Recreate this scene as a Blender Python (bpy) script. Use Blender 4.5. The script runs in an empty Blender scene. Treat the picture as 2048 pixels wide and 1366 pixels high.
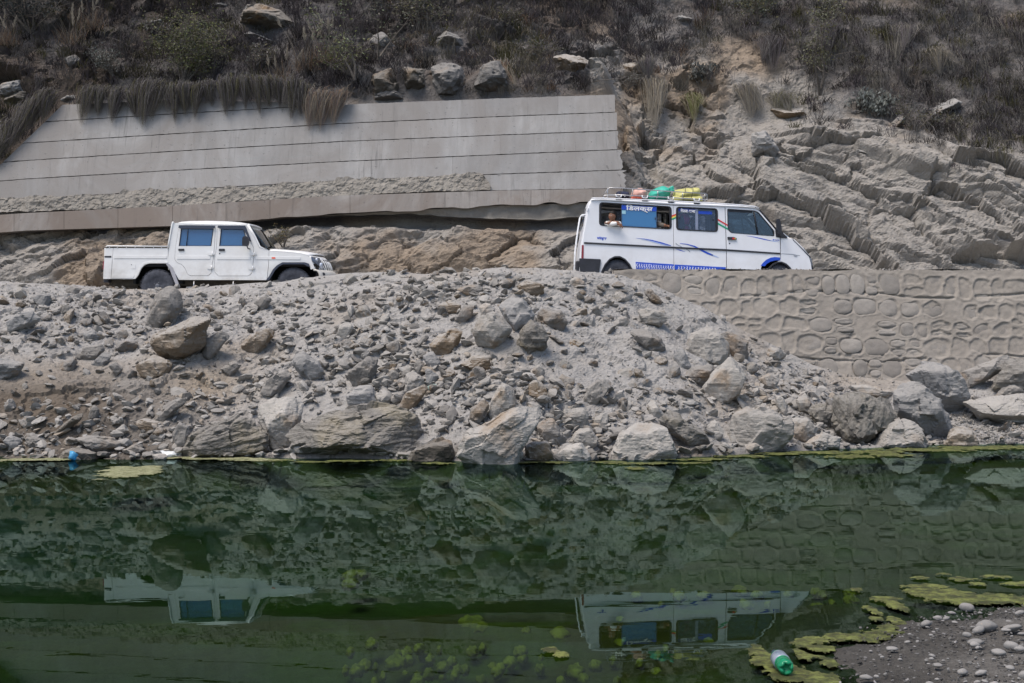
import bpy, math, random
import numpy as np
from mathutils import Vector, Matrix
from mathutils.geometry import tessellate_polygon

scene = bpy.context.scene
COL = scene.collection
RX, RY, FOC = 1024.0, 683.0, 2844.0      # the photograph's centre and focal length, in its own pixels
CAMH = 1.76

# ------------------------------------------------------------------ camera, light
cam_d = bpy.data.cameras.new('camera')
cam_d.sensor_width = 36.0
cam_d.lens = FOC / 2048.0 * 36.0
cam_d.clip_start = 0.1
cam_d.clip_end = 2000
cam = bpy.data.objects.new('camera', cam_d)
COL.objects.link(cam)
cam.location = (0, 0, CAMH)
cam.rotation_euler = (math.radians(90), 0, 0)
scene.camera = cam

world = bpy.data.worlds.new('World')
scene.world = world
world.use_nodes = True
wn = world.node_tree
wn.nodes.clear()
w_out = wn.nodes.new('ShaderNodeOutputWorld')
w_bg = wn.nodes.new('ShaderNodeBackground')
w_sky = wn.nodes.new('ShaderNodeTexSky')
w_sky.sky_type = 'NISHITA'
w_sky.sun_disc = False
SUN = Vector((-0.32, -0.27, 0.91)).normalized()
w_sky.sun_elevation = math.asin(SUN.z)
w_sky.sun_rotation = math.atan2(SUN.x, SUN.y)
w_sky.altitude = 600
w_sky.air_density = 1.0
w_sky.dust_density = 2.2
w_sky.ozone_density = 0.6
w_bg.inputs['Strength'].default_value = 0.075
wn.links.new(w_sky.outputs[0], w_bg.inputs[0])
wn.links.new(w_bg.outputs[0], w_out.inputs[0])

sun_d = bpy.data.lights.new('sun', 'SUN')
sun_d.energy = 1.5
sun_d.angle = math.radians(32)
sun_d.color = (1.0, 0.955, 0.90)
sun = bpy.data.objects.new('sun', sun_d)
COL.objects.link(sun)
sun.rotation_euler = SUN.to_track_quat('Z', 'Y').to_euler()

scene.view_settings.view_transform = 'Standard'
scene.view_settings.look = 'None'
scene.view_settings.exposure = 1.38
scene.view_settings.gamma = 1.0
scene.view_settings.use_white_balance = True
scene.view_settings.white_balance_temperature = 6900
scene.view_settings.white_balance_tint = 12
scene.view_settings.use_curve_mapping = False
scene.cycles.max_bounces = 8
scene.cycles.transparent_max_bounces = 24
scene.cycles.caustics_reflective = False
scene.cycles.caustics_refractive = False

rng = np.random.default_rng(7)
random.seed(7)

# ------------------------------------------------------------------ noise (numpy)
def _hash(ix, iy, iz, seed):
    h = (ix.astype(np.int64) * 374761393 + iy.astype(np.int64) * 668265263 + iz.astype(np.int64) * 2147483647 + seed * 974711) & 0xFFFFFFFF
    h = ((h ^ (h >> 13)) * 1274126177) & 0xFFFFFFFF
    h = ((h ^ (h >> 16)) * 2246822519) & 0xFFFFFFFF
    return (h ^ (h >> 15)) & 0xFFFFFFFF

def _rnd(ix, iy, iz, seed):
    return _hash(ix, iy, iz, seed).astype(np.float64) / 4294967295.0

def vnoise(P, seed=0):
    """value noise, -1..1, smooth"""
    F = np.floor(P)
    I = F.astype(np.int64)
    f = P - F
    f = f * f * f * (f * (f * 6 - 15) + 10)
    out = 0
    for dx in (0, 1):
        wx = f[:, 0] if dx else 1 - f[:, 0]
        for dy in (0, 1):
            wy = f[:, 1] if dy else 1 - f[:, 1]
            for dz in (0, 1):
                wz = f[:, 2] if dz else 1 - f[:, 2]
                out = out + wx * wy * wz * _rnd(I[:, 0] + dx, I[:, 1] + dy, I[:, 2] + dz, seed)
    return out * 2 - 1

def fbm(P, octs=4, seed=0, gain=0.5, lac=2.03):
    a, s, t = 1.0, 0.0, 0.0
    for o in range(octs):
        s = s + a * vnoise(P * (lac ** o) + o * 17.3, seed + o)
        t += a
        a *= gain
    return s / t

def ridged(P, octs=4, seed=0, gain=0.5, lac=2.1):
    a, s, t = 1.0, 0.0, 0.0
    for o in range(octs):
        s = s + a * (1 - np.abs(vnoise(P * (lac ** o) + o * 9.1, seed + o)) * 2)
        t += a
        a *= gain
    return s / t

def worley(P, seed=0):
    """F1, F2, cell random, and the offset to the nearest point"""
    I = np.floor(P).astype(np.int64)
    n = len(P)
    f1 = np.full(n, 9.0); f2 = np.full(n, 9.0); cid = np.zeros(n)
    off = np.zeros((n, 3))
    for dx in (-1, 0, 1):
        for dy in (-1, 0, 1):
            for dz in (-1, 0, 1):
                cx, cy, cz = I[:, 0] + dx, I[:, 1] + dy, I[:, 2] + dz
                qx = cx + _rnd(cx, cy, cz, seed)
                qy = cy + _rnd(cx, cy, cz, seed + 11)
                qz = cz + _rnd(cx, cy, cz, seed + 23)
                o = np.stack([P[:, 0] - qx, P[:, 1] - qy, P[:, 2] - qz], 1)
                d = np.sqrt((o ** 2).sum(1))
                c = _rnd(cx, cy, cz, seed + 37)
                near = d < f1
                f2 = np.where(near, f1, np.minimum(f2, d))
                cid = np.where(near, c, cid)
                off[near] = o[near]
                f1 = np.where(near, d, f1)
    return f1, f2, cid, off

def facets(P, seed=0, tilt=0.8, step=0.5, crack=0.1, cw=0.05):
    """broken rock: flat faces that each lean their own way, with steps and thin cracks between"""
    f1, f2, cid, off = worley(P, seed)
    r = np.floor(cid * 9973)
    v = np.stack([np.sin(r * 12.9898), np.sin(r * 78.233), np.sin(r * 37.719)], 1)
    return tilt * (off * v).sum(1) + step * (cid - 0.5) - crack * (1 - sstep(0, cw, f2 - f1)), cid

def sstep(a, b, x):
    t = np.clip((np.asarray(x, float) - a) / (b - a), 0, 1)
    return t * t * (3 - 2 * t)

def in_poly(px, py, poly):
    inside = np.zeros(len(px), bool)
    n = len(poly)
    for i in range(n):
        x1, y1 = poly[i]; x2, y2 = poly[(i + 1) % n]
        if y1 == y2:
            continue
        c = ((y1 > py) != (y2 > py)) & (px < (x2 - x1) * (py - y1) / (y2 - y1) + x1)
        inside ^= c
    return inside

def ray(px, py, Y):
    """the point at distance Y seen at a photograph position"""
    return ((px - RX) / FOC * Y, Y, CAMH + (RY - py) / FOC * Y)

# ------------------------------------------------------------------ meshes
def mesh_np(name, V, F, smooth=True, mats=(), mat_idx=None):
    """V (n,3); F a list of int arrays (m,3) or (m,4)"""
    me = bpy.data.meshes.new(name)
    V = np.asarray(V, np.float32)
    if not isinstance(F, (list, tuple)):
        F = [F]
    F = [np.asarray(f, np.int32) for f in F if len(f)]
    me.vertices.add(len(V))
    me.vertices.foreach_set('co', V.ravel())
    nl = sum(f.size for f in F)
    npoly = sum(len(f) for f in F)
    me.loops.add(nl)
    me.loops.foreach_set('vertex_index', np.concatenate([f.ravel() for f in F]))
    me.polygons.add(npoly)
    starts = []; s = 0
    for f in F:
        k = f.shape[1]
        starts.append(s + np.arange(len(f), dtype=np.int32) * k)
        s += f.size
    me.polygons.foreach_set('loop_start', np.concatenate(starts))
    me.polygons.foreach_set('use_smooth', np.full(npoly, smooth, bool))
    for m in mats:
        me.materials.append(m)
    if mat_idx is not None:
        me.polygons.foreach_set('material_index', np.asarray(mat_idx, np.int32))
    me.update(calc_edges=True)
    me.validate()
    return me

def set_col(me, C):
    a = me.color_attributes.new('tint', 'FLOAT_COLOR', 'POINT')
    C = np.asarray(C, np.float32)
    if C.shape[1] == 3:
        C = np.concatenate([C, np.ones((len(C), 1), np.float32)], 1)
    a.data.foreach_set('color', C.ravel())

def tag(o, label=None, cat=None, group=None, kind=None):
    if label: o['label'] = label
    if cat: o['category'] = cat
    if group: o['group'] = group
    if kind: o['kind'] = kind
    return o

def obj(name, me, parent=None, loc=None, rot=None):
    o = bpy.data.objects.new(name, me)
    COL.objects.link(o)
    if parent is not None: o.parent = parent
    if loc is not None: o.location = loc
    if rot is not None: o.rotation_euler = rot
    return o

def empty(name, loc, rot=(0, 0, 0)):
    o = bpy.data.objects.new(name, None)
    o.empty_display_size = 0.2
    COL.objects.link(o)
    o.location = loc; o.rotation_euler = rot
    return o

def grid_faces(nr, nc):
    i = np.arange(nr * nc).reshape(nr, nc)
    return np.stack([i[:-1, :-1].ravel(), i[:-1, 1:].ravel(), i[1:, 1:].ravel(), i[1:, :-1].ravel()], 1)

def slab_mesh(name, G, thick, mat, smooth=True, back=(0, 1, 0)):
    """a closed slab: G (nr,nc,3) front surface, pushed back by thick"""
    nr, nc = G.shape[:2]
    n = nr * nc
    b = np.array(back) * thick
    V = np.concatenate([G.reshape(-1, 3), G.reshape(-1, 3) + b])
    f = grid_faces(nr, nc)
    idx = np.arange(n).reshape(nr, nc)
    loop = np.concatenate([idx[0, :], idx[1:, -1], idx[-1, -2::-1], idx[-2:0:-1, 0]])
    nx = np.roll(loop, -1)
    side = np.stack([loop, loop + n, nx + n, nx], 1)
    return mesh_np(name, V, [f, f[:, ::-1] + n, side[:, ::-1]], smooth=smooth, mats=[mat])

class MB:
    """collects simple shapes into one mesh"""
    def __init__(s): s.v = []; s.f = []; s.n = 0
    def add(s, V, F):
        s.v.extend([tuple(p) for p in V])
        s.f.extend([tuple(i + s.n for i in f) for f in F])
        s.n += len(V)
    def box(s, c, d, rot=None):
        V = [Vector((x * d[0] / 2, y * d[1] / 2, z * d[2] / 2)) for x in (-1, 1) for y in (-1, 1) for z in (-1, 1)]
        if rot is not None: V = [rot @ p for p in V]
        V = [p + Vector(c) for p in V]
        s.add(V, [(0, 1, 3, 2), (4, 6, 7, 5), (0, 4, 5, 1), (2, 3, 7, 6), (0, 2, 6, 4), (1, 5, 7, 3)])
        return s
    def tube(s, pts, r, seg=8, cap=True):
        pts = [Vector(p) for p in pts]
        rr = r if isinstance(r, (list, tuple)) else [r] * len(pts)
        rings = []
        up = None
        for i, p in enumerate(pts):
            d = (pts[min(i + 1, len(pts) - 1)] - pts[max(i - 1, 0)]).normalized()
            if up is None:
                up = Vector((0, 0, 1)) if abs(d.z) < 0.9 else Vector((0, 1, 0))
            a = d.cross(up)
            if a.length < 1e-4: a = d.cross(Vector((1, 0, 0)))
            a.normalize(); b = a.cross(d).normalized(); up = b
            rings.append([p + (a * math.cos(t) + b * math.sin(t)) * rr[i] for t in [2 * math.pi * k / seg for k in range(seg)]])
        V = [q for ring in rings for q in ring]
        F = []
        for i in range(len(pts) - 1):
            for k in range(seg):
                k2 = (k + 1) % seg
                F.append((i * seg + k, i * seg + k2, (i + 1) * seg + k2, (i + 1) * seg + k))
        if cap:
            F.append(tuple(range(seg))[::-1]); F.append(tuple((len(pts) - 1) * seg + k for k in range(seg)))
        s.add(V, F)
        return s
    def lathe(s, prof, seg=24, M=None):
        """prof: (axial, radius) pairs about the local y axis"""
        M = M or Matrix.Identity(4)
        V = []
        for (a, r) in prof:
            for k in range(seg):
                t = 2 * math.pi * k / seg
                V.append(M @ Vector((math.cos(t) * r, a, math.sin(t) * r)))
        F = []
        for i in range(len(prof) - 1):
            for k in range(seg):
                k2 = (k + 1) % seg
                F.append((i * seg + k, (i + 1) * seg + k, (i + 1) * seg + k2, i * seg + k2))
        F.append(tuple(range(seg))); F.append(tuple((len(prof) - 1) * seg + k for k in range(seg))[::-1])
        s.add(V, F)
        return s
    def mesh(s, name, mat, smooth=False):
        me = bpy.data.meshes.new(name)
        me.from_pydata(s.v, [], s.f)
        me.materials.append(mat)
        if smooth:
            me.polygons.foreach_set('use_smooth', [True] * len(me.polygons))
        me.update()
        return me
    def build(s, name, mat, parent=None, smooth=False, bevel=0, loc=None):
        o = obj(name, s.mesh(name, mat, smooth), parent, loc)
        if bevel:
            m = o.modifiers.new('bevel', 'BEVEL'); m.width = bevel; m.segments = 2; m.limit_method = 'ANGLE'; m.angle_limit = math.radians(35)
        return o

def bevel(o, w, seg=2):
    m = o.modifiers.new('bevel', 'BEVEL'); m.width = w; m.segments = seg; m.limit_method = 'ANGLE'; m.angle_limit = math.radians(35)
    return o

# ------------------------------------------------------------------ materials
class NT:
    def __init__(s, name):
        s.m = bpy.data.materials.new(name); s.m.use_nodes = True
        s.t = s.m.node_tree; s.t.nodes.clear()
        s.out = s.n('ShaderNodeOutputMaterial')
    def n(s, t, **kw):
        nd = s.t.nodes.new(t)
        for k, v in kw.items():
            setattr(nd, k, v)
        return nd
    def l(s, a, b): s.t.links.new(a, b)
    def noise(s, vec, scale, detail=6, rough=0.6, dist=0.0):
        nd = s.n('ShaderNodeTexNoise')
        nd.inputs['Scale'].default_value = scale; nd.inputs['Detail'].default_value = detail
        nd.inputs['Roughness'].default_value = rough; nd.inputs['Distortion'].default_value = dist
        if vec is not None: s.l(vec, nd.inputs['Vector'])
        return nd.outputs['Fac']
    def map(s, vec, scale=(1, 1, 1), rot=(0, 0, 0)):
        nd = s.n('ShaderNodeMapping'); nd.inputs['Scale'].default_value = scale; nd.inputs['Rotation'].default_value = rot
        s.l(vec, nd.inputs['Vector']); return nd.outputs[0]
    def ramp(s, fac, stops):
        nd = s.n('ShaderNodeValToRGB')
        e = nd.color_ramp.elements
        while len(e) > 1: e.remove(e[-1])
        e[0].position = stops[0][0]; e[0].color = (*stops[0][1], 1)
        for p, c in stops[1:]:
            x = e.new(p); x.color = (*c, 1)
        s.l(fac, nd.inputs[0]); return nd.outputs[0]
    def val(s, fac, a, b, c=0.0, d=1.0):
        nd = s.n('ShaderNodeMapRange'); nd.inputs[1].default_value = a; nd.inputs[2].default_value = b
        nd.inputs[3].default_value = c; nd.inputs[4].default_value = d
        s.l(fac, nd.inputs[0]); return nd.outputs[0]
    def mix(s, fac, a, b, mode='MIX'):
        nd = s.n('ShaderNodeMix'); nd.data_type = 'RGBA'; nd.blend_type = mode
        for inp, v in ((nd.inputs[0], fac), (nd.inputs[6], a), (nd.inputs[7], b)):
            if isinstance(v, (int, float)): inp.default_value = v
            elif isinstance(v, tuple): inp.default_value = (*v, 1)
            else: s.l(v, inp)
        return nd.outputs[2]
    def math(s, op, a, b=None):
        nd = s.n('ShaderNodeMath'); nd.operation = op
        for inp, v in ((nd.inputs[0], a), (nd.inputs[1], b)):
            if v is None: continue
            if isinstance(v, (int, float)): inp.default_value = v
            else: s.l(v, inp)
        return nd.outputs[0]
    def bump(s, h, strength=0.5, dist=0.05, prev=None):
        nd = s.n('ShaderNodeBump'); nd.inputs['Strength'].default_value = strength; nd.inputs['Distance'].default_value = dist
        s.l(h, nd.inputs['Height'])
        if prev is not None: s.l(prev, nd.inputs['Normal'])
        return nd.outputs[0]
    def bsdf(s, color, rough=0.9, normal=None, spec=0.3, metal=0.0, coat=0.0):
        nd = s.n('ShaderNodeBsdfPrincipled')
        for k, v in (('Base Color', color), ('Roughness', rough)):
            if isinstance(v, tuple): nd.inputs[k].default_value = (*v, 1)
            elif isinstance(v, (int, float)): nd.inputs[k].default_value = v
            else: s.l(v, nd.inputs[k])
        nd.inputs['Specular IOR Level'].default_value = spec
        nd.inputs['Metallic'].default_value = metal
        nd.inputs['Coat Weight'].default_value = coat
        if normal is not None: s.l(normal, nd.inputs['Normal'])
        return nd
    def done(s, sh):
        s.l(sh.outputs[0] if hasattr(sh, 'outputs') else sh, s.out.inputs[0]); return s.m

def geo_pos(t): return t.n('ShaderNodeNewGeometry').outputs['Position']
def obj_co(t): return t.n('ShaderNodeTexCoord').outputs['Object']
def nrm_z(t):
    g = t.n('ShaderNodeNewGeometry'); x = t.n('ShaderNodeSeparateXYZ'); t.l(g.outputs['Normal'], x.inputs[0]); return x.outputs[2]

def mat_flat(name, color, rough=0.6, spec=0.3, metal=0, coat=0, grain=0.12, scale=8, bumpy=0.0):
    t = NT(name); co = obj_co(t)
    n = t.noise(co, scale, 5)
    c = t.mix(t.val(n, 0.3, 0.7), tuple(x * (1 - grain) for x in color), tuple(min(1, x * (1 + grain)) for x in color))
    nm = t.bump(t.noise(co, scale * 6, 4), bumpy, 0.01) if bumpy else None
    return t.done(t.bsdf(c, rough, nm, spec, metal, coat))

def mat_rock(name, base=(0.30, 0.285, 0.265), dark=(0.15, 0.14, 0.13), brown=(0.24, 0.16, 0.09), brown_amt=0.5,
             strata=(1, 1, 7), dust=0.55, scale=1.0, bump=0.6):
    t = NT(name); tc = t.n('ShaderNodeTexCoord'); oi = t.n('ShaderNodeObjectInfo')
    add = t.n('ShaderNodeVectorMath'); add.operation = 'ADD'
    sc = t.n('ShaderNodeVectorMath'); sc.operation = 'SCALE'; sc.inputs['Scale'].default_value = 0.37
    t.l(oi.outputs['Location'], sc.inputs[0])
    t.l(tc.outputs['Object'], add.inputs[0]); t.l(sc.outputs[0], add.inputs[1])
    co = add.outputs[0]
    big = t.noise(co, 2.2 * scale, 7, 0.65)
    fine = t.noise(co, 22 * scale, 8, 0.7)
    st = t.noise(t.map(co, strata, (0.25, 0.2, 0)), 3.0 * scale, 8, 0.65, 0.6)
    c = t.mix(t.val(big, 0.3, 0.7), dark, base)
    c = t.mix(t.val(st, 0.35, 0.65, 0, 0.55), c, t.mix(0.5, dark, base), 'MIX')
    c = t.mix(t.val(fine, 0.3, 0.75, 0.0, 0.5), c, tuple(x * 1.15 for x in base))
    br = t.noise(co, 1.3 * scale, 5, 0.6)
    c = t.mix(t.val(br, 0.62 - brown_amt * 0.2, 0.75 - brown_amt * 0.15, 0, 0.8), c, brown)
    v = t.val(oi.outputs['Random'], 0, 1, 0.80, 1.12)
    c = t.mix(1.0, c, t.n('ShaderNodeCombineColor').outputs[0], 'MULTIPLY') if False else c
    hsv = t.n('ShaderNodeHueSaturation'); t.l(c, hsv.inputs['Color']); t.l(v, hsv.inputs['Value']); c = hsv.outputs[0]
    # dust lies on what faces up
    dn = t.math('ADD', nrm_z(t), t.val(fine, 0.3, 0.7, -0.25, 0.25))
    c = t.mix(t.val(dn, 0.15, 0.85, 0, dust), c, (0.335, 0.318, 0.292))
    b1 = t.bump(st, bump * 0.8, 0.06 / scale)
    b2 = t.bump(t.noise(co, 9 * scale, 10, 0.72), bump, 0.05 / scale, b1)
    return t.done(t.bsdf(c, 0.93, b2, 0.15))
# ================================================================== SETTING
M_rock = mat_rock('rock grey', base=(0.265, 0.252, 0.235), dark=(0.10, 0.094, 0.087), dust=0.33)
M_rock_light = mat_rock('rock light', base=(0.40, 0.382, 0.352), dark=(0.21, 0.198, 0.182), brown_amt=0.4, dust=0.4)
M_rock_brown = mat_rock('rock brown faced', base=(0.27, 0.235, 0.195), dark=(0.15, 0.115, 0.08), brown=(0.20, 0.14, 0.085), brown_amt=0.9, dust=0.85)
M_rock_blue = mat_rock('rock blue grey', base=(0.275, 0.272, 0.268), dark=(0.14, 0.142, 0.143), brown_amt=0.15, dust=0.45)
M_rock_wet = mat_rock('rock damp', base=(0.15, 0.135, 0.115), dark=(0.07, 0.062, 0.052), brown_amt=0.5, dust=0.35)
M_rock_strata = mat_rock('rock banded', base=(0.245, 0.232, 0.21), dark=(0.085, 0.08, 0.073), brown=(0.27, 0.235, 0.17), brown_amt=0.5, strata=(1.2, 2, 9), dust=0.35, bump=1.0)
M_rock_stripe = mat_rock('rock with upright stripes', base=(0.30, 0.285, 0.255), dark=(0.045, 0.042, 0.038), brown=(0.30, 0.26, 0.18), brown_amt=0.4, strata=(7, 2, 0.8), dust=0.25, bump=1.2)
M_rock_hill = mat_rock('rock of the upper slope', base=(0.19, 0.185, 0.178), dark=(0.085, 0.082, 0.08), brown_amt=0.4, dust=0.3)
M_rock_hill_pale = mat_rock('pale rock of the upper slope', base=(0.27, 0.268, 0.262), dark=(0.13, 0.13, 0.128), brown_amt=0.2, dust=0.4)
M_pebble = mat_rock('pebble', base=(0.245, 0.24, 0.232), dark=(0.15, 0.147, 0.144), brown=(0.36, 0.28, 0.2), brown_amt=0.1, dust=0.2, scale=3, bump=0.15)

def mat_ground(name, stops, scale=1.0, bump=0.7, tint=True, bdist=0.05):
    t = NT(name); co = geo_pos(t)
    big = t.noise(co, 0.55 * scale, 6, 0.6)
    mid = t.noise(co, 4 * scale, 9, 0.72)
    fine = t.noise(co, 26 * scale, 8, 0.75)
    c = t.ramp(t.math('ADD', t.math('MULTIPLY', mid, 0.6), t.math('MULTIPLY', fine, 0.4)), stops)
    c = t.mix(t.val(big, 0.35, 0.65, 0, 0.35), c, stops[-1][1])
    if tint:
        a = t.n('ShaderNodeAttribute'); a.attribute_name = 'tint'
        c = t.mix(1.0, c, a.outputs['Color'], 'MULTIPLY')
    b = t.bump(mid, bump, bdist * 1.6)
    vo = t.n('ShaderNodeTexVoronoi'); vo.inputs['Scale'].default_value = 16 * scale; t.l(co, vo.inputs['Vector'])
    b = t.bump(vo.outputs['Distance'], bump * 0.6, bdist * 0.5, b)
    b = t.bump(fine, bump * 0.9, bdist * 0.6, b)
    return t.done(t.bsdf(c, 0.95, b, 0.12))

M_bank = mat_ground('rubble earth', [(0.28, (0.20, 0.192, 0.182)), (0.5, (0.30, 0.289, 0.275)), (0.7, (0.37, 0.36, 0.343))])
M_hill = mat_ground('cliff rock', [(0.28, (0.19, 0.179, 0.163)), (0.5, (0.285, 0.269, 0.246)), (0.7, (0.36, 0.343, 0.315))], scale=0.8, bump=0.8, bdist=0.07)
M_road = mat_ground('road dust', [(0.3, (0.27, 0.25, 0.225)), (0.7, (0.36, 0.34, 0.31))], tint=False, bump=0.4)
M_gravel = mat_ground('shore gravel', [(0.3, (0.065, 0.061, 0.055)), (0.5, (0.12, 0.113, 0.103)), (0.7, (0.21, 0.20, 0.183))], scale=3.0, tint=True, bump=0.9, bdist=0.02)

# ---------------------------------------------------------------- the hillside
LPROF = [(32.2, 1.9), (32.85, 3.55), (34.0, 4.6), (35.75, 7.55), (37.7, 9.5), (40.6, 13.0), (44, 17.5), (56, 31)]
RPROF = [(33.2, 1.9), (34.0, 3.8), (35.2, 5.3), (36.6, 6.6), (38.6, 7.8), (41.0, 11.4), (45, 17.2), (57, 31)]
KV = [0, .13, .26, .42, .55, .76, .9, 1.0]
NU, NV = 760, 375
hx = np.linspace(-21, 21, NU)
vv = np.concatenate([np.linspace(0, 0.78, int(NV * 0.9), endpoint=False), np.linspace(0.78, 1.0, NV - int(NV * 0.9))])
HX, HV = np.meshgrid(hx, vv)
def prof(tab, k, V): return np.interp(V, KV, [p[k] for p in tab])
wr = sstep(2.2, 3.6, HX)
wr = wr + (sstep(-3.5, 8.0, HX) - wr) * sstep(.44, .62, HV)
lift = 0.05 * (HX + 5) * (1 - wr) * np.interp(HV, KV, [0, .6, 1, 1, .5, .2, 0, 0])
HY = prof(LPROF, 0, HV) * (1 - wr) + prof(RPROF, 0, HV) * wr
HZ = prof(LPROF, 1, HV) * (1 - wr) + prof(RPROF, 1, HV) * wr + lift
P = np.stack([HX.ravel(), HY.ravel(), HZ.ravel()], 1)
h_px = RX + FOC * P[:, 0] / P[:, 1]
h_py = RY - FOC * (P[:, 2] - CAMH) / P[:, 1]
wrf = wr.ravel()
warp = fbm(P * 0.35, 3, 5) * 0.7
P2 = P + np.stack([warp, warp * 0.3, fbm(P * 0.4 + 9, 3, 8) * 0.45], 1)
# bedding: sheets that dip down to the right on the right-hand cliff, up to the right behind the pickup
a = math.radians(24)
q = P2[:, 2] * math.cos(a) + P2[:, 0] * math.sin(a) + 0.12 * P2[:, 1]
def beds(q, step, seed):
    k = np.floor(q / step); f = q / step - k
    r = _rnd(k.astype(np.int64), k.astype(np.int64) * 0, k.astype(np.int64) * 0, seed)
    r2 = _rnd(k.astype(np.int64) + 1, k.astype(np.int64) * 0, k.astype(np.int64) * 0, seed)
    saw = sstep(0.0, 0.16, f) * (1 - 0.75 * f)                 # a sharp underside, a long back
    return saw * (0.5 + r) + (r2 - r) * 0.3 * f
d_right = beds(q, 1.25, 3) * 0.60 + beds(q + 0.4 * fbm(P * 0.9, 3, 12), 0.37, 4) * 0.10
rot = lambda Q, an: np.stack([Q[:, 0] * math.cos(an) - Q[:, 2] * math.sin(an), Q[:, 1], Q[:, 0] * math.sin(an) + Q[:, 2] * math.cos(an)], 1)
R2 = rot(P2, a)                                                # x along the beds, z across them
wob = np.stack([fbm(P * 1.3, 4, 14), fbm(P * 1.3 + 5, 4, 15), fbm(P * 1.3 + 9, 4, 16)], 1)
big_f, _ = facets(R2 * np.array([0.36, 0.5, 0.95]) + wob * 0.25, 5, 0.9, 0.9, 0.25, 0.05)
mid_f, gid = facets(R2 * np.array([0.9, 1.1, 2.4]) + wob * 0.35, 15, 0.9, 0.8, 0.25, 0.06)
sml_f, _ = facets(R2 * np.array([2.6, 2.8, 7.0]) + wob * 0.7, 16, 0.9, 0.8, 0.1, 0.06)
fine = fbm(P * np.array([1.6, 1.6, 2.6]), 5, 31, 0.6)
grain = fbm(R2 * np.array([1.6, 2.2, 9.0]) + wob * 0.8, 5, 32, 0.62)      # the weathered edges of thin beds
rid = ridged(R2 * np.array([0.8, 1.2, 2.6]), 4, 41)
f_rock = 0.62 * d_right + 0.50 * big_f + 0.15 * mid_f + 0.022 * sml_f + 0.10 * fine + 0.08 * rid + 0.05 * grain
# small rubbly crags, loose slope
c1, _ = facets(P2 * np.array([0.9, 0.9, 1.1]) + wob * 0.4 + 3, 25, 0.9, 0.9, 0.3, 0.07)
c2, _ = facets(P2 * np.array([2.6, 2.4, 3.2]) + wob * 0.5, 26, 0.9, 0.8, 0.2, 0.07)
f_crag = 0.5 * c1 + 0.17 * c2 + 0.12 * fine + 0.04 * sml_f
f_soil = 0.42 * fbm(P * 0.5, 4, 51) + 0.14 * fine + 0.05 * rid + 0.03 * c2
# behind the pickup: diagonal ribs rising to the right
b2a = math.radians(-30)
qb = P2[:, 2] * math.cos(b2a) + P2[:, 0] * math.sin(b2a)
L2 = rot(P2, b2a)
l1, _ = facets(L2 * np.array([0.6, .8, 1.7]) + wob * 0.3, 45, 0.9, 0.9, 0.3, 0.05)
l2, _ = facets(L2 * np.array([1.6, 1.8, 5.5]) + wob * 0.5, 46, 0.9, 0.8, 0.12, 0.05)
l3, _ = facets(P2 * np.array([0.75, .8, 1.2]) + wob * 0.25 + 8, 47, 0.8, 0.8, 0.5, 0.06)
mr = sstep(760, 900, h_px)
f_low = 0.12 * fine + 0.05 * grain + (beds(qb, 0.62, 9) * 0.12 + 0.20 * l1 + 0.05 * l2) * (1 - 0.6 * mr) + 0.34 * l3 * mr + 0.04 * c2

m_rock = wrf * (1 - sstep(-40, 40, (h_py * -1) + np.interp(h_px, [1250, 1400, 1700, 2048, 2400], [330, 330, 255, 330, 380]) ))
m_low = (1 - wrf) * sstep(430, 470, h_py + 14 * vnoise(P * 0.6, 2))
m_crag = (1 - m_low) * np.maximum(
    sstep(1180, 1250, h_px) * (1 - sstep(1420, 1500, h_px)) * sstep(95, 190, h_py),
    (1 - wrf) * sstep(0.1, 0.5, fbm(P * 0.35 + 4, 3, 61) + 0.25))
m_crag = np.clip(m_crag, 0, 1) * (1 - m_rock)
D = f_rock * m_rock + f_low * m_low + f_crag * m_crag * 0.8 + f_soil * (1 - m_rock) * (1 - m_low) * (1 - m_crag)
# keep clear of the back of the concrete wall
behind = (1 - wrf) * sstep(470, 430, h_py) * sstep(150, 190, h_py)
D = D * (1 - behind) - 0.35 * behind
D = D * sstep(0.0, 0.05, HV.ravel())
N = np.array([0, -0.78, 0.62])
Ph = P + D[:, None] * N
h_px = RX + FOC * Ph[:, 0] / Ph[:, 1]
h_py = RY - FOC * (Ph[:, 2] - CAMH) / Ph[:, 1]
f = grid_faces(len(vv), NU)
hill_me = mesh_np('hillside', Ph, f, False, [M_hill])
# rock and soil colour: brown where fresh, grey with dust
brown = sstep(0.05, 0.5, fbm(P2 * 0.55 + 2, 4, 71) + 0.35 * m_crag - 0.05 + 0.25 * m_low - 0.25 * m_rock)
tint = np.ones((len(P), 3)) * np.array([1.0, 0.99, 0.985])
tint = tint * (1 - brown[:, None] * 0.85) + np.array([0.92, 0.77, 0.63]) * brown[:, None] * 0.85
veg = (1 - m_rock) * (1 - m_low)
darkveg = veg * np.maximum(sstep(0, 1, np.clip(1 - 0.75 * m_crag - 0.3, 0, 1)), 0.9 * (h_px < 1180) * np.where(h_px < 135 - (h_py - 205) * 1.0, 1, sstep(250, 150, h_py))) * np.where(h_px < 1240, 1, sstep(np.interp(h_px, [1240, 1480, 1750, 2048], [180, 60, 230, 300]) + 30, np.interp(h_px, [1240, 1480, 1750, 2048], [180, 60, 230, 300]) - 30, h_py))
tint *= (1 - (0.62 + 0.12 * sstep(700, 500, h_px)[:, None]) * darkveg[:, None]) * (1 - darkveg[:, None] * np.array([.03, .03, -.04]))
dustv = (m_rock * sstep(0, .6, fbm(P2 * 0.8, 3, 81) + .2))[:, None]
tint = tint * (1 - 0.3 * dustv) + np.array([1.12, 1.10, 1.06]) * 0.3 * dustv
set_col(hill_me, tint)
hill = tag(obj('hillside', hill_me), kind='structure', label='rocky hillside cliff with dry grass above the road')
DARKVEG = darkveg

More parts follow.
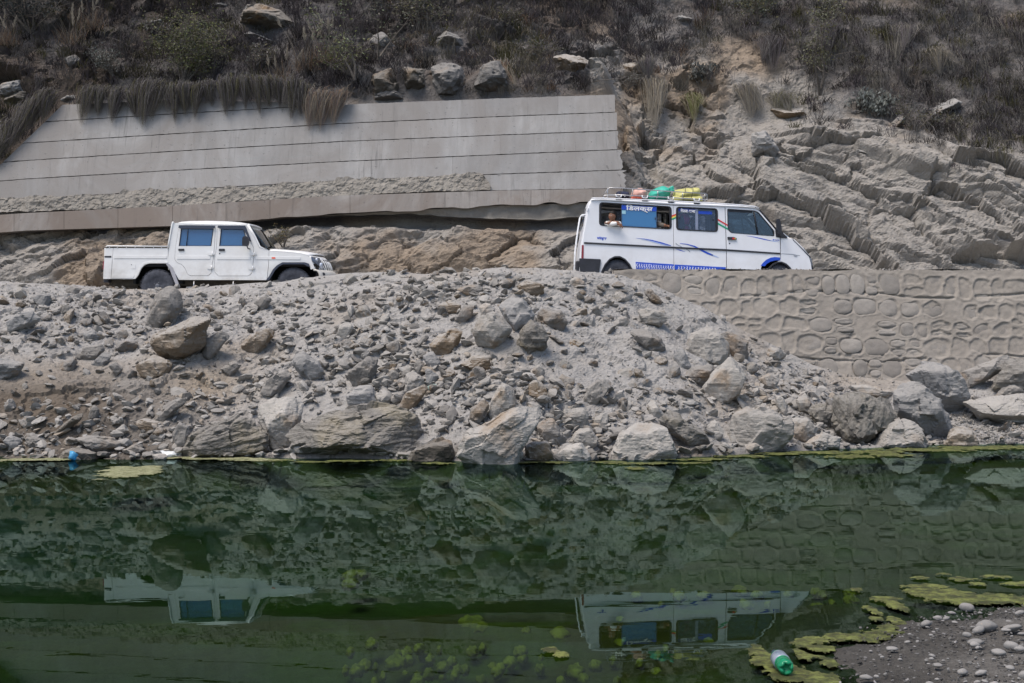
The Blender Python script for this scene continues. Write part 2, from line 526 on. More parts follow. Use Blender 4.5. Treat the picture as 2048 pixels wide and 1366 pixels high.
def hill_at(px, py):
    """nearest visible hillside point to a photograph position"""
    d = (h_px - px) ** 2 + (h_py - py) ** 2
    c = np.where(d < d.min() + 6)[0]
    i = c[np.argmin(Ph[c, 1])]
    return Ph[i].copy(), i

# ---------------------------------------------------------------- road
def road_z(X):
    return np.interp(X, [-30, -9, -3.5, 0.5, 2.2, 5.9, 9, 30], [2.62, 2.59, 2.59, 2.74, 2.785, 2.70, 2.66, 2.6])
xs = np.linspace(-24, 24, 240); ys = np.linspace(27.6, 34.2, 44)
A, B = np.meshgrid(xs, ys)
Q = np.stack([A.ravel(), B.ravel(), np.zeros(A.size)], 1)
Q[:, 1] = np.where(Q[:, 0] > 0.8, 28.08 + (Q[:, 1] - 27.6) * 6.12 / 6.6, Q[:, 1])
Q[:, 2] = road_z(Q[:, 0]) + 0.012 * fbm(Q * 1.5, 3, 3)
tag(obj('road', mesh_np('road', Q, grid_faces(len(ys), len(xs)), True, [M_road])), kind='structure', label='dusty unpaved mountain road')

# ---------------------------------------------------------------- the rubble bank
BT = np.array([
 # px, waterline row, crest row, crest distance
 (-500, 915, 560, 27.7), (0, 917, 563, 27.7), (120, 919, 568, 27.7), (200, 920, 574, 27.8), (300, 919, 581, 27.9), (430, 917, 576, 27.9), (560, 915, 564, 27.8),
 (700, 915, 547, 27.4), (900, 922, 541, 27.0), (1000, 928, 537, 26.9), (1100, 922, 542, 27.0), (1200, 918, 549, 27.3), (1250, 918, 556, 27.4),
 (1300, 916, 570, 27.5), (1400, 912, 612, 27.5), (1500, 906, 666, 27.4), (1600, 900, 716, 27.3), (1700, 896, 752, 27.2), (1800, 893, 764, 27.1), (2048, 890, 762, 27.1), (2600, 888, 762, 27.1)])
NBX, NBY = 740, 290
bpx = np.linspace(-480, 2560, NBX)
pw = np.interp(bpx, BT[:, 0], BT[:, 1]); pc = np.interp(bpx, BT[:, 0], BT[:, 2]); Yc = np.interp(bpx, BT[:, 0], BT[:, 3])
Yw = FOC * CAMH / (pw - RY)
zc = CAMH + (RY - pc) * Yc / FOC
# s: -1..0 under water, 0..1 waterline to crest, 1..1.35 back of the crest
ss = np.concatenate([np.linspace(-0.35, 0, 20, endpoint=False), np.linspace(0, 1.04, NBY - 45), np.linspace(1.05, 1.5, 25)])
S, _ = np.meshgrid(ss, bpx, indexing='ij')
Sx = np.broadcast_to(bpx, S.shape)
Yb = Yw + (Yc - Yw) * S
prof_mid = np.interp(Sx, [0, 300, 560, 900, 1300, 1500, 1750, 2048], [0.10, 0.08, 0.06, 0.07, 0.05, 0.02, -0.06, -0.10])
g = np.where(S < 0, S * 1.6, S + prof_mid * np.sin(np.clip(S, 0, 1) * math.pi))
g = np.where(S > 0, g - 0.055 * sstep(0, .06, S) * sstep(.30, .08, S), g)
Zb = zc * g
roadlvl = road_z((Sx - RX) / FOC * Yb)
back = sstep(1.0, 1.32, S)
ztop = np.where(S > 1, zc, Zb)
Zb = np.where(S > 1, zc * (1 - back) + np.where(Sx < 1260, roadlvl - 0.06, zc - 0.4) * back, Zb)
Xb = (Sx - RX) / FOC * Yb
P = np.stack([Xb.ravel(), Yb.ravel(), Zb.ravel()], 1)
s_ = S.ravel(); x_ = Sx.ravel()
amp = sstep(-0.3, 0.05, s_) * (1 - 0.6 * sstep(0.88, 1.0, s_)) * (1 - 0.8 * sstep(1.0, 1.2, s_))
wb = np.stack([fbm(P * 1.7, 4, 114), fbm(P * 1.7 + 5, 4, 115), fbm(P * 1.7 + 9, 4, 116)], 1)
u1, _ = facets(P * np.array([1.2, 1.2, 1.9]) + wb * 0.6, 7, 0.7, 0.6, 0.0)
u2, u2id = facets(P * 4.0 + wb * 1.2, 8, 0.9, 0.8, 0.0)
u3, u3id = facets(P * 11.0 + wb * 2.0, 9, 0.9, 0.8, 0.0)
rough_m = sstep(-0.3, 0.3, fbm(P * 0.6 + 5, 3, 19) + 0.15)
D = amp * (0.24 * fbm(P * 0.7, 3, 11) + 0.07 * u1 + 0.04 * ridged(P * 1.6, 4, 14) + (0.026 * u2 * rough_m + 0.016 * u3) * (0.35 + 0.8 * rough_m) + 0.04 * fbm(P * 4, 5, 21, 0.65))
P[:, 2] += D * 0.85
P[:, 1] -= D * 0.45
# bare chutes between the stones on the heap
Pb = P.reshape(S.shape + (3,))
b_px = RX + FOC * P[:, 0] / P[:, 1]
b_py = RY - FOC * (P[:, 2] - CAMH) / P[:, 1]
bank_me = mesh_np('rubble_bank', P, grid_faces(*S.shape), False, [M_bank])
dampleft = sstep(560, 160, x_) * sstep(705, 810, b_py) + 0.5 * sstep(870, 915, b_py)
brn = sstep(0.15, 0.5, fbm(P * 0.7, 4, 33)) * 0.5
tan = np.exp(-(((b_px - 410) / 90) ** 2 + ((b_py - 770) / 55) ** 2)) + 0.8 * np.exp(-(((b_px - 1470) / 70) ** 2 + ((b_py - 800) / 40) ** 2)) + 0.6 * np.exp(-(((b_px - 1690) / 60) ** 2 + ((b_py - 760) / 22) ** 2)) + 0.5 * np.exp(-(((b_px - 90) / 90) ** 2 + ((b_py - 770) / 45) ** 2))
tint = np.ones((len(P), 3))
tint = tint * (1 - brn[:, None]) + np.array([0.92, 0.83, 0.73]) * brn[:, None]
tn = np.clip(tan, 0, 1)[:, None]
tint = tint * (1 - tn) + np.array([0.95, 0.84, 0.71]) * tn
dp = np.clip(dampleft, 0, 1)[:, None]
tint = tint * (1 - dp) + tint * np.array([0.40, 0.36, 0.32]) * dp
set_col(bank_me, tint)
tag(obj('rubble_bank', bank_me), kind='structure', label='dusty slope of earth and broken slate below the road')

def bank_at(px, py):
    """first point of the bank along the view at a photograph position"""
    j = int(np.clip(round((px - bpx[0]) / (bpx[1] - bpx[0])), 0, NBX - 1))
    colp = Pb[:, j]
    yy = RY - FOC * (colp[:, 2] - CAMH) / colp[:, 1]
    c = np.where((yy <= py) & (ss > -0.1))[0]
    i = c[0] if len(c) else len(ss) - 30
    return colp[i].copy()

# ---------------------------------------------------------------- pond bed, shore and ground behind the camera
def shore_x(Y): return np.interp(Y, [-40, 3.0, 5.0, 6.5, 7.33, 8.2, 8.9, 9.35, 9.65, 10.3, 11], [-60, -6, 0.9, 1.42, 1.76, 2.0, 2.45, 3.2, 4.3, 7.5, 16])
def bed_z(X, Y):
    d = X - shore_x(Y)
    d = d * np.interp(Y, [7, 8.5, 9.4, 11], [0.9, 0.75, 0.3, 0.16])
    z = np.where(d > 0, 0.16 * (1 - np.exp(-d / 1.1)), 0.13 * d)
    z = np.maximum(z, -0.75 + 0.42 * sstep(-1.5, 2.5, X) * sstep(22, 9, Y))
    return z
xs = np.concatenate([np.linspace(-60, -2.5, 60, endpoint=False), np.linspace(-2.5, 0.8, 80, endpoint=False), np.linspace(0.8, 4.4, 230, endpoint=False), np.linspace(4.4, 60, 60)])
ys = np.concatenate([np.linspace(-40, 5, 30, endpoint=False), np.linspace(5, 10.4, 230, endpoint=False), np.linspace(10.4, 26, 60)])
A, B = np.meshgrid(xs, ys)
Q = np.stack([A.ravel(), B.ravel(), bed_z(A.ravel(), B.ravel())], 1)
lumpy = fbm(Q * np.array([2, 2, 1]), 5, 91)
w1, w2, wid, woff = worley(np.stack([Q[:, 0] * 22, Q[:, 1] * 22, Q[:, 0] * 0], 1), 92)
v1, v2, vid, voff = worley(np.stack([Q[:, 0] * 60, Q[:, 1] * 60, Q[:, 0] * 0], 1), 93)
near = sstep(5, 6, Q[:, 1]) * sstep(10.4, 10, Q[:, 1])
peb = (0.016 * (wid - .3) * (wid > .5) * sstep(.5, .2, w1) + 0.006 * vid * sstep(.5, .2, v1)) * near
Q[:, 2] += 0.035 * lumpy + peb
bed_me = mesh_np('pond_bed', Q, grid_faces(len(ys), len(xs)), True, [M_gravel])
zq = Q[:, 2]
uw = sstep(0.02, -0.12, zq)[:, None]
alg = sstep(-.1, .35, fbm(Q * np.array([1.6, 1.6, 1]) + 7, 4, 95))[:, None]
deep = sstep(-0.16, -0.62, zq)[:, None]
tint = np.ones((len(Q), 3)) * (1 - uw) + uw * (np.array([0.75, 0.60, 0.32]) * (1 - alg) + np.array([0.75, 0.85, 0.16]) * alg)
tint = tint * (1 - deep) + deep * np.array([0.03, 0.52, 0.58])
damp = sstep(0.09, 0.02, zq)[:, None] * (1 - uw)
tint = tint * (1 - 0.45 * damp)
set_col(bed_me, tint)
tag(obj('pond_bed', bed_me), kind='structure', label='pebbly shore and silty bed of the green pool')

t = NT('pool water'); co = geo_pos(t)
n1 = t.noise(t.map(co, (0.5, 1.6, 1)), 1.3, 3, 0.5)
n2 = t.noise(t.map(co, (1.2, 2.2, 1)), 4.0, 2, 0.5)
calm = t.noise(co, 0.25, 2, 0.5)
hgt = t.math('ADD', n1, t.math('MULTIPLY', n2, t.val(calm, 0.45, 0.62, 0.02, 0.16)))
bm = t.bump(hgt, 0.016, 0.04)
fr = t.n('ShaderNodeFresnel'); fr.inputs[0].default_value = 1.333; t.l(bm, fr.inputs['Normal'])
gl = t.n('ShaderNodeBsdfGlossy'); gl.inputs['Roughness'].default_value = 0.0; gl.inputs['Color'].default_value = (0.41, 0.56, 0.53, 1); t.l(bm, gl.inputs['Normal'])
tr = t.n('ShaderNodeBsdfTransparent'); tr.inputs['Color'].default_value = (0.34, 0.50, 0.30, 1)
mx = t.n('ShaderNodeMixShader'); t.l(t.math('POWER', fr.outputs[0], 1.3), mx.inputs[0]); t.l(tr.outputs[0], mx.inputs[1]); t.l(gl.outputs[0], mx.inputs[2])
M_water = t.done(mx)
wx = [-60, 60]; wy = [3.4, 25.5]
me = mesh_np('pond_water', [(-60, 3.4, 0), (60, 3.4, 0), (60, 25.5, 0), (-60, 25.5, 0)], np.array([[0, 1, 2, 3]]), False, [M_water])
tag(obj('pond_water', me), kind='structure', label='still dark green pool mirroring the bank')

# the far side of the valley, behind the camera
xs = np.linspace(-500, 500, 120); ys = np.linspace(-420, -40, 50)
A, B = np.meshgrid(xs, ys)
Q = np.stack([A.ravel(), B.ravel(), A.ravel() * 0], 1)
Q[:, 2] = 0.2 + 13 * sstep(-140, -360, Q[:, 1]) * (0.8 + 0.5 * fbm(Q * 0.012, 4, 3))
me = mesh_np('far_hills', Q, grid_faces(len(ys), len(xs))[:, ::-1], True, [mat_flat('far slope', (0.12, 0.105, 0.08), 0.95, 0.1, scale=0.05)])
tag(obj('far_hills', me), kind='structure', label='low hills across the valley')
# ================================================================== STONE WALL on the right, under the road
def mat_mortar(name, c0, c1):
    t = NT(name); co = geo_pos(t)
    big = t.noise(co, 1.1, 5, 0.6); fn = t.noise(co, 30, 8, 0.75); md = t.noise(co, 7, 8, 0.7)
    c = t.mix(t.val(big, 0.3, 0.7), c0, c1)
    c = t.mix(t.val(md, 0.3, 0.7, 0, 0.55), c, tuple(x * 0.72 for x in c0))
    oi = t.n('ShaderNodeObjectInfo'); hs = t.n('ShaderNodeHueSaturation'); t.l(c, hs.inputs['Color']); t.l(t.val(oi.outputs['Random'], 0, 1, .84, 1.10), hs.inputs['Value']); c = hs.outputs[0]
    b = t.bump(md, 0.5, 0.03); b = t.bump(fn, 0.6, 0.012, b)
    return t.done(t.bsdf(c, 0.95, b, 0.1))
M_mortar = mat_mortar('dusty mortar', (0.27, 0.245, 0.215), (0.325, 0.298, 0.265))
M_wallstone = mat_mortar('dust covered wall stone', (0.255, 0.235, 0.212), (0.315, 0.296, 0.27))

stone_wall = empty('stone_wall', (9.5, 28.0, 1.0))
tag(stone_wall, 'mortared stone retaining wall under the road, right of the rubble heap', 'wall')
SWX0, SWX1 = 2.0, 17.5
SWZ0, SWZ1 = 0.75, 3.17
def sw_y(z): return 28.0 - (SWZ1 - z) * 0.30
NXW, NZW = 640, 140
gx = np.linspace(SWX0, SWX1, NXW); gz = np.linspace(SWZ0, SWZ1, NZW)
A, B = np.meshgrid(gx, gz)
# stones: rows of uneven rounded cells
stones = []
r_ = np.random.default_rng(21)
zrow = SWZ1 - 0.10
rows = [0.50, 0.37, 0.34, 0.38, 0.42]
for ri, hh in enumerate(rows):
    x = SWX0 + r_.uniform(-0.2, 0.1)
    while x < SWX1:
        w = r_.uniform(0.25, 0.50) * (1.0 if ri != 3 else 1.15)
        if r_.random() < 0.10: x += w * 0.8; continue
        sag = 0.05 * math.sin(x * 1.1 + ri) - 0.014 * (x - 8)
        if r_.random() < 0.22 and hh > 0.3:
            stones.append((x + w / 2, zrow - hh * 0.27 + sag, w * 0.42, hh * 0.19))
            stones.append((x + w / 2 + r_.uniform(-.03, .03), zrow - hh * 0.74 + sag, w * 0.40, hh * 0.17))
        else:
            stones.append((x + w / 2, zrow - hh / 2 + sag + r_.uniform(-0.02, 0.02), w * r_.uniform(0.43, 0.49), hh * r_.uniform(0.37, 0.46)))
        x += w
    zrow -= hh
inside = np.zeros(A.shape); 
W3 = np.stack([A.ravel(), A.ravel() * 0, B.ravel()], 1)
wz = (0.085 * fbm(W3 * 4.0, 3, 3)).reshape(A.shape); wx_ = (0.085 * fbm(W3 * 4.0 + 9, 3, 4)).reshape(A.shape)
edge = np.full(A.shape, 9.0)
ridge = np.zeros(A.shape)
for (cx, cz, rx_, rz_) in stones:
    j0, j1 = np.searchsorted(gx, [cx - rx_ * 1.6, cx + rx_ * 1.6]); i0, i1 = np.searchsorted(gz, [cz - rz_ * 1.7, cz + rz_ * 1.7])
    a_ = np.abs((A[i0:i1, j0:j1] + wx_[i0:i1, j0:j1] - cx) / rx_); b_ = np.abs((B[i0:i1, j0:j1] + wz[i0:i1, j0:j1] - cz) / rz_)
    e = (a_ ** 2.8 + b_ ** 2.8) ** (1 / 2.8)
    edge[i0:i1, j0:j1] = np.minimum(edge[i0:i1, j0:j1], e)
rec = sstep(1.04, 0.90, edge)
lip = np.exp(-((edge - 1.12) / 0.09) ** 2)
dry = sstep(SWZ1 - 0.02, SWZ1 - 0.16, B) * sstep(SWZ0 + 0.02, SWZ0 + 0.3, B)
bmp = (0.02 * fbm(W3 * 2.2, 4, 7) + 0.010 * fbm(W3 * 14, 4, 8)).reshape(A.shape)
hole = -0.05 * sstep(0.55, 0.75, fbm(W3 * 2.6 + 3, 4, 77)).reshape(A.shape)
out = dry * (-0.019 * rec * (1 + 0.5 * fbm(W3 * 1.5, 2, 6).reshape(A.shape)) + 0.010 * lip) + bmp + hole
# ragged cracks along the bed joints
for k, zc_ in enumerate([SWZ1 - .5, SWZ1 - 1.74]):
    cr = zc_ + 0.06 * np.sin(A * 1.3 + k * 2) + 0.05 * (fbm(W3 * 1.8 + k, 3, 60 + k)).reshape(A.shape)
    out -= 0.045 * np.exp(-((B - cr) / 0.02) ** 2) * (fbm(W3 * 0.7 + k, 2, 66) > -0.15).reshape(A.shape)
wav = 0.05 * vnoise(W3 * 0.6, 5).reshape(A.shape)
G = np.stack([A, sw_y(B) - out + wav, B], 2)
crest_n = (0.035 * fbm(W3 * 2.5, 4, 12)).reshape(A.shape)
G[:, :, 2] += crest_n * sstep(SWZ1 - 0.15, SWZ1, B)
base = np.array([9.5, 28.0, 1.0])
o = obj('mortar', mesh_np('mortar', (G - base).reshape(-1, 3), grid_faces(NZW, NXW), True, [M_mortar]), stone_wall)
Gb = np.array([[(x, sw_y(z) + .10, z) for x in (SWX0, SWX1)] for z in (SWZ0, SWZ1 - .01)])
obj('backing', slab_mesh('backing', Gb - base, 0.35, M_mortar), stone_wall)
Gt = np.array([[(x, y, SWZ1 + 0.0 + .02 * math.sin(x * 3 + y * 9)) for x in np.linspace(SWX0, SWX1, 120)] for y in (sw_y(SWZ1) + .045, sw_y(SWZ1) + .24, sw_y(SWZ1) + .46)])
obj('coping', mesh_np('coping', (Gt - base).reshape(-1, 3), grid_faces(3, 120), True, [M_mortar]), stone_wall)
# the stones: low domes bedded in the recesses
def dome_mesh(seed):
    n = 14
    ths = np.linspace(0, 2 * np.pi, 18, endpoint=False)
    V = []
    for r in (1.0, 0.8, 0.45):
        for th in ths:
            c, s = math.cos(th), math.sin(th)
            k = (abs(c) ** 2.8 + abs(s) ** 2.8) ** (-1 / 2.8)
            V.append((c * k * r, {1.0: 0.010, 0.8: -0.003, 0.45: -0.007}[r], s * k * r))
    V.append((0, -0.008, 0)); V = np.array(V)
    nn = fbm(V * np.array([1.5, 0, 1.5]) + seed * 7.7, 3, seed)
    V[:, 1] += 0.018 * nn * (V[:, 1] < 0.02); V[:, 0] *= 1 + 0.10 * fbm(V * 1.2 + seed, 2, seed + 1); V[:, 2] *= 1 + 0.10 * fbm(V * 1.2 + seed + 4, 2, seed + 2)
    m = 18; q_ = []
    for r in range(2):
        for k in range(m): q_.append((r * m + k, r * m + (k + 1) % m, (r + 1) * m + (k + 1) % m, (r + 1) * m + k))
    tr_ = [(2 * m + k, 2 * m + (k + 1) % m, 3 * m) for k in range(m)]
    return mesh_np('stone', V, [np.array(q_), np.array(tr_)], True, [M_wallstone])
domes = [dome_mesh(i) for i in range(8)]
cnt = 0
for (cx, cz, rx_, rz_) in stones:
    ppx = RX + FOC * cx / 28
    if ppx > 2120 or ppx < 1250: continue
    zb = np.interp(ppx, [1250, 1400, 1500, 1600, 1700, 1800], [2.9, 2.2, 1.75, 1.3, 0.95, 0.85])
    if cz < zb: continue
    o = obj('stone', domes[r_.integers(8)], stone_wall)
    o.location = Vector((cx - r_.uniform(-.0, .0), sw_y(cz) + 0.020 + r_.uniform(-.006, .018), cz)) - stone_wall.location
    o.scale = (rx_ * 0.97, 1, rz_ * 0.97)
    o.rotation_euler = (math.radians(-16), 0, 0)
    cnt += 1

# ================================================================== CONCRETE WALL behind the pickup
def mat_concrete(name, c0, c1, streak=0.65, warm=(0.31, 0.295, 0.28)):
    t = NT(name); co = geo_pos(t); oi = t.n('ShaderNodeObjectInfo')
    big = t.noise(co, 0.7, 6, 0.6); md = t.noise(co, 5, 9, 0.7); fn = t.noise(co, 45, 6, 0.7)
    st = t.noise(t.map(co, (2.6, 1, 0.25)), 1.6, 7, 0.6)
    c = t.mix(t.val(big, 0.32, 0.68), c0, c1)
    c = t.mix(t.val(st, 0.42, 0.75, 0, streak), c, tuple(x * 0.72 for x in c0))
    c = t.mix(t.val(md, 0.5, 0.8, 0, 0.5), c, warm)
    bl = t.noise(t.map(co, (1, 1, .6)), 0.45, 7, 0.68, 0.8); c = t.mix(t.val(bl, 0.42, 0.58, 0, 0.9), c, tuple(x * 0.74 for x in warm))
    dr = t.noise(t.map(co, (6, 1, .18)), 1.4, 5, .7); c = t.mix(t.math('MULTIPLY', t.val(dr, .56, .68), t.val(big, .4, .6, 0, .75)), c, tuple(x * .52 for x in c0))
    pits = t.val(t.noise(co, 17, 3, 0.5), 0.66, 0.74)
    c = t.mix(t.math('MULTIPLY', pits, 0.6), c, tuple(x * 0.5 for x in c0))
    hsv = t.n('ShaderNodeHueSaturation'); t.l(c, hsv.inputs['Color']); t.l(t.val(oi.outputs['Random'], 0, 1, 0.93, 1.06), hsv.inputs['Value'])
    b = t.bump(md, 0.35, 0.015); b = t.bump(fn, 0.35, 0.004, b); b = t.bump(t.math('SUBTRACT', 1.0, pits), 0.5, 0.01, b)
    return t.done(t.bsdf(hsv.outputs[0], 0.9, b, 0.15))
M_conc = mat_concrete('weathered concrete', (0.262, 0.262, 0.260), (0.33, 0.328, 0.322))
M_plinth = mat_concrete('stained plinth concrete', (0.20, 0.189, 0.178), (0.285, 0.27, 0.255), 0.6, (0.22, 0.185, 0.16))
M_conc_rough = mat_mortar('broken rough concrete', (0.215, 0.20, 0.178), (0.285, 0.268, 0.24))
M_joint = mat_flat('dark joint', (0.045, 0.042, 0.04), 0.95)

xs_ = [-420, -150, 52, 340, 680, 1000, 1240]
LN = {
 'T': [252, 238, 212, 199, 206, 194, 186],
 'A': [283, 262, 246, 228, 208.5, 196, 188],
 'B': [318, 302, 286, 268, 247, 233, 224],
 'C': [350, 336, 321, 303, 283, 270, 261],
 'D': [388, 373, 358, 341, 323, 309, 299],
 'E': [424, 412, 398, 381, 361, 348, 340],
 'F': [450, 440, 426, 412, 391, 381, 377],
 'G': [490, 476, 461, 452, 428, 410, 403]}
def lin(k, px): return float(np.interp(px, xs_, LN[k]))
WB = 0.36
def wall_pt(px, py, dy=0.0):
    Y = (33.6 + dy + WB * (CAMH - 4.4)) / (1 - WB * (RY - py) / FOC)
    return ray(px, py, Y)
cw = empty('concrete_wall', (-4, 34.0, 4.4))
tag(cw, 'long weathered concrete retaining wall in horizontal lifts, behind the white pickup', 'wall')
cwl = np.array([-4, 34.0, 4.4])
r_ = np.random.default_rng(5)
def xleft(py): return 130 - (py - 205) * 1.04
courses = [('T', 'A', [40, 350, 645]), ('A', 'B', [-20, 142, 232, 462, 786, 970, 1116, 1230]), ('B', 'C', [-60, 128, 224, 388, 570, 790, 1118, 1234]),
           ('C', 'D', [-100, 100, 268, 500, 680, 1000, 1237]), ('D', 'E', [-150, 160, 252, 640, 905, 1244]), ('E', 'F', [-200, 140, 430, 560, 980, 1250])]
for a_, b_, cuts in courses:
    for k in range(len(cuts) - 1):
        p0, p1 = cuts[k] + 0.12, cuts[k + 1] - 0.12
        last = k == len(cuts) - 2
        nc = max(6, int((p1 - p0) / 6)); nr = 8
        G = np.zeros((nr, nc, 3))
        for i in range(nr):
            for j in range(nc):
                u = j / (nc - 1); v = i / (nr - 1)
                px = p0 + (p1 - p0) * u
                top, bot = lin(a_, px), lin(b_, px)
                py = bot + (top - bot) * v
                py += (-0.75 if i == 0 else 0.75 if i == nr - 1 else 0) + (0.5 * math.sin(px * 0.31 + i) * r_.uniform(-1, 1) if i in (0, nr - 1) else 0)
                lim = xleft(py)
                if k == 0 and px < lim: px = min(lim, p1 - 2 + j * 0.01)
                if last and a_ in 'CDE' and u > 0.9: px += r_.uniform(-3, 2) * (1 if a_ == 'C' else 2.2)
                G[i, j] = wall_pt(px, py, -0.007 * 'EDCBAT'.index(a_))
        if G[-1, -1, 0] - G[-1, 0, 0] < 0.05: continue
        obj('panel', slab_mesh('panel', G - cwl, 0.32, M_conc, smooth=False), cw)
# the body of the wall seen in the joints
core = np.zeros((12, 60, 3))
for i in range(12):
    for j in range(60):
        px = -300 + (1226 + 300) * j / 59; v = i / 11
        lo, hi = lin('G', px) - 2, max(lin('T' if px < 640 else 'A', px), 0) + 1.5
        py = lo + (hi - lo) * v
        px = max(px, xleft(py) + 4)
        core[i, j] = wall_pt(px, py, 0.035)
obj('core', slab_mesh('core', core - cwl, 0.22, M_joint), cw)
# rough broken strip of concrete above the plinth
SX = [-420, 0, 182, 236, 246, 480, 700, 930, 965, 982]
ST = [400, 394, 389, 391, 382, 372, 357, 347, 345, 372]
SB = [438, 425, 419, 418, 417, 404, 391, 381, 380, 379]
nc, nr = 640, 26
G = np.zeros((nr, nc, 3))
pxs = np.linspace(-300, 981, nc)
tp = np.interp(pxs, SX, ST); bt = np.interp(pxs, SX, SB)
for i in range(nr):
    v = i / (nr - 1)
    for j in range(nc):
        G[i, j] = wall_pt(pxs[j], bt[j] + (tp[j] - bt[j]) * v, -0.13)
flat = G.reshape(-1, 3)
nz = fbm(flat * 1.6, 6, 7, 0.65) * 0.09 + facets(flat * np.array([5, 5, 7]) + 0.4 * fbm(flat * 4, 3, 9)[:, None], 3, 0.9, 0.9)[0] * 0.022 + facets(flat * 14, 4, 0.9, 0.9)[0] * 0.008 + 0.025 * fbm(flat * 11, 3, 8)
flat[:, 1] -= nz
ed = np.zeros((nr, nc)); ed[-1] = 1; ed[0] = -0.5; ed[-2] = 0.5
flat[:, 2] += (ed.ravel() * 0.12) * (fbm(flat * np.array([3, 0, 0]), 4, 17, 0.7))
obj('broken_strip', slab_mesh('broken_strip', flat.reshape(G.shape) - cwl, 0.2, M_conc_rough, smooth=False), cw)
# plinth, in cast lengths
cuts = [-300, 28, 128, 236, 345, 452, 540, 700, 890, 1062, 1186, 1246]
for k in range(len(cuts) - 1):
    p0, p1 = cuts[k] + .3, cuts[k + 1] - .3
    nc = max(6, int((p1 - p0) / 5)); nr = 10
    G = np.zeros((nr, nc, 3))
    for i in range(nr):
        for j in range(nc):
            u = j / (nc - 1); v = i / (nr - 1); px = p0 + (p1 - p0) * u
            bot, top = lin('G', px), lin('F', px)
            if px > 520: bot += 3.0 * vnoise(np.array([[px * 0.03, 0, 0]]), 3)[0]
            py = bot + (top - bot) * v
            G[i, j] = wall_pt(px, py, -0.17)
    obj('plinth', slab_mesh('plinth', G - cwl, 0.5, M_plinth, smooth=False), cw)
# ragged underside of the plinth where the ground has washed out
G = np.zeros((10, 160, 3))
for i in range(10):
    for j in range(160):
        px = 640 + (1246 - 640) * j / 159; v = i / 9
        bot = np.interp(px, [640, 820, 900, 1010, 1080, 1180, 1246], [433, 428, 433, 438, 439, 432, 418]) + 1.2 * vnoise(np.array([[px * .05, 1, 0]]), 5)[0]
        py = bot + (lin('G', px) + 1 - bot) * v
        G[i, j] = wall_pt(px, py, 0.10 * (1 - v) - 0.06)
flat = G.reshape(-1, 3); flat[:, 1] -= 0.07 * fbm(flat * 4, 5, 3, .65)
obj('washed_out_footing', slab_mesh('footing', flat.reshape(G.shape) - cwl, 0.35, M_conc_rough), cw)
# faint old painted writing, too worn to read: bars and stems of faded green
M_faded = mat_flat('faded pale green paint', (0.27, 0.34, 0.305), 0.9, grain=0.25, scale=14)
mb = MB(); r_ = np.random.default_rng(3)
def stroke(x0, y0, x1, y1, w):
    a_ = Vector(wall_pt(x0, y0, -0.012)); b_ = Vector(wall_pt(x1, y1, -0.012))
    d = (b_ - a_).normalized(); n = d.cross(Vector((0, -1, 0))).normalized() * w / 2
    mb.add([a_ - n - Vector(cwl), b_ - n - Vector(cwl), b_ + n - Vector(cwl), a_ + n - Vector(cwl)], [(0, 1, 2, 3)])
px = 262.0
while px < 752:
    L = r_.uniform(22, 52)
    yb = np.interp(px, [262, 755], [344, 322]) - 3
    if px > 415 or r_.random() < 0.6:
        stroke(px, yb - 13, min(px + L, 754), yb - 13 - L * 0.045, 0.016)
        x = px + 2
        while x < px + L - 2:
            stroke(x, yb - 13, x + r_.uniform(-1, 1), yb - r_.uniform(0, 3), 0.014)
            if r_.random() < .6:
                y_ = yb - r_.uniform(4, 10); stroke(x, y_, x - 3.5, y_ + r_.uniform(-2, 2), 0.013); stroke(x - 3.5, y_, x - 3, y_ - 3, 0.013)
            x += r_.uniform(5, 8)
    px += L + r_.uniform(3, 9)
mb.build('faded_writing', M_faded, cw)
# ================================================================== BOULDERS AND STONES
import bmesh
_ico = {}
def ico(n):
    if n not in _ico:
        bm = bmesh.new(); bmesh.ops.create_icosphere(bm, subdivisions=max(n, 1), radius=1.0)
        V = np.array([v.co[:] for v in bm.verts]); F = np.array([[v.index for v in f.verts] for f in bm.faces])
        bm.free(); V /= np.linalg.norm(V, axis=1)[:, None]
        _ico[n] = (V, F)
    return _ico[n]

def hull(pts):
    pts = sorted(map(tuple, pts))
    def half(ps):
        h = []
        for p in ps:
            while len(h) >= 2 and (h[-1][0] - h[-2][0]) * (p[1] - h[-2][1]) - (h[-1][1] - h[-2][1]) * (p[0] - h[-2][0]) <= 0: h.pop()
            h.append(p)
        return h
    a = half(pts); b = half(pts[::-1])
    return a[:-1] + b[:-1]

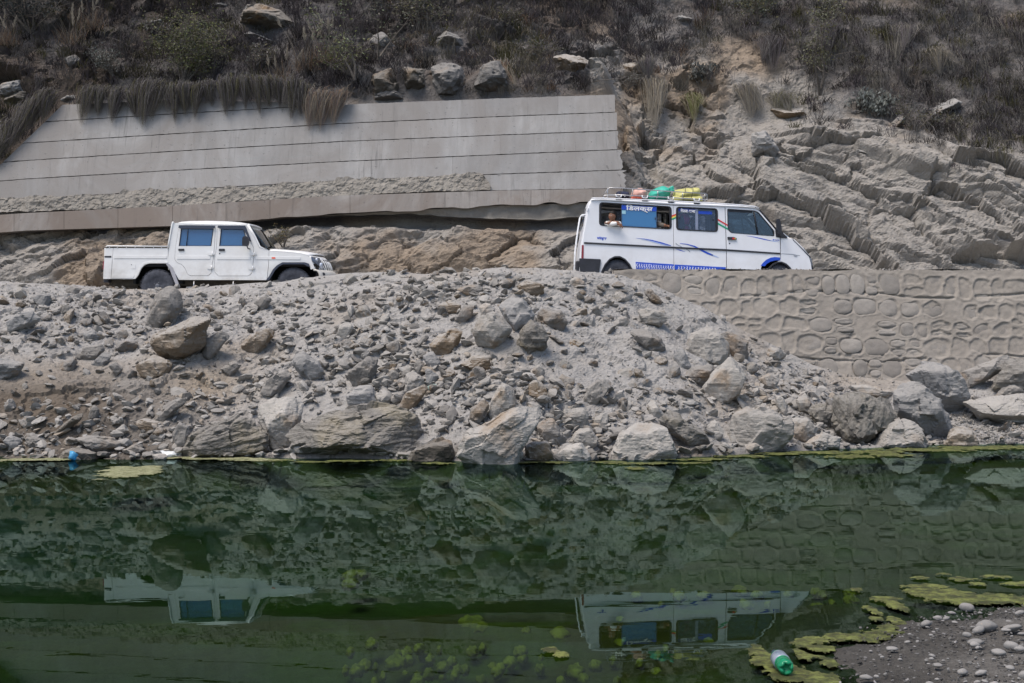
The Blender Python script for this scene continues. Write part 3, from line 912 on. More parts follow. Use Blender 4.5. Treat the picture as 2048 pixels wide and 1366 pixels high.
def rock_shape(poly, depth, seed, sub=4, facet=5, sharp=70.0, rough=0.035, layer=0.5, layer_dir=(0.2, 0, 1), up=0.45):
    """a broken boulder: outline poly (x, z) round its middle, a depth, flat fracture faces, thin bedding"""
    r = np.random.default_rng(seed)
    hp = np.array(hull(poly))
    c = hp.mean(0); 
    pl = []
    size = (hp.max(0) - hp.min(0))
    R = size.mean() / 2
    for i in range(len(hp)):
        a, b = hp[i], hp[(i + 1) % len(hp)]
        e = b - a; L = np.hypot(*e)
        if L < 0.02 * R: continue
        n = np.array([e[1], -e[0]]) / L
        h = n @ (a - c)
        if h < 0: n, h = -n, -h
        for sgn in (-1, 1):
            th = math.radians(r.uniform(6, 30))
            pl.append((n[0] * math.cos(th), sgn * math.sin(th), n[1] * math.cos(th), max(h, 0.05 * R) * math.cos(th)))
    D = depth / 2
    sup = lambda n: math.sqrt((n[0] * size[0] / 2) ** 2 + (n[1] * D) ** 2 + (n[2] * size[1] / 2) ** 2)
    for k in range(facet):
        al = math.radians(r.uniform(8, 66)); be = r.uniform(0, 2 * math.pi)
        n = (math.sin(al) * math.cos(be), -math.cos(al), math.sin(al) * math.sin(be))
        pl.append((*n, sup(n) * r.uniform(0.74, 1.0)))
    for n, q_ in (((r.uniform(-.25, .25), -.5, .85), .9), ((0, 1, 0.1), 1), ((.4, .9, -.1), 1), ((-.4, .9, .3), 1)):
        L = math.sqrt(sum(v * v for v in n)); n = tuple(v / L for v in n); pl.append((*n, sup(n) * q_))
    pl = np.array(pl); pl[:, :3] /= np.linalg.norm(pl[:, :3], axis=1)[:, None]
    V, F = ico(sub)
    sc = np.array([size[0], depth, size[1]]) / 2
    d = V * sc; d /= np.linalg.norm(d, axis=1)[:, None]
    dots = d @ pl[:, :3].T
    rr = np.where(dots > 1e-3, pl[:, 3] / np.maximum(dots, 1e-3), 1e6)
    rad = ((np.minimum(rr, 1e3) / R) ** -sharp).sum(1) ** (-1 / sharp) * R
    Pv = d * rad[:, None]
    q = Pv / R + seed * 3.1
    ld = np.array(layer_dir, float); ld /= np.linalg.norm(ld)
    s_ = (Pv / R) @ ld
    w = fbm(q * 1.3, 3, seed + 3)
    lay = fbm(np.stack([s_ * 9 + w * 1.2, q[:, 0] * 0.9, q[:, 1] * 0.9], 1), 4, seed + 5)
    chip = facets(q * 1.4 + 0.3 * w[:, None], seed + 7, 0.9, 0.9, 0.0)[0] * 1.5 + facets(q * 3.6 + 0.5 * w[:, None], seed + 8, 0.9, 0.8, 0.0)[0] * .45 + facets(q * 9 + 0.8 * w[:, None], seed + 9, 0.9, 0.8, 0.0)[0] * .15
    dis = R * (rough * 0.9 * fbm(q * 2.2, 5, seed + 1, 0.6) + rough * 1.5 * chip + layer * 0.06 * lay)
    Pv = Pv + d * dis[:, None]
    Pv[:, 0] += c[0]; Pv[:, 2] += c[1]
    return Pv, F

def P_(s): return [tuple(float(v) for v in p.split(',')) for p in s.split()]
RM = {'v': M_rock_stripe, 'g': M_rock, 'l': M_rock_light, 'b': M_rock_brown, 'u': M_rock_blue, 'w': M_rock_wet, 's': M_rock_strata}
# outline in photograph units | material | depth factor | bedding direction | label
HERO = [
 ("289,656 301,619 318,584 342,574 357,583 363,608 362,622 345,636 321,653 304,660", 'g', .8, (1, 0, .5), 'tall pointed grey boulder at the road edge below the back wheel of the pickup'),
 ("301,687 308,670 359,643 393,632 422,637 410,656 407,690 345,721 321,707", 'b', .9, (0, 0, 1), 'large boulder with a rust brown underside, below the pointed boulder under the pickup'),
 ("275,733 308,711 343,726 333,748 304,756 284,747", 'b', .9, (0, 0, 1), 'small brown faced boulder right under the large rusty one'),
 ("17,643 38,625 63,622 80,637 75,643 29,662 19,656", 'u', .8, (0, 0, 1), 'blue grey rounded boulder high on the bank, leftmost large one'),
 ("-25,714 0,716 46,726 32,754 0,758 -28,752", 'u', .8, (0, 0, 1), 'blue grey slab cut off by the left edge, half way up the bank'),
 ("159,711 167,694 202,689 207,701 191,716 167,718", 'g', .8, (0, 0, 1), 'grey blunt stone above a thinner slab, left part of the bank'),
 ("181,725 205,706 224,707 212,726 191,730", 'u', .7, (.4, 0, 1), 'thin tilted slab under the blunt grey stone, left part of the bank'),
 ("217,731 232,725 246,738 232,747", 'g', .7, (0, 0, 1), 'wedge shaped stone just right of the thin tilted slab on the left'),
 ("400,707 414,677 441,663 458,673 437,687 417,719", 'g', .7, (-1, 0, .8), 'leaning oblong stone right of the large rusty boulder'),
 ("484,690 500,668 545,655 552,662 520,700 500,705", 'b', .6, (-.6, 0, 1), 'long brown grey slab pointing up the slope below the pickup nose'),
 ("584,711 601,701 632,721 646,742 629,762 615,752 588,731", 'u', .6, (1, 0, 1), 'grey slab tipping down to the right at the top of a small stone nest'),
 ("523,779 533,759 577,738 581,752 553,786 537,788", 'g', .7, (-.6, 0, 1), 'oblong block leaning above the prow shaped boulder'),
 ("518,810 547,798 605,801 608,813 591,844 581,885 564,899 543,897 542,868 523,841", 'l', .9, (1, 0, .3), 'prow shaped boulder narrowing downward between two long striped slabs'),
 ("362,892 379,871 437,847 478,830 513,841 533,868 543,895 495,912 434,916 372,918", 's', .8, (-.25, 0, 1), 'wide low striped boulder at the water, left of the prow shaped one'),
 ("583,893 585,862 610,840 650,820 710,811 770,812 830,830 866,843 860,880 835,905 760,908 680,906 620,903", 's', .5, (0, 0, 1), 'huge long layered slab lying along the water, widest rock of the bank'),
 ("817,919 827,902 882,878 899,885 907,912 885,926 840,930", 'w', .8, (-.5, 0, 1), 'damp brownish boulder in the water left of the big leaning slab'),
 ("912,909 919,885 940,858 988,834 1025,817 1080,812 1088,824 1066,848 1052,885 1025,919 1022,938 926,935", 'l', .5, (-.7, 0, 1), 'big pale leaning slab standing in the water at the middle of the bank'),
 ("977,824 988,789 1005,767 1025,776 1030,807 1025,813 981,837", 'l', .8, (1, 0, 0), 'pale upright pyramid shaped stone behind the big leaning slab'),
 ("933,848 943,817 967,801 976,810 970,837 947,853", 'g', .8, (1, 0, .4), 'dark sided upright stone left of the pale pyramid stone'),
 ("947,660 964,632 988,625 1023,656 1012,673 984,694 953,680", 'l', .8, (0, 0, 1), 'smooth round faced boulder in the upper middle of the heap'),
 ("998,615 1022,595 1049,602 1070,629 1059,643 1029,658 1018,643", 'u', .7, (.5, 0, 1), 'grey slab leaning behind the smooth round faced boulder'),
 ("1035,684 1042,660 1063,639 1097,672 1087,690 1059,702", 's', .8, (0, 0, 1), 'rough pointed dark boulder right of the smooth round faced one'),
 ("1075,629 1087,617 1121,622 1135,643 1121,658 1090,649", 'g', .8, (0, 0, 1), 'rough flat topped stone above and right of the rough pointed boulder'),
 ("863,690 878,670 912,654 921,666 916,687 892,707 871,702", 'b', .8, (-.4, 0, 1), 'stone with an orange brown foot, left of the smooth round faced boulder'),
 ("909,636 926,612 947,610 945,629 926,643", 'g', .7, (-1, 0, .5), 'brown edged block standing above the orange footed stone'),
 ("877,613 892,602 919,608 919,620 899,625", 'b', .7, (0, 0, 1), 'thin stone with a brown underside near the heap top'),
 ("916,579 940,569 964,572 964,581 935,584", 'g', .8, (0, 0, 1), 'flat dark edged slate lying near the crest of the heap'),
 ("1035,571 1056,560 1087,571 1088,583 1073,586 1042,581", 'b', .8, (0, 0, 1), 'brownish flat stone on the crest of the heap'),
 ("1133,566 1152,554 1172,566 1165,574 1141,576", 'l', .8, (0, 0, 1), 'pale chunk on the crest below the back of the van'),
 ("923,728 947,711 977,714 984,735 953,740", 'b', .8, (0, 0, 1), 'brownish low stone alone in the dusty chute mid heap'),
 ("960,613 974,605 989,617 984,625 964,624", 'l', .8, (0, 0, 1), 'small very pale block above the smooth round faced boulder'),
 ("1276,622 1295,615 1326,622 1336,636 1322,646 1288,643", 'l', .8, (0, 0, 1), 'pale rough lump on the right shoulder of the heap'),
 ("1288,584 1302,578 1329,601 1322,607 1305,601", 'g', .8, (.6, 0, 1), 'angular stone near the top right shoulder, nearest to the stone wall'),
 ("1257,663 1281,656 1322,677 1333,694 1322,697 1292,694", 'g', .7, (.4, 0, 1), 'long low slab below the pale rough lump on the right shoulder'),
 ("1169,800 1175,776 1196,759 1230,760 1220,776 1189,808", 'g', .6, (-1, 0, 1), 'leaning dark edged slab right of the middle, above the small pale blocks'),
 ("1121,844 1128,820 1169,817 1175,830 1169,854 1128,856", 'l', .9, (0, 0, 1), 'pale squarish block left of the clear bottle'),
 ("1189,837 1213,822 1217,841 1203,858 1188,854", 'l', .8, (1, 0, 0), 'pale upright block right of the clear bottle'),
 ("1136,882 1155,858 1179,856 1196,878 1186,892 1155,889", 'l', .8, (0, 0, 1), 'pale wedge shaped block below the clear bottle'),
 ("1222,902 1240,865 1275,844 1329,854 1353,902 1350,914 1322,921 1230,921", 'l', .8, (0, 0, 1), 'big pale trapezoid boulder at the waterline right of the middle'),
 ("1111,909 1135,892 1162,887 1182,912 1176,921 1152,928 1114,921", 'l', .8, (0, 0, 1), 'pale low stone at the water left of the big trapezoid boulder'),
 ("1052,892 1066,885 1094,885 1105,912 1076,924 1056,918", 'b', .8, (.4, 0, 1), 'brown stained stone at the water just right of the big leaning slab'),
 ("1073,848 1104,837 1107,865 1138,882 1104,884 1080,865", 'g', .7, (.6, 0, 1), 'grey tilted slab between the big leaning slab and the pale blocks'),
 ("1322,841 1340,822 1368,837 1410,868 1425,890 1389,897 1348,872", 's', .7, (.5, 0, 1), 'rough boulder sloping down right, behind the big trapezoid boulder'),
 ("1295,810 1305,796 1329,824 1326,834 1305,830", 'l', .8, (0, 0, 1), 'smooth oval pale stone above the big trapezoid boulder'),
 ("695,793 718,774 745,772 764,807 742,813 700,810", 'u', .8, (0, 0, 1), 'dark grey block sitting on top of the huge layered slab'),
 ("697,745 731,718 755,713 752,742 741,766 707,769", 'g', .8, (-.3, 0, 1), 'grey brown faced boulder left of the stone pile over the huge slab'),
 ("808,776 813,748 830,743 849,762 844,776 817,784", 'l', .9, (0, 0, 1), 'pale cube like block in the middle of the stone pile'),
 ("796,810 813,786 847,769 858,776 823,817 810,820", 'b', .6, (-1, 0, 1), 'brown oblong block leaning at the foot of the stone pile'),
 ("827,731 837,719 851,731 849,752 834,745", 'g', .8, (1, 0, 0), 'small upright stone topping the stone pile'),
 ("847,714 865,701 888,731 885,742 861,735", 'u', .7, (1, 0, 1), 'grey slab at the right shoulder of the stone pile'),
 ("851,762 851,735 878,752 861,772", 'u', .7, (1, 0, 1), 'dark grey shard right of the pale cube like block'),
 ("772,687 796,680 801,704 786,711 776,704", 'g', .8, (0, 0, 1), 'stubby grey stone at the upper left of the stone pile'),
 ("827,687 854,665 858,677 837,690", 'g', .7, (-.6, 0, 1), 'narrow slate leaning left of the orange footed stone'),
 ("803,742 817,726 825,738 817,752 805,752", 'l', .8, (0, 0, 1), 'small pale rounded stone above the cube like block'),
 ("771,752 783,740 798,748 793,762 776,760", 'g', .8, (0, 0, 1), 'small grey lump left in the stone pile'),
 ("750,786 786,784 779,800 759,803", 'l', .8, (0, 0, 1), 'flat pale stone at the left foot of the stone pile'),
 ("777,796 806,781 810,793 793,807", 'g', .8, (-.3, 0, 1), 'pointed grey stone beside the brown oblong block'),
 ("673,665 680,650 698,643 707,656 694,672 680,671", 'l', .9, (0, 0, 1), 'lone pale block on the bare slope left of the middle'),
 ("1377,697 1386,666 1416,656 1457,687 1462,721 1433,725 1389,718", 'l', .8, (.2, 0, 1), 'pale roof shaped boulder on the right flank of the heap'),
 ("1440,670 1460,663 1495,685 1496,712 1464,712", 'g', .8, (.5, 0, 1), 'rounded boulder tucked behind the roof shaped one'),
 ("1408,775 1430,745 1461,716 1485,731 1491,752 1474,786 1440,807 1420,796", 'l', .6, (-.8, 0, 1), 'big disc like slab leaning under the roof shaped boulder'),
 ("1362,755 1386,735 1423,731 1430,748 1413,766 1375,769", 'g', .8, (0, 0, 1), 'low crumbly stone left of the disc like slab'),
 ("1348,715 1361,687 1382,725 1382,738 1362,735", 'u', .8, (1, 0, .5), 'upright triangular stone left of the roof shaped boulder'),
 ("1450,899 1461,861 1466,830 1495,813 1536,820 1584,844 1586,875 1553,904 1502,908", 'l', .8, (.3, 0, 1), 'large pale rugged boulder at the water left of the striped one'),
 ("1584,837 1615,837 1635,858 1608,884 1587,878", 'l', .8, (.3, 0, 1), 'pale stone leaning on the right side of the large rugged boulder'),
 ("1666,850 1669,793 1710,784 1789,796 1796,820 1751,872 1710,889 1686,887", 'v', .9, (1, 0, -.35), 'boulder with bold upright dark stripes at the right'),
 ("1700,773 1734,769 1789,785 1782,795 1717,790", 'l', .8, (0, 0, 1), 'thin slab lying on top of the boldly striped boulder'),
 ("1789,759 1816,752 1881,800 1902,848 1898,865 1857,877 1792,824", 'u', .6, (1, 0, 1), 'tall bluish slab leaning right, beside the boldly striped boulder'),
 ("1812,750 1850,726 1895,731 1922,762 1937,796 1922,817 1895,830 1874,793", 'u', .8, (.2, 0, 1), 'big smooth blue grey boulder behind the tall leaning bluish slab'),
 ("1741,891 1779,848 1809,837 1840,851 1857,894 1820,901 1758,904", 'l', .8, (.2, 0, 1), 'pale triangular boulder at the water in front of the tall bluish slab'),
 ("1915,748 1997,714 2014,711 2014,738 1929,776", 'g', .5, (-.45, 0, 1), 'plank like slab tilted up to the right, by the stone wall foot'),
 ("1930,805 1980,793 2070,783 2085,843 2030,847 1960,832", 'l', .9, (.1, 0, 1), 'broad pale flat boulder cut off by the right edge of the photo'),
 ("2012,722 2075,716 2085,780 2000,788 1985,770", 's', .8, (0, 0, 1), 'layered boulder behind the tilted plank like slab at the right edge'),
 ("1984,793 2018,764 2048,784 2030,796", 'g', .7, (-.5, 0, 1), 'thin shard propped between the broad pale boulder and the layered one'),
 ("1889,882 1908,856 1936,848 1957,885 1950,894 1895,894", 'b', .8, (.2, 0, 1), 'tan stained stone at the water, rightmost in the waterline row'),
 ("1616,824 1632,808 1666,813 1664,851 1645,856", 's', .8, (.3, 0, 1), 'brownish grooved stone left of the boldly striped boulder'),
 ("1592,800 1611,786 1628,813 1618,824 1597,817", 'l', .9, (0, 0, 1), 'small rounded light stone above the brownish grooved stone'),
 ("1550,790 1567,796 1579,827 1567,832 1553,813", 'l', .7, (1, 0, 0), 'slim upright stone over the large rugged boulder'),
 ("1519,759 1539,745 1558,759 1550,776 1533,772", 'l', .8, (.3, 0, 1), 'pale plate right of the disc like slab'),
 ("1611,887 1642,865 1680,875 1676,891 1645,897", 'l', .8, (.5, 0, 1), 'cracked bright shards at the water left of the boldly striped boulder'),
 ("1415,854 1430,841 1447,861 1440,880 1420,870", 'l', .8, (1, 0, 0), 'small upright stone left of the large rugged boulder'),
 ("152,878 178,870 226,878 239,885 239,899 191,899", 'g', .8, (.1, 0, 1), 'flat grey boulder near the water, above the blue plastic cup'),
 ("116,912 144,895 191,906 185,921 130,923", 'w', .8, (.2, 0, 1), 'dark flat rock at the water beside the blue plastic cup'),
 ("48,871 65,865 87,877 82,889 58,889", 'g', .9, (0, 0, 1), 'round grey stone near the water at the left, upper of two'),
 ("7,882 20,870 41,878 38,892 17,894", 'u', .9, (0, 0, 1), 'round bluish stone near the water at the far left'),
 ("220,865 246,848 255,861 236,872", 'l', .8, (-.3, 0, 1), 'light oval stone above the flat grey boulder at the left'),
 ("246,902 270,889 290,899 267,911", 'g', .8, (0, 0, 1), 'small grey stone at the water between flat boulder and white plastic'),
 ("99,868 143,834 167,824 160,841 121,861", 'w', .6, (-.6, 0, 1), 'dark damp slab half buried in the lower left bank'),
 ("176,830 185,808 198,817 195,830 181,834", 'g', .8, (1, 0, 0), 'small upright stone at the edge of the dark damp hollow'),
 ("301,841 342,810 369,796 366,810 328,837", 'g', .5, (-.6, 0, 1), 'thin jutting slab with a sharp edge in the lower left bank'),
 ("270,844 290,837 321,844 318,858 284,858", 'b', .7, (0, 0, 1), 'brown block under the thin jutting slab'),
 ("345,871 359,844 379,854 376,878 355,892", 'g', .8, (1, 0, .4), 'upright stone left of the wide low striped boulder'),
 ("65,601 82,584 101,591 96,608 75,612", 'u', .9, (0, 0, 1), 'rough grey stone high at the left, above the blue grey boulder'),
 ("132,578 147,569 166,578 161,590 137,590", 'g', .8, (0, 0, 1), 'squat stone at the road edge left of the pickup'),
 ("167,666 185,658 202,670 191,680 171,680", 'u', .8, (0, 0, 1), 'pale squat stone above the blunt grey stone at the left'),
 ("403,608 417,608 431,619 417,625", 'g', .8, (0, 0, 1), 'small flat stone right of the pointed boulder under the pickup'),
 ("506,605 533,591 543,601 526,619", 'g', .7, (-.4, 0, 1), 'dark slate near the road edge under the pickup nose'),
 ("440,737 470,722 482,730 462,748", 'g', .7, (-.5, 0, 1), 'flat stone in the middle of the tan patch of earth'),
 ("1230,640 1245,632 1260,640 1250,652 1234,650", 'l', .8, (0, 0, 1), 'small light lump in the pale chute right of the middle'),
 ("1064,740 1077,729 1089,740 1085,753 1070,753", 'l', .9, (0, 0, 1), 'lone white cube like stone in the dusty chute'),
]
hero_xy = []
for hi, (ps, mk, df, ld, lab) in enumerate(HERO):
    poly = np.array(P_(ps))
    cx, cy = poly.mean(0)
    w_, h_ = poly[:, 0].max() - poly[:, 0].min(), poly[:, 1].max() - poly[:, 1].min()
    b = bank_at(cx, poly[:, 1].max() - 0.10 * h_); m = bank_at(cx, cy)
    Y = b[1] - 0.04
    if poly[:, 1].max() > 900: Y = min(Y, b[1])
    k = Y / FOC
    pm = np.stack([(poly[:, 0] - cx) * k, -(poly[:, 1] - cy) * k], 1)
    pm[:, 1] -= np.where(pm[:, 1] < pm[:, 1].min() + 0.3 * h_ * k, 0.05, 0)
    pm *= 1.10 if max(w_, h_) < 110 else 1.04
    big = max(w_, h_)
    sub = 6 if big > 150 else 5 if big > 100 else (4 if big > 38 else 3)
    dep = df * min((w_ + h_) / 2 * k, 1.5)
    V, F = rock_shape(pm, dep, 100 + hi, sub=sub, facet=8, layer=1.4 if mk in 'sv' else 0.45, layer_dir=ld, rough=0.05 if mk in 'sv' else 0.038)
    me = mesh_np('boulder', V, F, False, [RM[mk]])
    o = obj('boulder', me, loc=ray(cx, cy, Y))
    tag(o, lab, 'boulder')
    hero_xy.append((poly[:, 0].min() - 1, poly[:, 0].max() + 1, poly[:, 1].min() - 1, poly[:, 1].max() + 1))

# ---- loose stones on the bank: individually the larger ones
stone_me = []
r_ = np.random.default_rng(77)
for i in range(14):
    n = r_.integers(6, 9)
    an = np.sort(r_.uniform(0, 2 * np.pi, n)) + r_.uniform(-.1, .1)
    flat_ = r_.uniform(0.28, 0.8)
    pts = np.stack([np.cos(an) * r_.uniform(.8, 1.1, n), np.sin(an) * flat_ * r_.uniform(.8, 1.1, n)], 1)
    V, F = rock_shape(pts, 1.5 * r_.uniform(.8, 1.1), 500 + i, sub=3, facet=6, layer=0.6, rough=0.05)
    V -= V.mean(0)
    for k_, m_ in enumerate((M_rock, M_rock_light, M_rock_brown)):
        if k_ == 2 and i % 3: continue
        stone_me.append((mesh_np('loose_stone', V, F, False, [m_]), k_))
# where stones gather (photograph units: x, y, rx, ry, weight)
ZONES = [(790, 740, 110, 90, 1.8), (960, 590, 190, 45, 1.2), (1150, 850, 240, 60, 1.6), (540, 770, 100, 60, .9), (200, 860, 220, 45, 1.2), (300, 640, 200, 70, .8),
         (1500, 780, 170, 60, .9), (620, 650, 140, 70, .6), (100, 650, 120, 70, .7), (980, 790, 130, 70, 1.2), (1660, 840, 120, 40, .8), (1960, 820, 120, 40, .5), (450, 830, 150, 60, .7), (1230, 620, 80, 50, .5), (60, 880, 90, 35, .9)]
def zone_w(px, py):
    w = 0.06
    for (zx, zy, rx_, ry_, ww) in ZONES:
        w = w + ww * np.exp(-((px - zx) / rx_) ** 2 - ((py - zy) / ry_) ** 2)
    return w
ref = {0: ('loose grey slate stone lying on the rubble bank', 'loose grey stones on the bank'),
       1: ('loose pale dusty stone lying on the rubble bank', 'loose pale stones on the bank'),
       2: ('loose brownish stone lying on the rubble bank', 'loose brownish stones on the bank')}
placed = 0; tries = 0
lowpy = np.interp
while placed < 285 and tries < 20000:
    tries += 1
    px = r_.uniform(-15, 2060); py = r_.uniform(550, 915)
    crest = np.interp(px, BT[:, 0], BT[:, 2]); wl = np.interp(px, BT[:, 0], BT[:, 1])
    if py < crest + 6 or py > wl - 3: continue
    if r_.random() > zone_w(px, py) / 1.9: continue
    szp = 21 + r_.exponential(13)
    if szp > 70: continue
    if any(x0 - szp * .3 < px < x1 + szp * .3 and y0 - szp * .2 < py < y1 + szp * .2 for (x0, x1, y0, y1) in hero_xy): continue
    p = bank_at(px, py)
    s = szp / 2 * p[1] / FOC
    me, kk = stone_me[r_.integers(len(stone_me))]
    o = obj('stone', me, loc=(p[0], p[1] - s * 0.05, p[2] + s * 0.10))
    o.scale = (s, s, s * r_.uniform(.8, 1.1))
    o.rotation_euler = (r_.normal(0.35, .35), r_.normal(0, .45), r_.uniform(0, 6.28))
    tag(o, ref[kk][0], 'stone', ref[kk][1])
    hero_xy.append((px - szp * .3, px + szp * .3, py - szp * .2, py + szp * .2))
    placed += 1

# ---- smaller rubble nobody could count
def scatter_rocks(name, cents, sizes, sub, seed, mat, flat=(0.25, 0.6), tilt=0.36, variants=10):
    r = np.random.default_rng(seed)
    base = []
    for i in range(variants):
        n = 7
        an = np.sort(r.uniform(0, 2 * np.pi, n))
        pts = np.stack([np.cos(an), np.sin(an) * r.uniform(*flat)], 1) * r.uniform(.85, 1.1, (n, 1))
        V, F = rock_shape(pts, 1.5, seed * 10 + i, sub=sub, facet=5, layer=.2, rough=.08, sharp=9)
        base.append((V - V.mean(0), F))
    VV, FF = [], []; off = 0
    for i, (c, s) in enumerate(zip(cents, sizes)):
        V, F = base[r.integers(variants)]
        a, b, g_ = r.normal(0.3, tilt), r.normal(0, tilt), r.uniform(0, 6.28)
        ca, sa, cb, sb, cg, sg = math.cos(a), math.sin(a), math.cos(b), math.sin(b), math.cos(g_), math.sin(g_)
        Rm = np.array([[cg, -sg, 0], [sg, cg, 0], [0, 0, 1]]) @ np.array([[cb, 0, sb], [0, 1, 0], [-sb, 0, cb]]) @ np.array([[1, 0, 0], [0, ca, -sa], [0, sa, ca]])
        VV.append((V * s) @ Rm.T + c); FF.append(F + off); off += len(V)
    return mesh_np(name, np.concatenate(VV), np.concatenate(FF), False, [mat])
def bank_scatter(n, lo, hi, seed, pw_=1.0, pmin=0.0):
    r = np.random.default_rng(seed)
    C, Sz = [], []
    i0 = np.searchsorted(ss, 0.0); i1 = np.searchsorted(ss, 1.03)
    while len(C) < n:
        i = r.integers(i0, i1); j = r.integers(0, NBX - 1)
        p = Pb[i, j]
        px = RX + FOC * p[0] / p[1]; py = RY - FOC * (p[2] - CAMH) / p[1]
        if px < -120 or px > 2200: continue
        w = (pmin + zone_w(px, py)) / (1.9 + pmin)
        if r.random() > w ** pw_: continue
        s = lo + (hi - lo) * r.random() ** 2.2
        jit = r.uniform(-0.02, 0.02, 3)
        C.append(p + jit + np.array([0, -0.1 * s, 0.15 * s])); Sz.append(s)
    return C, Sz
def mat_rubble():
    t = NT('rubble'); co = geo_pos(t)
    n = t.n('ShaderNodeNewGeometry')
    rp = n.outputs['Random Per Island']
    c = t.ramp(rp, [(0, (0.12, 0.113, 0.105)), (0.25, (0.23, 0.22, 0.205)), (0.5, (0.30, 0.287, 0.268)), (0.8, (0.35, 0.338, 0.318)), (0.94, (0.29, 0.245, 0.195)), (1, (0.40, 0.388, 0.37))])
    fn = t.noise(co, 40, 6, .7)
    c = t.mix(t.val(fn, .3, .7, 0, .4), c, (0.18, 0.17, 0.155))
    a = t.noise(co, 0.5, 3, .5)
    return t.done(t.bsdf(c, .95, t.bump(fn, .5, .01), .1))
M_rubble = mat_rubble()
C, Sz = bank_scatter(2700, 0.035, 0.15, 301, 1.3, 0.015)
tag(obj('rubble', scatter_rocks('rubble', C, Sz, 1, 31, M_rubble)), 'fist sized broken slate covering the rubble bank', 'rubble', kind='stuff')
C, Sz = bank_scatter(14000, 0.009, 0.042, 302, 0.7, 0.18)
tag(obj('rubble', scatter_rocks('rubble', C, Sz, 0, 32, M_rubble)), 'fine stone chips and grit strewn over the bank', 'rubble', kind='stuff')
C, Sz = bank_scatter(900, 0.09, 0.20, 303, 1.9, 0.0)
tag(obj('rubble', scatter_rocks('rubble', C, Sz, 2, 35, M_rubble)), 'angular slate blocks heaped between the boulders', 'rubble', kind='stuff')
C, Sz = [], []
for i in range(420):
    px = r_.uniform(-60, 2080); w_ = .35 + .65 * math.exp(-((px - 1150) / 500) ** 2)
    if r_.random() > w_: continue
    py = np.interp(px, BT[:, 0], BT[:, 1]) - abs(r_.normal(0, 9)); p = bank_at(px, py); C.append(p + np.array([0, -.05, .02])); Sz.append(.04 + .14 * r_.random() ** 1.6)
tag(obj('rubble', scatter_rocks('rubble', C, Sz, 2, 36, M_rubble)), 'row of small broken rocks along the waterline', 'rubble', kind='stuff')
# gravel along the crest of the stone wall and the road edge
C, Sz = [], []
for i in range(1500):
    x = r_.uniform(1.9, 11.5); C.append(np.array([x, 28.05 + abs(r_.normal(0, .25)), 3.17 + r_.normal(0, .012)])); Sz.append(r_.uniform(.01, .035))
tag(obj('rubble', scatter_rocks('rubble', C, Sz, 1, 33, M_rubble)), 'loose grit along the top of the stone wall', 'rubble', kind='stuff')
# ================================================================== VEHICLES
def mat_paint(name, c, dirt=(0.36, 0.33, 0.29), amt=0.3, rough=0.32):
    t = NT(name); co = obj_co(t); gp = geo_pos(t)
    n = t.noise(co, 2.5, 6, .65); n2 = t.noise(co, 30, 4, .6)
    x = t.n('ShaderNodeSeparateXYZ'); t.l(co, x.inputs[0])
    low = t.val(x.outputs[2], 0.25, 0.95, 1.0, 0.0)
    f_ = t.math('MULTIPLY', t.math('ADD', low, 0.25), t.val(n, .35, .7, 0, 1))
    f_ = t.math('MULTIPLY', f_, amt * 1.6)
    cc = t.mix(f_, c, dirt)
    cc = t.mix(t.val(n2, .6, .8, 0, .06), cc, dirt)
    return t.done(t.bsdf(cc, t.val(n, .3, .7, rough, rough + .2), None, .5, 0, 0.25))
M_white = mat_paint('white paint with road dust', (0.74, 0.75, 0.75), amt=.5)
M_white_van = mat_paint('white van paint', (0.72, 0.745, 0.79), amt=0.34)
M_black = mat_flat('black plastic', (0.022, 0.024, 0.032), 0.5, 0.4, grain=.3)
M_visor = mat_flat('smoked plastic', (0.025, 0.028, 0.05), 0.18, 0.6)
M_dark = mat_flat('dark cavity', (0.012, 0.012, 0.013), 0.9)
M_under = mat_flat('underbody grime', (0.06, 0.054, 0.047), 0.9, grain=.4)
M_tyre = mat_flat('dusty tyre rubber', (0.065, 0.07, 0.085), 0.85, 0.2, grain=.35, scale=14, bumpy=.4)
M_rim = mat_flat('steel rim', (0.10, 0.11, 0.13), 0.5, 0.5, 0.3)
M_chrome = mat_flat('steel tube', (0.42, 0.42, 0.43), 0.3, 0.6, 0.8, scale=20)
M_seal = mat_flat('rubber seal', (0.02, 0.021, 0.027), 0.6, 0.3)
M_red = mat_flat('red lamp', (0.22, 0.02, 0.03), 0.2, 0.6)
M_amber = mat_flat('orange red marker', (0.75, 0.09, 0.02), 0.25, 0.6)
M_lamp = mat_flat('headlamp glass', (0.55, 0.60, 0.68), 0.08, 0.8, 0.25, grain=.4, scale=16)
M_lampin = mat_flat('headlamp reflector', (0.20, 0.23, 0.28), 0.2, 0.6, 0.6, grain=.5, scale=12)
M_seat = mat_flat('seat fabric', (0.12, 0.13, 0.15), 0.9)
M_blue = mat_flat('blue sticker', (0.012, 0.07, 0.50), 0.4, 0.4)
M_bluefade = mat_flat('pale blue sticker', (0.35, 0.45, 0.72), 0.4, 0.4)
M_grey_st = mat_flat('grey sticker', (0.30, 0.33, 0.37), 0.4, 0.4)
M_redst = mat_flat('red stripe', (0.62, 0.03, 0.035), 0.4); M_yelst = mat_flat('yellow stripe', (0.75, 0.6, 0.12), 0.4)
M_grnst = mat_flat('green stripe', (0.0, 0.30, 0.17), 0.4); M_whst = mat_flat('white lettering', (0.8, 0.82, 0.85), 0.5)
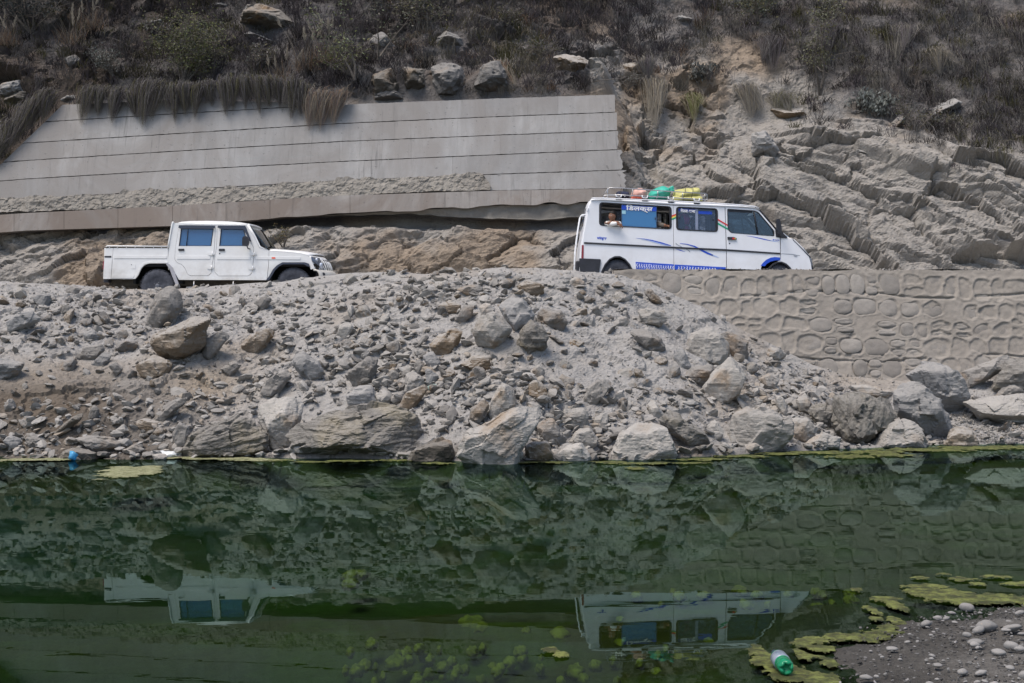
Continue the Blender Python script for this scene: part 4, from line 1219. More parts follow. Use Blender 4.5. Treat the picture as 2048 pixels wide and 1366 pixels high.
def mat_glass(name, tint, film=None, film_amt=0.0, spec=1.0):
    t = NT(name)
    fr = t.n('ShaderNodeFresnel'); fr.inputs[0].default_value = 1.5
    gl = t.n('ShaderNodeBsdfGlossy'); gl.inputs['Roughness'].default_value = 0.03; gl.inputs['Color'].default_value = (.9, .95, 1, 1)
    tr = t.n('ShaderNodeBsdfTransparent'); tr.inputs['Color'].default_value = (*tint, 1)
    base = tr.outputs[0]
    if film:
        df = t.n('ShaderNodeBsdfDiffuse'); df.inputs['Color'].default_value = (*film, 1)
        m0 = t.n('ShaderNodeMixShader'); m0.inputs[0].default_value = film_amt
        t.l(tr.outputs[0], m0.inputs[1]); t.l(df.outputs[0], m0.inputs[2]); base = m0.outputs[0]
    m1 = t.n('ShaderNodeMixShader'); t.l(t.math('MULTIPLY', fr.outputs[0], spec * 1.8), m1.inputs[0]); t.l(base, m1.inputs[1]); t.l(gl.outputs[0], m1.inputs[2])
    return t.done(m1)
M_glass_sky = mat_glass('side glass with painted sky reflection', (0.25, 0.45, 0.75), (0.04, 0.17, 0.40), 0.62)  # blue of the reflected sky is put into the pane's own colour
M_glass_film = mat_glass('blue film on sliding pane', (0.25, 0.5, 0.8), (0.03, 0.20, 0.46), 0.75)
M_glass_van = mat_glass('tinted van glass', (0.8, 0.86, 0.95), (0.06, 0.09, 0.17), 0.16, .6)
M_glass_cab = mat_glass('cab side glass', (0.55, 0.68, 0.78), (0.05, 0.10, 0.15), 0.20, .8)
M_glass_clear = mat_glass('windscreen glass', (0.62, 0.72, 0.70), (0.05, 0.07, 0.07), 0.30)

def smooth_poly(pts, rad, n=4):
    """round the corners of a polygon"""
    out = []; N_ = len(pts)
    for i in range(N_):
        p0, p1, p2 = Vector(pts[i - 1]), Vector(pts[i]), Vector(pts[(i + 1) % N_])
        a, b = p0 - p1, p2 - p1
        r = rad[i] if isinstance(rad, (list, tuple)) else rad
        if r <= 0: out.append(tuple(p1)); continue
        ra = min(r, a.length * .45); rb = min(r, b.length * .45)
        A_, B_ = p1 + a.normalized() * ra, p1 + b.normalized() * rb
        for k in range(n + 1):
            t_ = k / n
            q = A_ * (1 - t_) ** 2 + p1 * 2 * t_ * (1 - t_) + B_ * t_ ** 2
            out.append((q.x, q.y))
    return out

class Veh:
    """a vehicle's side drawn in metres: x along, z up, y from the near side; the sides lean in by lean"""
    def __init__(s, root, conv, lean, zref, W):
        s.root, s.c, s.lean, s.z0, s.W = root, conv, lean, zref, W
    def y(s, z, far=False):
        y = max(0, z - s.z0) * 0 + (z - s.z0) * s.lean
        return s.W - y if far else y
    def pt(s, cx, cy, dy=0.0, far=False):
        x, z = s.c(cx, cy)
        y = s.y(z, far)
        return Vector((x, y - dy if not far else y + dy, z))
    def plate(s, name, pts, mat, holes=(), t=0.02, proud=0.0, far=False, parent=None, rad=0, hrad=0, bev=0.004, flat_y=None):
        """an upright plate in the side plane, with holes; proud = how far it stands out"""
        loops = [smooth_poly(pts, rad) if rad else list(pts)] + [smooth_poly(h, hrad) if hrad else list(h) for h in holes]
        L3 = [[Vector((*s.c(a, b), 0)) for a, b in lp] for lp in loops]
        tris = tessellate_polygon(L3)
        flat = [v for lp in L3 for v in lp]
        def yy(z, d):
            if flat_y is not None: return flat_y + d
            return (s.y(z) - proud + d) if not far else (s.y(z, True) + proud - d)
        V = [(v.x, yy(v.y, 0), v.y) for v in flat] + [(v.x, yy(v.y, t), v.y) for v in flat]
        n = len(flat); F = []
        for tr_ in tris:
            a, b, c = tr_
            A_, B_, C_ = flat[a], flat[b], flat[c]
            if (B_ - A_).cross(C_ - A_).z < 0: b, c = c, b
            F.append((a, b, c)); F.append((a + n, c + n, b + n))
        st = 0
        for lp in L3:
            m = len(lp)
            for i in range(m):
                j = (i + 1) % m
                F.append((st + i, st + i + n, st + j + n, st + j))
            st += m
        bm = bmesh.new()
        vs = [bm.verts.new(v) for v in V]
        for f_ in F:
            try: bm.faces.new([vs[i] for i in f_])
            except ValueError: pass
        bmesh.ops.recalc_face_normals(bm, faces=bm.faces)
        me = bpy.data.meshes.new(name); bm.to_mesh(me); bm.free()
        me.materials.append(mat)
        o = obj(name, me, parent or s.root)
        if bev: bevel(o, bev)
        return o
    def tube(s, name, pts, r, mat, dy=0.0, parent=None, far=False, seg=8):
        mb = MB(); mb.tube([s.pt(a, b, dy, far) for a, b in pts], r, seg)
        return mb.build(name, mat, parent or s.root, smooth=True)
    def loft(s, name, secs, mat, parent=None, smooth=True, thick=0.02):
        """secs: rows of points, each row the same length; solidified"""
        G = np.array([[tuple(p) for p in r] for r in secs])
        me = mesh_np(name, G.reshape(-1, 3), grid_faces(*G.shape[:2]), smooth, [mat])
        o = obj(name, me, parent or s.root)
        if thick:
            m = o.modifiers.new('solid', 'SOLIDIFY'); m.thickness = thick; m.offset = 0
        return o

def make_wheel(root, x, y, z, R, rr, w, rim_mat, parts=True, name='wheel'):
    e = empty(name, (x, y, z)); e.parent = root
    mb = MB()
    prof = [(0.0, rr), (-0.008, rr + .012), (-.012, R * .80), (0.0, R * .93), (0.02, R * .985), (0.05, R), (w - .05, R), (w - .02, R * .985), (w, R * .9), (w, rr)]
    mb.lathe(prof, 48)
    o = mb.build('tyre', M_tyre, e, smooth=True)
    # tread blocks
    tb = MB()
    for k in range(44):
        a_ = 2 * math.pi * k / 44
        Rm = Matrix.Rotation(-a_, 3, 'Y')
        for yy in (0.035, w / 2, w - .035):
            tb.box(Rm @ Vector((R + .002, 0, 0)) + Vector((0, yy + (0.01 if k % 2 else -.01), 0)), (0.014, w * .26, R * .085), Rm)
    tb.build('tread', M_tyre, e)
    rb = MB()
    rb.lathe([(0.012, rr + .004), (0.006, rr), (0.006, rr - .012), (0.045, rr - .03), (0.05, rr * .62), (0.022, rr * .55), (0.018, rr * .30), (-.005, rr * .28), (-.012, rr * .20), (-.012, 0.001)], 36)
    rim = rb.build('rim', rim_mat, e, smooth=True)
    hb = MB()
    for k in range(5):
        a_ = 2 * math.pi * k / 5
        hb.lathe([(0.028, .014), (-0.004, .013), (-.008, .006)], 8, Matrix.Translation((math.cos(a_) * rr * .42, 0, math.sin(a_) * rr * .42)))
    hb.build('wheel_bolts', M_rim, e)
    return e

# ------------------------------------------------------------------ the pickup
TY = 30.55
TS = FOC / TY
def t_world(cx, cy):
    px, py = 180 + cx / 3.938, 420 + cy / 3.938
    return (px - RX) / TS, CAMH + (RY - py) / TS
tx0, tz0 = t_world(1000, 733)
truck = empty('pickup_truck', (tx0, TY, tz0))
tag(truck, 'white double cab pickup with a short open bed, heading right on the road', 'pickup truck')
def t_conv(cx, cy):
    x, z = t_world(cx, cy); return x - tx0, z - tz0
T = Veh(truck, t_conv, 0.045, t_conv(0, 550)[1], 1.62)
for far in (False, True):
    # bed side
    T.plate('bed_side', [(182, 298), (612, 300), (612, 414), (598, 420), (470, 420), (432, 430), (404, 458), (380, 515), (358, 543), (166, 543)], M_white, t=.03, far=far, rad=[0, 0, 8, 6, 20, 20, 20, 12, 16, 0])
    T.plate('bed_corner', [(122, 298), (179, 298), (163, 543), (104, 543), (104, 500), (110, 400)], M_white, t=.03, far=far, rad=[14, 0, 0, 0, 0, 0])
    T.plate('crease', [(186, 356), (603, 358), (603, 380), (184, 380)], M_white, t=.012, proud=.010, far=far, rad=6, bev=.006)
    T.plate('sill_step', [(170, 512), (350, 512), (338, 536), (166, 536)], M_white, t=.01, proud=.008, far=far, rad=4, bev=.005)
    T.plate('arch_lip', [(612, 402), (480, 402), (425, 412), (392, 445), (366, 505), (342, 543), (358, 543), (380, 515), (404, 458), (432, 430), (470, 420), (612, 420)], M_white, t=.012, proud=.014, far=far, bev=.005)
    T.plate('trim_strip', [(113, 361), (167, 361), (165, 374), (112, 374)], M_black, t=.006, proud=.006, far=far, rad=3, bev=.001)
    # cab side: one pressing with both door openings cut out
    door_r = [(697, 116), (985, 116), (978, 300), (972, 372), (957, 455), (955, 498), (932, 518), (790, 519), (768, 508), (745, 458), (722, 430), (682, 414), (664, 388), (668, 300)]
    door_f = [(1001, 116), (1222, 116), (1260, 240), (1289, 300), (1288, 380), (1280, 470), (1276, 495), (1250, 520), (1010, 520), (982, 492), (976, 400), (992, 300)]
    cab = [(672, 100), (1236, 116), (1262, 150), (1330, 292), (1407, 320), (1405, 420), (1392, 552), (700, 550), (672, 500), (640, 450), (608, 424), (620, 300), (652, 104)]
    T.plate('cab_side', cab, M_white, [door_r, door_f], t=.05, far=far, rad=[6, 0, 6, 6, 0, 0, 0, 8, 10, 10, 4, 0, 8], hrad=10)
    win_r = [(716, 148), (967, 150), (950, 281), (700, 281)]
    win_f = [(1031, 150), (1206, 152), (1243, 281), (1018, 281)]
    def inset(poly, d):
        c = np.mean(poly, 0); return [tuple(c + (np.array(p) - c) * (1 - d / np.linalg.norm(np.array(p) - c))) for p in poly]
    dr = T.plate('rear_door', inset(door_r, 2.6), M_white, [win_r], t=.04, proud=.004, far=far, rad=9, hrad=4)
    df = T.plate('front_door', inset(door_f, 2.6), M_white, [win_f], t=.04, proud=.004, far=far, rad=9, hrad=4)
    T.plate('crease', [(684, 361), (945, 362), (945, 386), (682, 386)], M_white, t=.012, proud=.014, far=far, parent=dr, rad=6, bev=.006)
    T.plate('crease', [(1000, 363), (1262, 365), (1262, 388), (998, 388)], M_white, t=.012, proud=.014, far=far, parent=df, rad=6, bev=.006)
    T.plate('window', inset(win_r, -4), M_glass_sky, t=.005, proud=-.014, far=far, parent=dr, bev=0)
    T.plate('window', inset(win_f, -4), M_glass_sky, t=.005, proud=-.014, far=far, parent=df, bev=0)
    T.tube('window_bar', [(769, 150), (757, 281)], .008, M_seal, .004, dr, far)
    T.plate('window_seal', inset(win_r, -4), M_seal, [inset(win_r, 3)], t=.010, proud=.006, far=far, parent=dr, bev=.001)
    T.plate('window_seal', inset(win_f, -4), M_seal, [inset(win_f, 3)], t=.010, proud=.006, far=far, parent=df, bev=.001)
    T.plate('rain_visor', [(700, 120), (983, 122), (985, 140), (968, 149), (712, 147), (694, 138)], M_visor, t=.012, proud=.045, far=far, parent=dr, rad=4, bev=.004)
    T.plate('rain_visor', [(1008, 122), (1222, 122), (1246, 180), (1272, 248), (1258, 246), (1226, 182), (1206, 151), (1028, 149), (1004, 138)], M_visor, t=.012, proud=.045, far=far, parent=df, rad=3, bev=.004)
    T.plate('handle', [(695, 305), (741, 305), (741, 321), (695, 321)], M_black, t=.02, proud=.022, far=far, parent=dr, rad=4, bev=.003)
    T.plate('handle', [(1014, 305), (1060, 305), (1060, 323), (1014, 323)], M_black, t=.02, proud=.022, far=far, parent=df, rad=4, bev=.003)
    T.plate('lock', [(1016, 338), (1024, 338), (1024, 347), (1016, 347)], M_black, t=.004, proud=.010, far=far, parent=df, bev=0)
    for (hx_, hy_, pr) in ((952, 344, dr), (946, 452, dr), (1282, 345, df), (1272, 456, df)):
        T.plate('hinge', [(hx_ - 30, hy_), (hx_ - 18, hy_ - 13), (hx_ + 18, hy_ - 13), (hx_ + 30, hy_), (hx_ + 18, hy_ + 13), (hx_ - 18, hy_ + 13)], M_white, t=.012, proud=.020, far=far, parent=pr, rad=8, bev=.004)
        T.tube('hinge_pin', [(hx_ + 12, hy_ - 16), (hx_ + 12, hy_ + 16)], .012, M_white, .022, pr, far)
    # fender with the front arch
    fen = [(1409, 320), (1560, 330), (1700, 348), (1722, 360), (1745, 420), (1760, 460), (1738, 470), (1728, 440), (1690, 424), (1520, 424), (1480, 440), (1450, 470), (1420, 520), (1396, 552), (1408, 420)]
    T.plate('fender', fen, M_white, t=.04, far=far, rad=[0, 0, 6, 8, 0, 4, 4, 14, 14, 16, 16, 12, 6, 0, 0])
    T.plate('crease', [(1300, 365), (1660, 368), (1655, 390), (1298, 388)], M_white, t=.012, proud=.010, far=far, rad=6, bev=.006)
    T.plate('wheel_flare', [(1388, 554), (1412, 522), (1444, 466), (1474, 436), (1516, 412), (1692, 412), (1724, 422), (1736, 450), (1716, 444), (1686, 428), (1522, 428), (1486, 448), (1458, 478), (1424, 536), (1412, 554)], M_visor if not far else M_black, t=.05, proud=.045, far=far, rad=5, bev=.012)
    T.plate('wheel_flare', [(598, 422), (622, 424), (650, 452), (672, 500), (712, 610), (690, 614), (650, 520), (632, 470)], mat_flat('grey flare', (0.34, 0.34, 0.37), .5) if not far else M_black, t=.05, proud=.045, far=far, rad=6, bev=.012)
    T.plate('side_marker', [(1430, 372), (1460, 372), (1460, 383), (1430, 383)], M_amber, t=.01, proud=.014, far=far, rad=3, bev=.002)
    T.plate('tail_lamp', [(100, 400), (117, 398), (117, 468), (97, 468)], M_red, t=.16, proud=-.01, far=far, rad=4, bev=.006)
T.plate('fuel_flap', [(320, 424), (357, 424), (357, 462), (322, 462)], M_white, t=.008, proud=.005, rad=5, bev=.002)
T.plate('flap_lock', [(323, 428), (329, 428), (329, 434), (323, 434)], M_black, t=.003, proud=.008, bev=0)
# bed rail, headboard bar
for far in (False, True):
    T.tube('bed_rail', [(122, 290), (134, 283), (300, 284), (617, 287)], .015, M_white, .005, None, far, 10)
    T.plate('rail_gap', [(124, 290), (612, 293), (612, 299), (122, 298)], M_dark, t=.03, proud=-.006, far=far, bev=0)
    mb = MB()
    for cx in (150, 212, 284, 352, 424, 498, 560):
        mb.box(T.pt(cx, 294, .004, far), (.012, .012, .03))
    mb.build('rail_posts', M_white, truck)
    T.tube('roll_bar', [(612, 300), (622, 240), (640, 130), (647, 100), (654, 92)], .022, M_white, .0, None, far, 10)
W = T.W
def yb(z, d=0): return T.y(z) + d
# bed floor and inner walls, tailgate
x0, zt = t_conv(108, 298); x1, zb_ = t_conv(612, 408)
mb = MB(); mb.box(((x0 + x1) / 2, W / 2, zb_), (x1 - x0, W - .08, .03)); mb.box((x1 + .01, W / 2, (zt + zb_) / 2), (.03, W - .1, zt - zb_)); mb.build('bed_floor', M_white, truck)
mb = MB(); xt, z_ = t_conv(112, 400); _, zlo = t_conv(0, 500)
mb.box((xt, W / 2, (zt + zlo) / 2), (.04, W - .12, zt - zlo)); mb.build('tailgate', M_white, truck, bevel=.01)
mb = MB(); xt, z_ = t_conv(108, 560); mb.box((xt + .03, W / 2, z_ + .03), (.10, W - .1, .12)); mb.build('rear_bumper', M_black, truck, bevel=.015)
# roof
rp = [(664, 112), (672, 98), (700, 88), (760, 83), (900, 81), (1060, 86), (1160, 94), (1215, 104), (1240, 118)]
secs = []
for i, (cx, cy) in enumerate(rp):
    x, z = t_conv(cx, cy); ze = t_conv(0, 116)[1]
    row = []
    for k in range(21):
        u = k / 20 * 2 - 1
        edge = abs(u) ** 6
        yy = W / 2 + u * (W / 2 - yb(ze) + .012 * (1 - edge))
        row.append((x, yy, ze + (z - ze) * (1 - edge) + .018 * (1 - u * u)))
    secs.append(row)
T.loft('roof', secs, M_white, thick=.025)
# rear cab wall with glass
x, zt = t_conv(662, 118); xb, zb_ = t_conv(626, 300); xc, zc_ = t_conv(616, 470)
G = [[(x, yb(zt) + .03, zt), (x, W - yb(zt) - .03, zt)], [(x - .02, .08, zt - .08), (x - .02, W - .08, zt - .08)], [(xb, .08, zb_ + .03), (xb, W - .08, zb_ + .03)], [(xc, .03, zc_), (xc, W - .03, zc_)]]
T.loft('cab_back', [G[0], G[1]], M_white); T.loft('cab_back', [G[2], G[3]], M_white)
T.loft('rear_window', [G[1], G[2]], M_glass_clear, thick=.006)
# windscreen, wrapped a little
a_top = t_conv(1244, 118); a_bot = t_conv(1402, 318)
def wsec(f_):
    x = a_top[0] + (a_bot[0] - a_top[0]) * f_; z = a_top[1] + (a_bot[1] - a_top[1]) * f_
    row = []
    for k in range(17):
        u = k / 16 * 2 - 1
        row.append((x + .10 * (1 - u * u) + (-.10 * (1 - abs(u)) * 0), W / 2 + u * (W / 2 - yb(z) - .02), z))
    return row
T.loft('windscreen', [wsec(f_) for f_ in np.linspace(0.03, .97, 6)], M_glass_clear, thick=.006)
for far in (False, True):
    mb = MB(); mb.tube([T.pt(1240, 116, -.01, far), T.pt(1290, 200, -.012, far), T.pt(1334, 290, -.012, far), T.pt(1404, 320, -.012, far)], [.028, .026, .024, .012], 10); mb.build('pillar', M_white, truck, smooth=True)
mb = MB(); mb.tube([Vector(p) + Vector((.0, 0, .012)) for p in wsec(0.0)], .022, 8); mb.build('header', M_white, truck, smooth=True)
mb = MB(); mb.tube([Vector(p) + Vector((.012, 0, .008)) for p in wsec(.985)], .012, 6); mb.build('windscreen_seal', M_seal, truck, smooth=True)
for yy in (.45, 1.0):
    p = Vector(wsec(.95)[0]); mb = MB(); mb.tube([(p.x + .12, yy, p.z + .02), (p.x + .02, yy + .28, p.z + .10)], .007, 6); mb.build('wiper', M_black, truck)
# bonnet
bp = [(1409, 318), (1440, 318), (1520, 324), (1600, 331), (1660, 339), (1704, 350), (1724, 362)]
secs = []
for i, (cx, cy) in enumerate(bp):
    x, z = t_conv(cx, cy); row = []
    for k in range(17):
        u = k / 16 * 2 - 1
        e_ = abs(u) ** 5
        row.append((x + (.22 * (1 - u * u) * (i / 6) ** 2), W / 2 + u * (W / 2 - yb(z) + .002), z + .01 + .03 * (1 - e_) - .02 * e_ + .012 * (1 - u * u)))
    secs.append(row)
T.loft('bonnet', secs, M_white, thick=.02)
T.loft('cowl', [wsec(1.0), [(t_conv(1409, 318)[0] + .02 * 0 + .004, p[1], t_conv(1409, 318)[1] + .02) for p in secs[0]]], M_black, thick=.01)
# nose: curved in plan, near corner at the arch, middle further ahead
def nose(u, cy, push=0.0):
    cx = np.interp(cy, [350, 362, 400, 440, 480, 520, 560], [1722, 1726, 1738, 1752, 1762, 1766, 1764])
    x, z = t_conv(cx, cy)
    return Vector((x + .22 * (1 - u * u) + push + .05 * (1 - abs(u)) * (cy > 380), W / 2 + u * (W / 2 - yb(z)), z))
G = [[nose(u, cy) for u in np.linspace(-1, 1, 21)] for cy in np.linspace(362, 478, 6)]
T.loft('front_panel', G, M_white, thick=.02)
gr = empty('grille', (0, 0, 0)); gr.parent = truck
G = [[nose(u, cy, .012) for u in np.linspace(-.52, .52, 13)] for cy in np.linspace(384, 470, 5)]
T.loft('grille_back', G, M_dark, parent=gr, thick=.006)
for k in range(8):
    u = -.49 + .98 * k / 7
    mb = MB(); mb.tube([nose(u, 380, .02), nose(u, 410, .032), nose(u, 440, .036), nose(u, 472, .03)], .017, 6); mb.build('slat', M_white, gr, smooth=True)
mb = MB(); mb.tube([nose(u, 380, .022) for u in np.linspace(-.56, .56, 12)] + [nose(u, 473, .026) for u in np.linspace(.56, -.56, 12)] + [nose(-.56, 380, .022)], .016, 6); mb.build('surround', M_white, gr, smooth=True)
for sgn in (-1, 1):
    uu = np.linspace(-.99, -.60, 8) * -sgn if sgn > 0 else np.linspace(-.99, -.60, 8)
    top = lambda u: 366 + 22 * (abs(u) - .6) * 0
    hl = empty('headlight', (0, 0, 0)); hl.parent = truck
    rows_ = []
    for v in np.linspace(0, 1, 5):
        row = []
        for u in uu:
            k = (.99 - abs(u)) / .39
            y0 = 366 + 6 * k; y1 = 408 + 56 * k
            row.append(nose(u, y0 + (y1 - y0) * v, .022))
        rows_.append(row)
    T.loft('lens', rows_, M_lampin, parent=hl, thick=.012)
    c_ = nose(-.70 * (1 if sgn < 0 else -1), 436, .03)
    mb = MB(); mb.lathe([(-.03, .05), (-.012, .07), (0.01, .074)], 20, Matrix.Translation(c_) @ Matrix.Rotation(math.radians(70 if sgn < 0 else 110), 4, 'Z') ); mb.build('bulb_glass', M_lamp, hl, smooth=True)
    c_ = nose(-.80 * (1 if sgn < 0 else -1), 388, .03)
    mb = MB(); mb.lathe([(-.02, .02), (-.012, .035), (0.01, .038)], 14, Matrix.Translation(c_) @ Matrix.Rotation(math.radians(70 if sgn < 0 else 110), 4, 'Z') ); mb.build('bulb_glass', M_lamp, hl, smooth=True)
# bumper wrapping round the corner
G = []
for cy, pu in ((470, .0), (476, .07), (500, .11), (540, .12), (585, .08), (592, .02)):
    G.append([nose(u, min(cy, 560), pu) + Vector((0, 0, -(max(cy, 560) - 560) / TS / 3.938)) for u in np.linspace(-1, 1, 25)])
bmp_ = T.loft('front_bumper', G, mat_paint('cream bumper', (0.62, 0.60, 0.55), amt=.5), thick=.03)
for u in (-.86, .86):
    c_ = nose(u, 506, .115); mb = MB(); mb.lathe([(-.012, .045), (-.02, .036), (-.02, .001)], 18, Matrix.Translation(c_) @ Matrix.Rotation(math.radians(35 if u < 0 else 145), 4, 'Z')); mb.build('fog_lamp', M_black, bmp_, smooth=True)
# mirrors
for far in (False, True):
    e = T.plate('mirror', [(1216, 212), (1240, 208), (1262, 226), (1264, 268), (1252, 290), (1210, 286), (1210, 240)], M_black, t=.07, proud=.22, far=far, rad=10, bev=.02)
    mb = MB(); mb.tube([T.pt(1245, 284, .19, far), T.pt(1250, 306, .10, far), T.pt(1258, 306, -.01, far)], .014, 6); mb.build('mirror_arm', M_black, e)
# underside
mb = MB()
xa, za = t_conv(120, 560); xb2, zb2 = t_conv(1720, 600)
for yy in (.35, W - .35): mb.box(((xa + xb2) / 2, yy, za - .02), (xb2 - xa, .09, .13))
xq, zq_ = t_conv(1000, 560)
mb.box((xq, W / 2, zq_ + .05), (1.9, W - .25, .06))
xq, zq_ = t_conv(250, 580); mb.box((xq, W / 2, zq_ + .02), (.5, .9, .18)); 
for cx in (528, 1602):
    xq, zq_ = t_conv(cx, 600); mb.tube([(xq, .2, zq_), (xq, W - .2, zq_)], .045, 8)
mb.build('chassis', M_under, truck)
mb = MB(); mb.tube([T.pt(765, 612, .06), T.pt(1170, 606, .06)], .02, 8); mb.tube([T.pt(1130, 560, 0), T.pt(1130, 606, .05)], .014, 6); mb.tube([T.pt(820, 560, 0), T.pt(820, 610, .05)], .014, 6); mb.build('side_step', M_chrome, truck, smooth=True)
# wheel housings
for cx in (528, 1602):
    x, z = t_conv(cx, 470)
    mb = MB(); mb.box((x, .24, z + .1), (.98, .40, .06)); mb.box((x - .5, .24, z - .1), (.05, .40, .4)); mb.box((x + .5, .24, z - .1), (.05, .40, .4)); mb.box((x, .46, z - .1), (1.0, .03, .4))
    mb.build('wheel_housing', M_dark, truck)
for cx, cyw in ((528, 600), (1602, 588)):
    x, z = t_conv(cx, cyw)
    for yy, fl in ((.035, 0), (W - .035, 1)):
        w_ = make_wheel(truck, x, yy, z, .364, .195, .225, M_rim)
        if fl: w_.rotation_euler = (0, 0, math.pi)
    mb = MB(); mb.tube([(x, .1, z), (x, W - .1, z)], .03, 6)
# cab inside: dashboard, seats, steering wheel
mb = MB()
for cx, w_ in ((790, .5), (1090, .5)):
    for yy in (.45, W - .45):
        x, z = t_conv(cx, 430); mb.box((x, yy, z), (.5, .52, .16)); x, z = t_conv(cx - 80, 330); mb.box((x, yy, z), (.14, .52, .62), Matrix.Rotation(math.radians(-10), 3, 'Y')); x, z = t_conv(cx - 92, 205); mb.box((x, yy, z), (.10, .26, .18))
mb.build('seats', M_seat, truck, bevel=.03)
x, z = t_conv(1330, 345); mb = MB(); mb.box((x, W / 2, z), (.30, W - .16, .24)); mb.build('dashboard', M_black, truck, bevel=.03)
x, z = t_conv(1240, 300); mb = MB()
cpt = [(x + .06 * math.sin(a) * 0 + .07 * math.cos(a), W - .42 + .18 * math.sin(a), z + .17 * math.cos(a)) for a in np.linspace(0, 2 * math.pi, 25)]
mb.tube(cpt, .014, 6); mb.tube([cpt[6], cpt[18]], .012, 6); mb.build('steering_wheel', M_black, truck, smooth=True)
x, z = t_conv(1000, 545); mb = MB(); mb.box((x, W / 2, z), (2.0, W - .14, .03)); mb.build('cab_floor', M_dark, truck)

# ------------------------------------------------------------------ the van
VY = 29.9
VS = FOC / VY
VA = math.radians(2.9)
def v_world(cx, cy):
    px, py = 1130 + cx / 3.938, 350 + cy / 3.938
    return (px - RX) / VS, CAMH + (RY - py) / VS
vx0, vz0 = v_world(408, 928)
van = empty('minibus', (vx0, VY, vz0), (0, VA, 0))
tag(van, 'white minibus with blue swooshes and loaded roof rack, nose down on the road', 'minibus')
def v_conv(cx, cy):
    x, z = v_world(cx, cy); x -= vx0; z -= vz0
    return x * math.cos(VA) - z * math.sin(VA), x * math.sin(VA) + z * math.cos(VA)
V_ = Veh(van, v_conv, 0.05, v_conv(400, 600)[1], 1.72)
W = V_.W
win1 = [(275, 213), (837, 246), (837, 427), (273, 397)]
win2 = [(880, 248), (1202, 264), (1202, 447), (880, 430)]
win3 = [(1281, 265), (1500, 280), (1530, 296), (1650, 440), (1648, 482), (1310, 456), (1284, 428)]
def arch(cx, top, w, bot, n=12):
    return [(cx + w * math.cos(a), bot - (bot - top) * math.sin(a)) for a in np.linspace(math.pi, 0, n)]
for far in (False, True):
    nm = 'body_side'
    sf = 1
    rear = [(215, 196), (853, 238), (857, 900), (560, 900)] + arch(412, 640, 148, 905)[::-1] + [(262, 862), (112, 850), (128, 660), (137, 560), (160, 430), (195, 240)]
    V_.plate('rear_quarter', rear, M_white_van, [win1], t=.05, far=far, hrad=26, bev=.006)
    mid = [(856, 238), (1262, 250), (1270, 600), (1270, 925), (860, 903)]
    V_.plate('sliding_side', mid, M_white_van, [win2], t=.05, far=far, hrad=26, bev=.006)
    door = [(1266, 250), (1500, 263), (1534, 282), (1664, 436), (1694, 492), (1697, 660), (1640, 652), (1590, 672), (1548, 716), (1528, 790), (1524, 935), (1274, 925), (1274, 600)]
    dd = V_.plate('front_door', door, M_white_van, [win3], t=.05, far=far, proud=.003, rad=[0, 10, 10, 8, 4, 0, 10, 10, 10, 4, 0, 0, 0], hrad=[8, 14, 10, 12, 12, 14, 14], bev=.006)
    fend = [(1701, 494), (1748, 492), (1796, 510), (1860, 572), (1922, 640), (1938, 700), (1945, 760), (1935, 930), (1835, 930)] + arch(1690, 682, 128, 870)[::-1][:7] + [(1701, 660)]
    V_.plate('front_fender', fend, M_white_van, t=.05, far=far, bev=.006)
    seal_in = lambda w, d: inset(w, d)
    w1 = V_.plate('rear_side_window', inset(win1, -5), M_seal, [inset(win1, 14)], t=.03, proud=.010, far=far, rad=30, hrad=16, bev=.004)
    w2 = V_.plate('middle_side_window', inset(win2, -5), M_seal, [inset(win2, 14)], t=.03, proud=.010, far=far, rad=30, hrad=16, bev=.004)
    V_.plate('window_seal', inset(win3, -2), M_seal, [inset(win3, 5)], t=.02, proud=.006, far=far, parent=dd, rad=12, hrad=12, bev=.002)
    V_.plate('glass', inset(win3, 0), M_glass_cab, t=.005, proud=-.018, far=far, parent=dd, rad=12, bev=0)
    V_.plate('sun_strip', [(1290, 270), (1478, 284), (1480, 298), (1290, 288)], M_black, t=.004, proud=-.012, far=far, parent=dd, bev=0)
    V_.tube('quarter_bar', [(1490, 283), (1520, 465)], .016, M_seal, .002, dd, far)
    V_.plate('rub_strip', [(150, 528), (700, 557), (1270, 584), (1695, 613), (1695, 625), (1270, 598), (700, 570), (150, 541)], M_black, t=.02, proud=.018, far=far, bev=.005)
    V_.plate('handle', [(1278, 488), (1330, 488), (1352, 498), (1350, 512), (1282, 510)], M_black, t=.03, proud=.03, far=far, parent=dd, rad=6, bev=.006)
    V_.plate('handle', [(1318, 494), (1334, 494), (1334, 507), (1318, 507)], M_redst, t=.003, proud=.034, far=far, parent=dd, rad=3, bev=0)
    V_.plate('handle', [(1336, 495), (1343, 496), (1343, 507), (1336, 507)], M_yelst, t=.003, proud=.034, far=far, parent=dd, rad=2, bev=0)
    V_.plate('lock', [(1292, 534), (1302, 534), (1302, 545), (1292, 545)], M_black, t=.004, proud=.007, far=far, parent=dd, rad=4, bev=0)
    V_.plate('door_quarter', [(1656, 424), (1700, 430), (1755, 497), (1700, 496), (1662, 486)], M_black, t=.03, proud=.012, far=far, rad=5, bev=.004)
    e = V_.plate('mirror', [(1652, 360), (1664, 348), (1680, 356), (1692, 430), (1690, 462), (1668, 466), (1654, 430)], M_black, t=.10, proud=.26, far=far, rad=10, bev=.025)
    mb = MB(); mb.tube([V_.pt(1680, 455, .22, far), V_.pt(1690, 474, .12, far), V_.pt(1690, 478, .0, far)], .02, 6); mb.build('mirror_arm', M_black, e)
    # arches
    V_.plate('arch_trim', arch(412, 636, 152, 905)[::-1] + arch(412, 648, 140, 905), M_black, t=.06, proud=.012, far=far, bev=.004)
    V_.plate('arch_trim', arch(1690, 680, 132, 880)[::-1] + arch(1690, 692, 118, 880), M_black, t=.06, proud=.012, far=far, bev=.004)
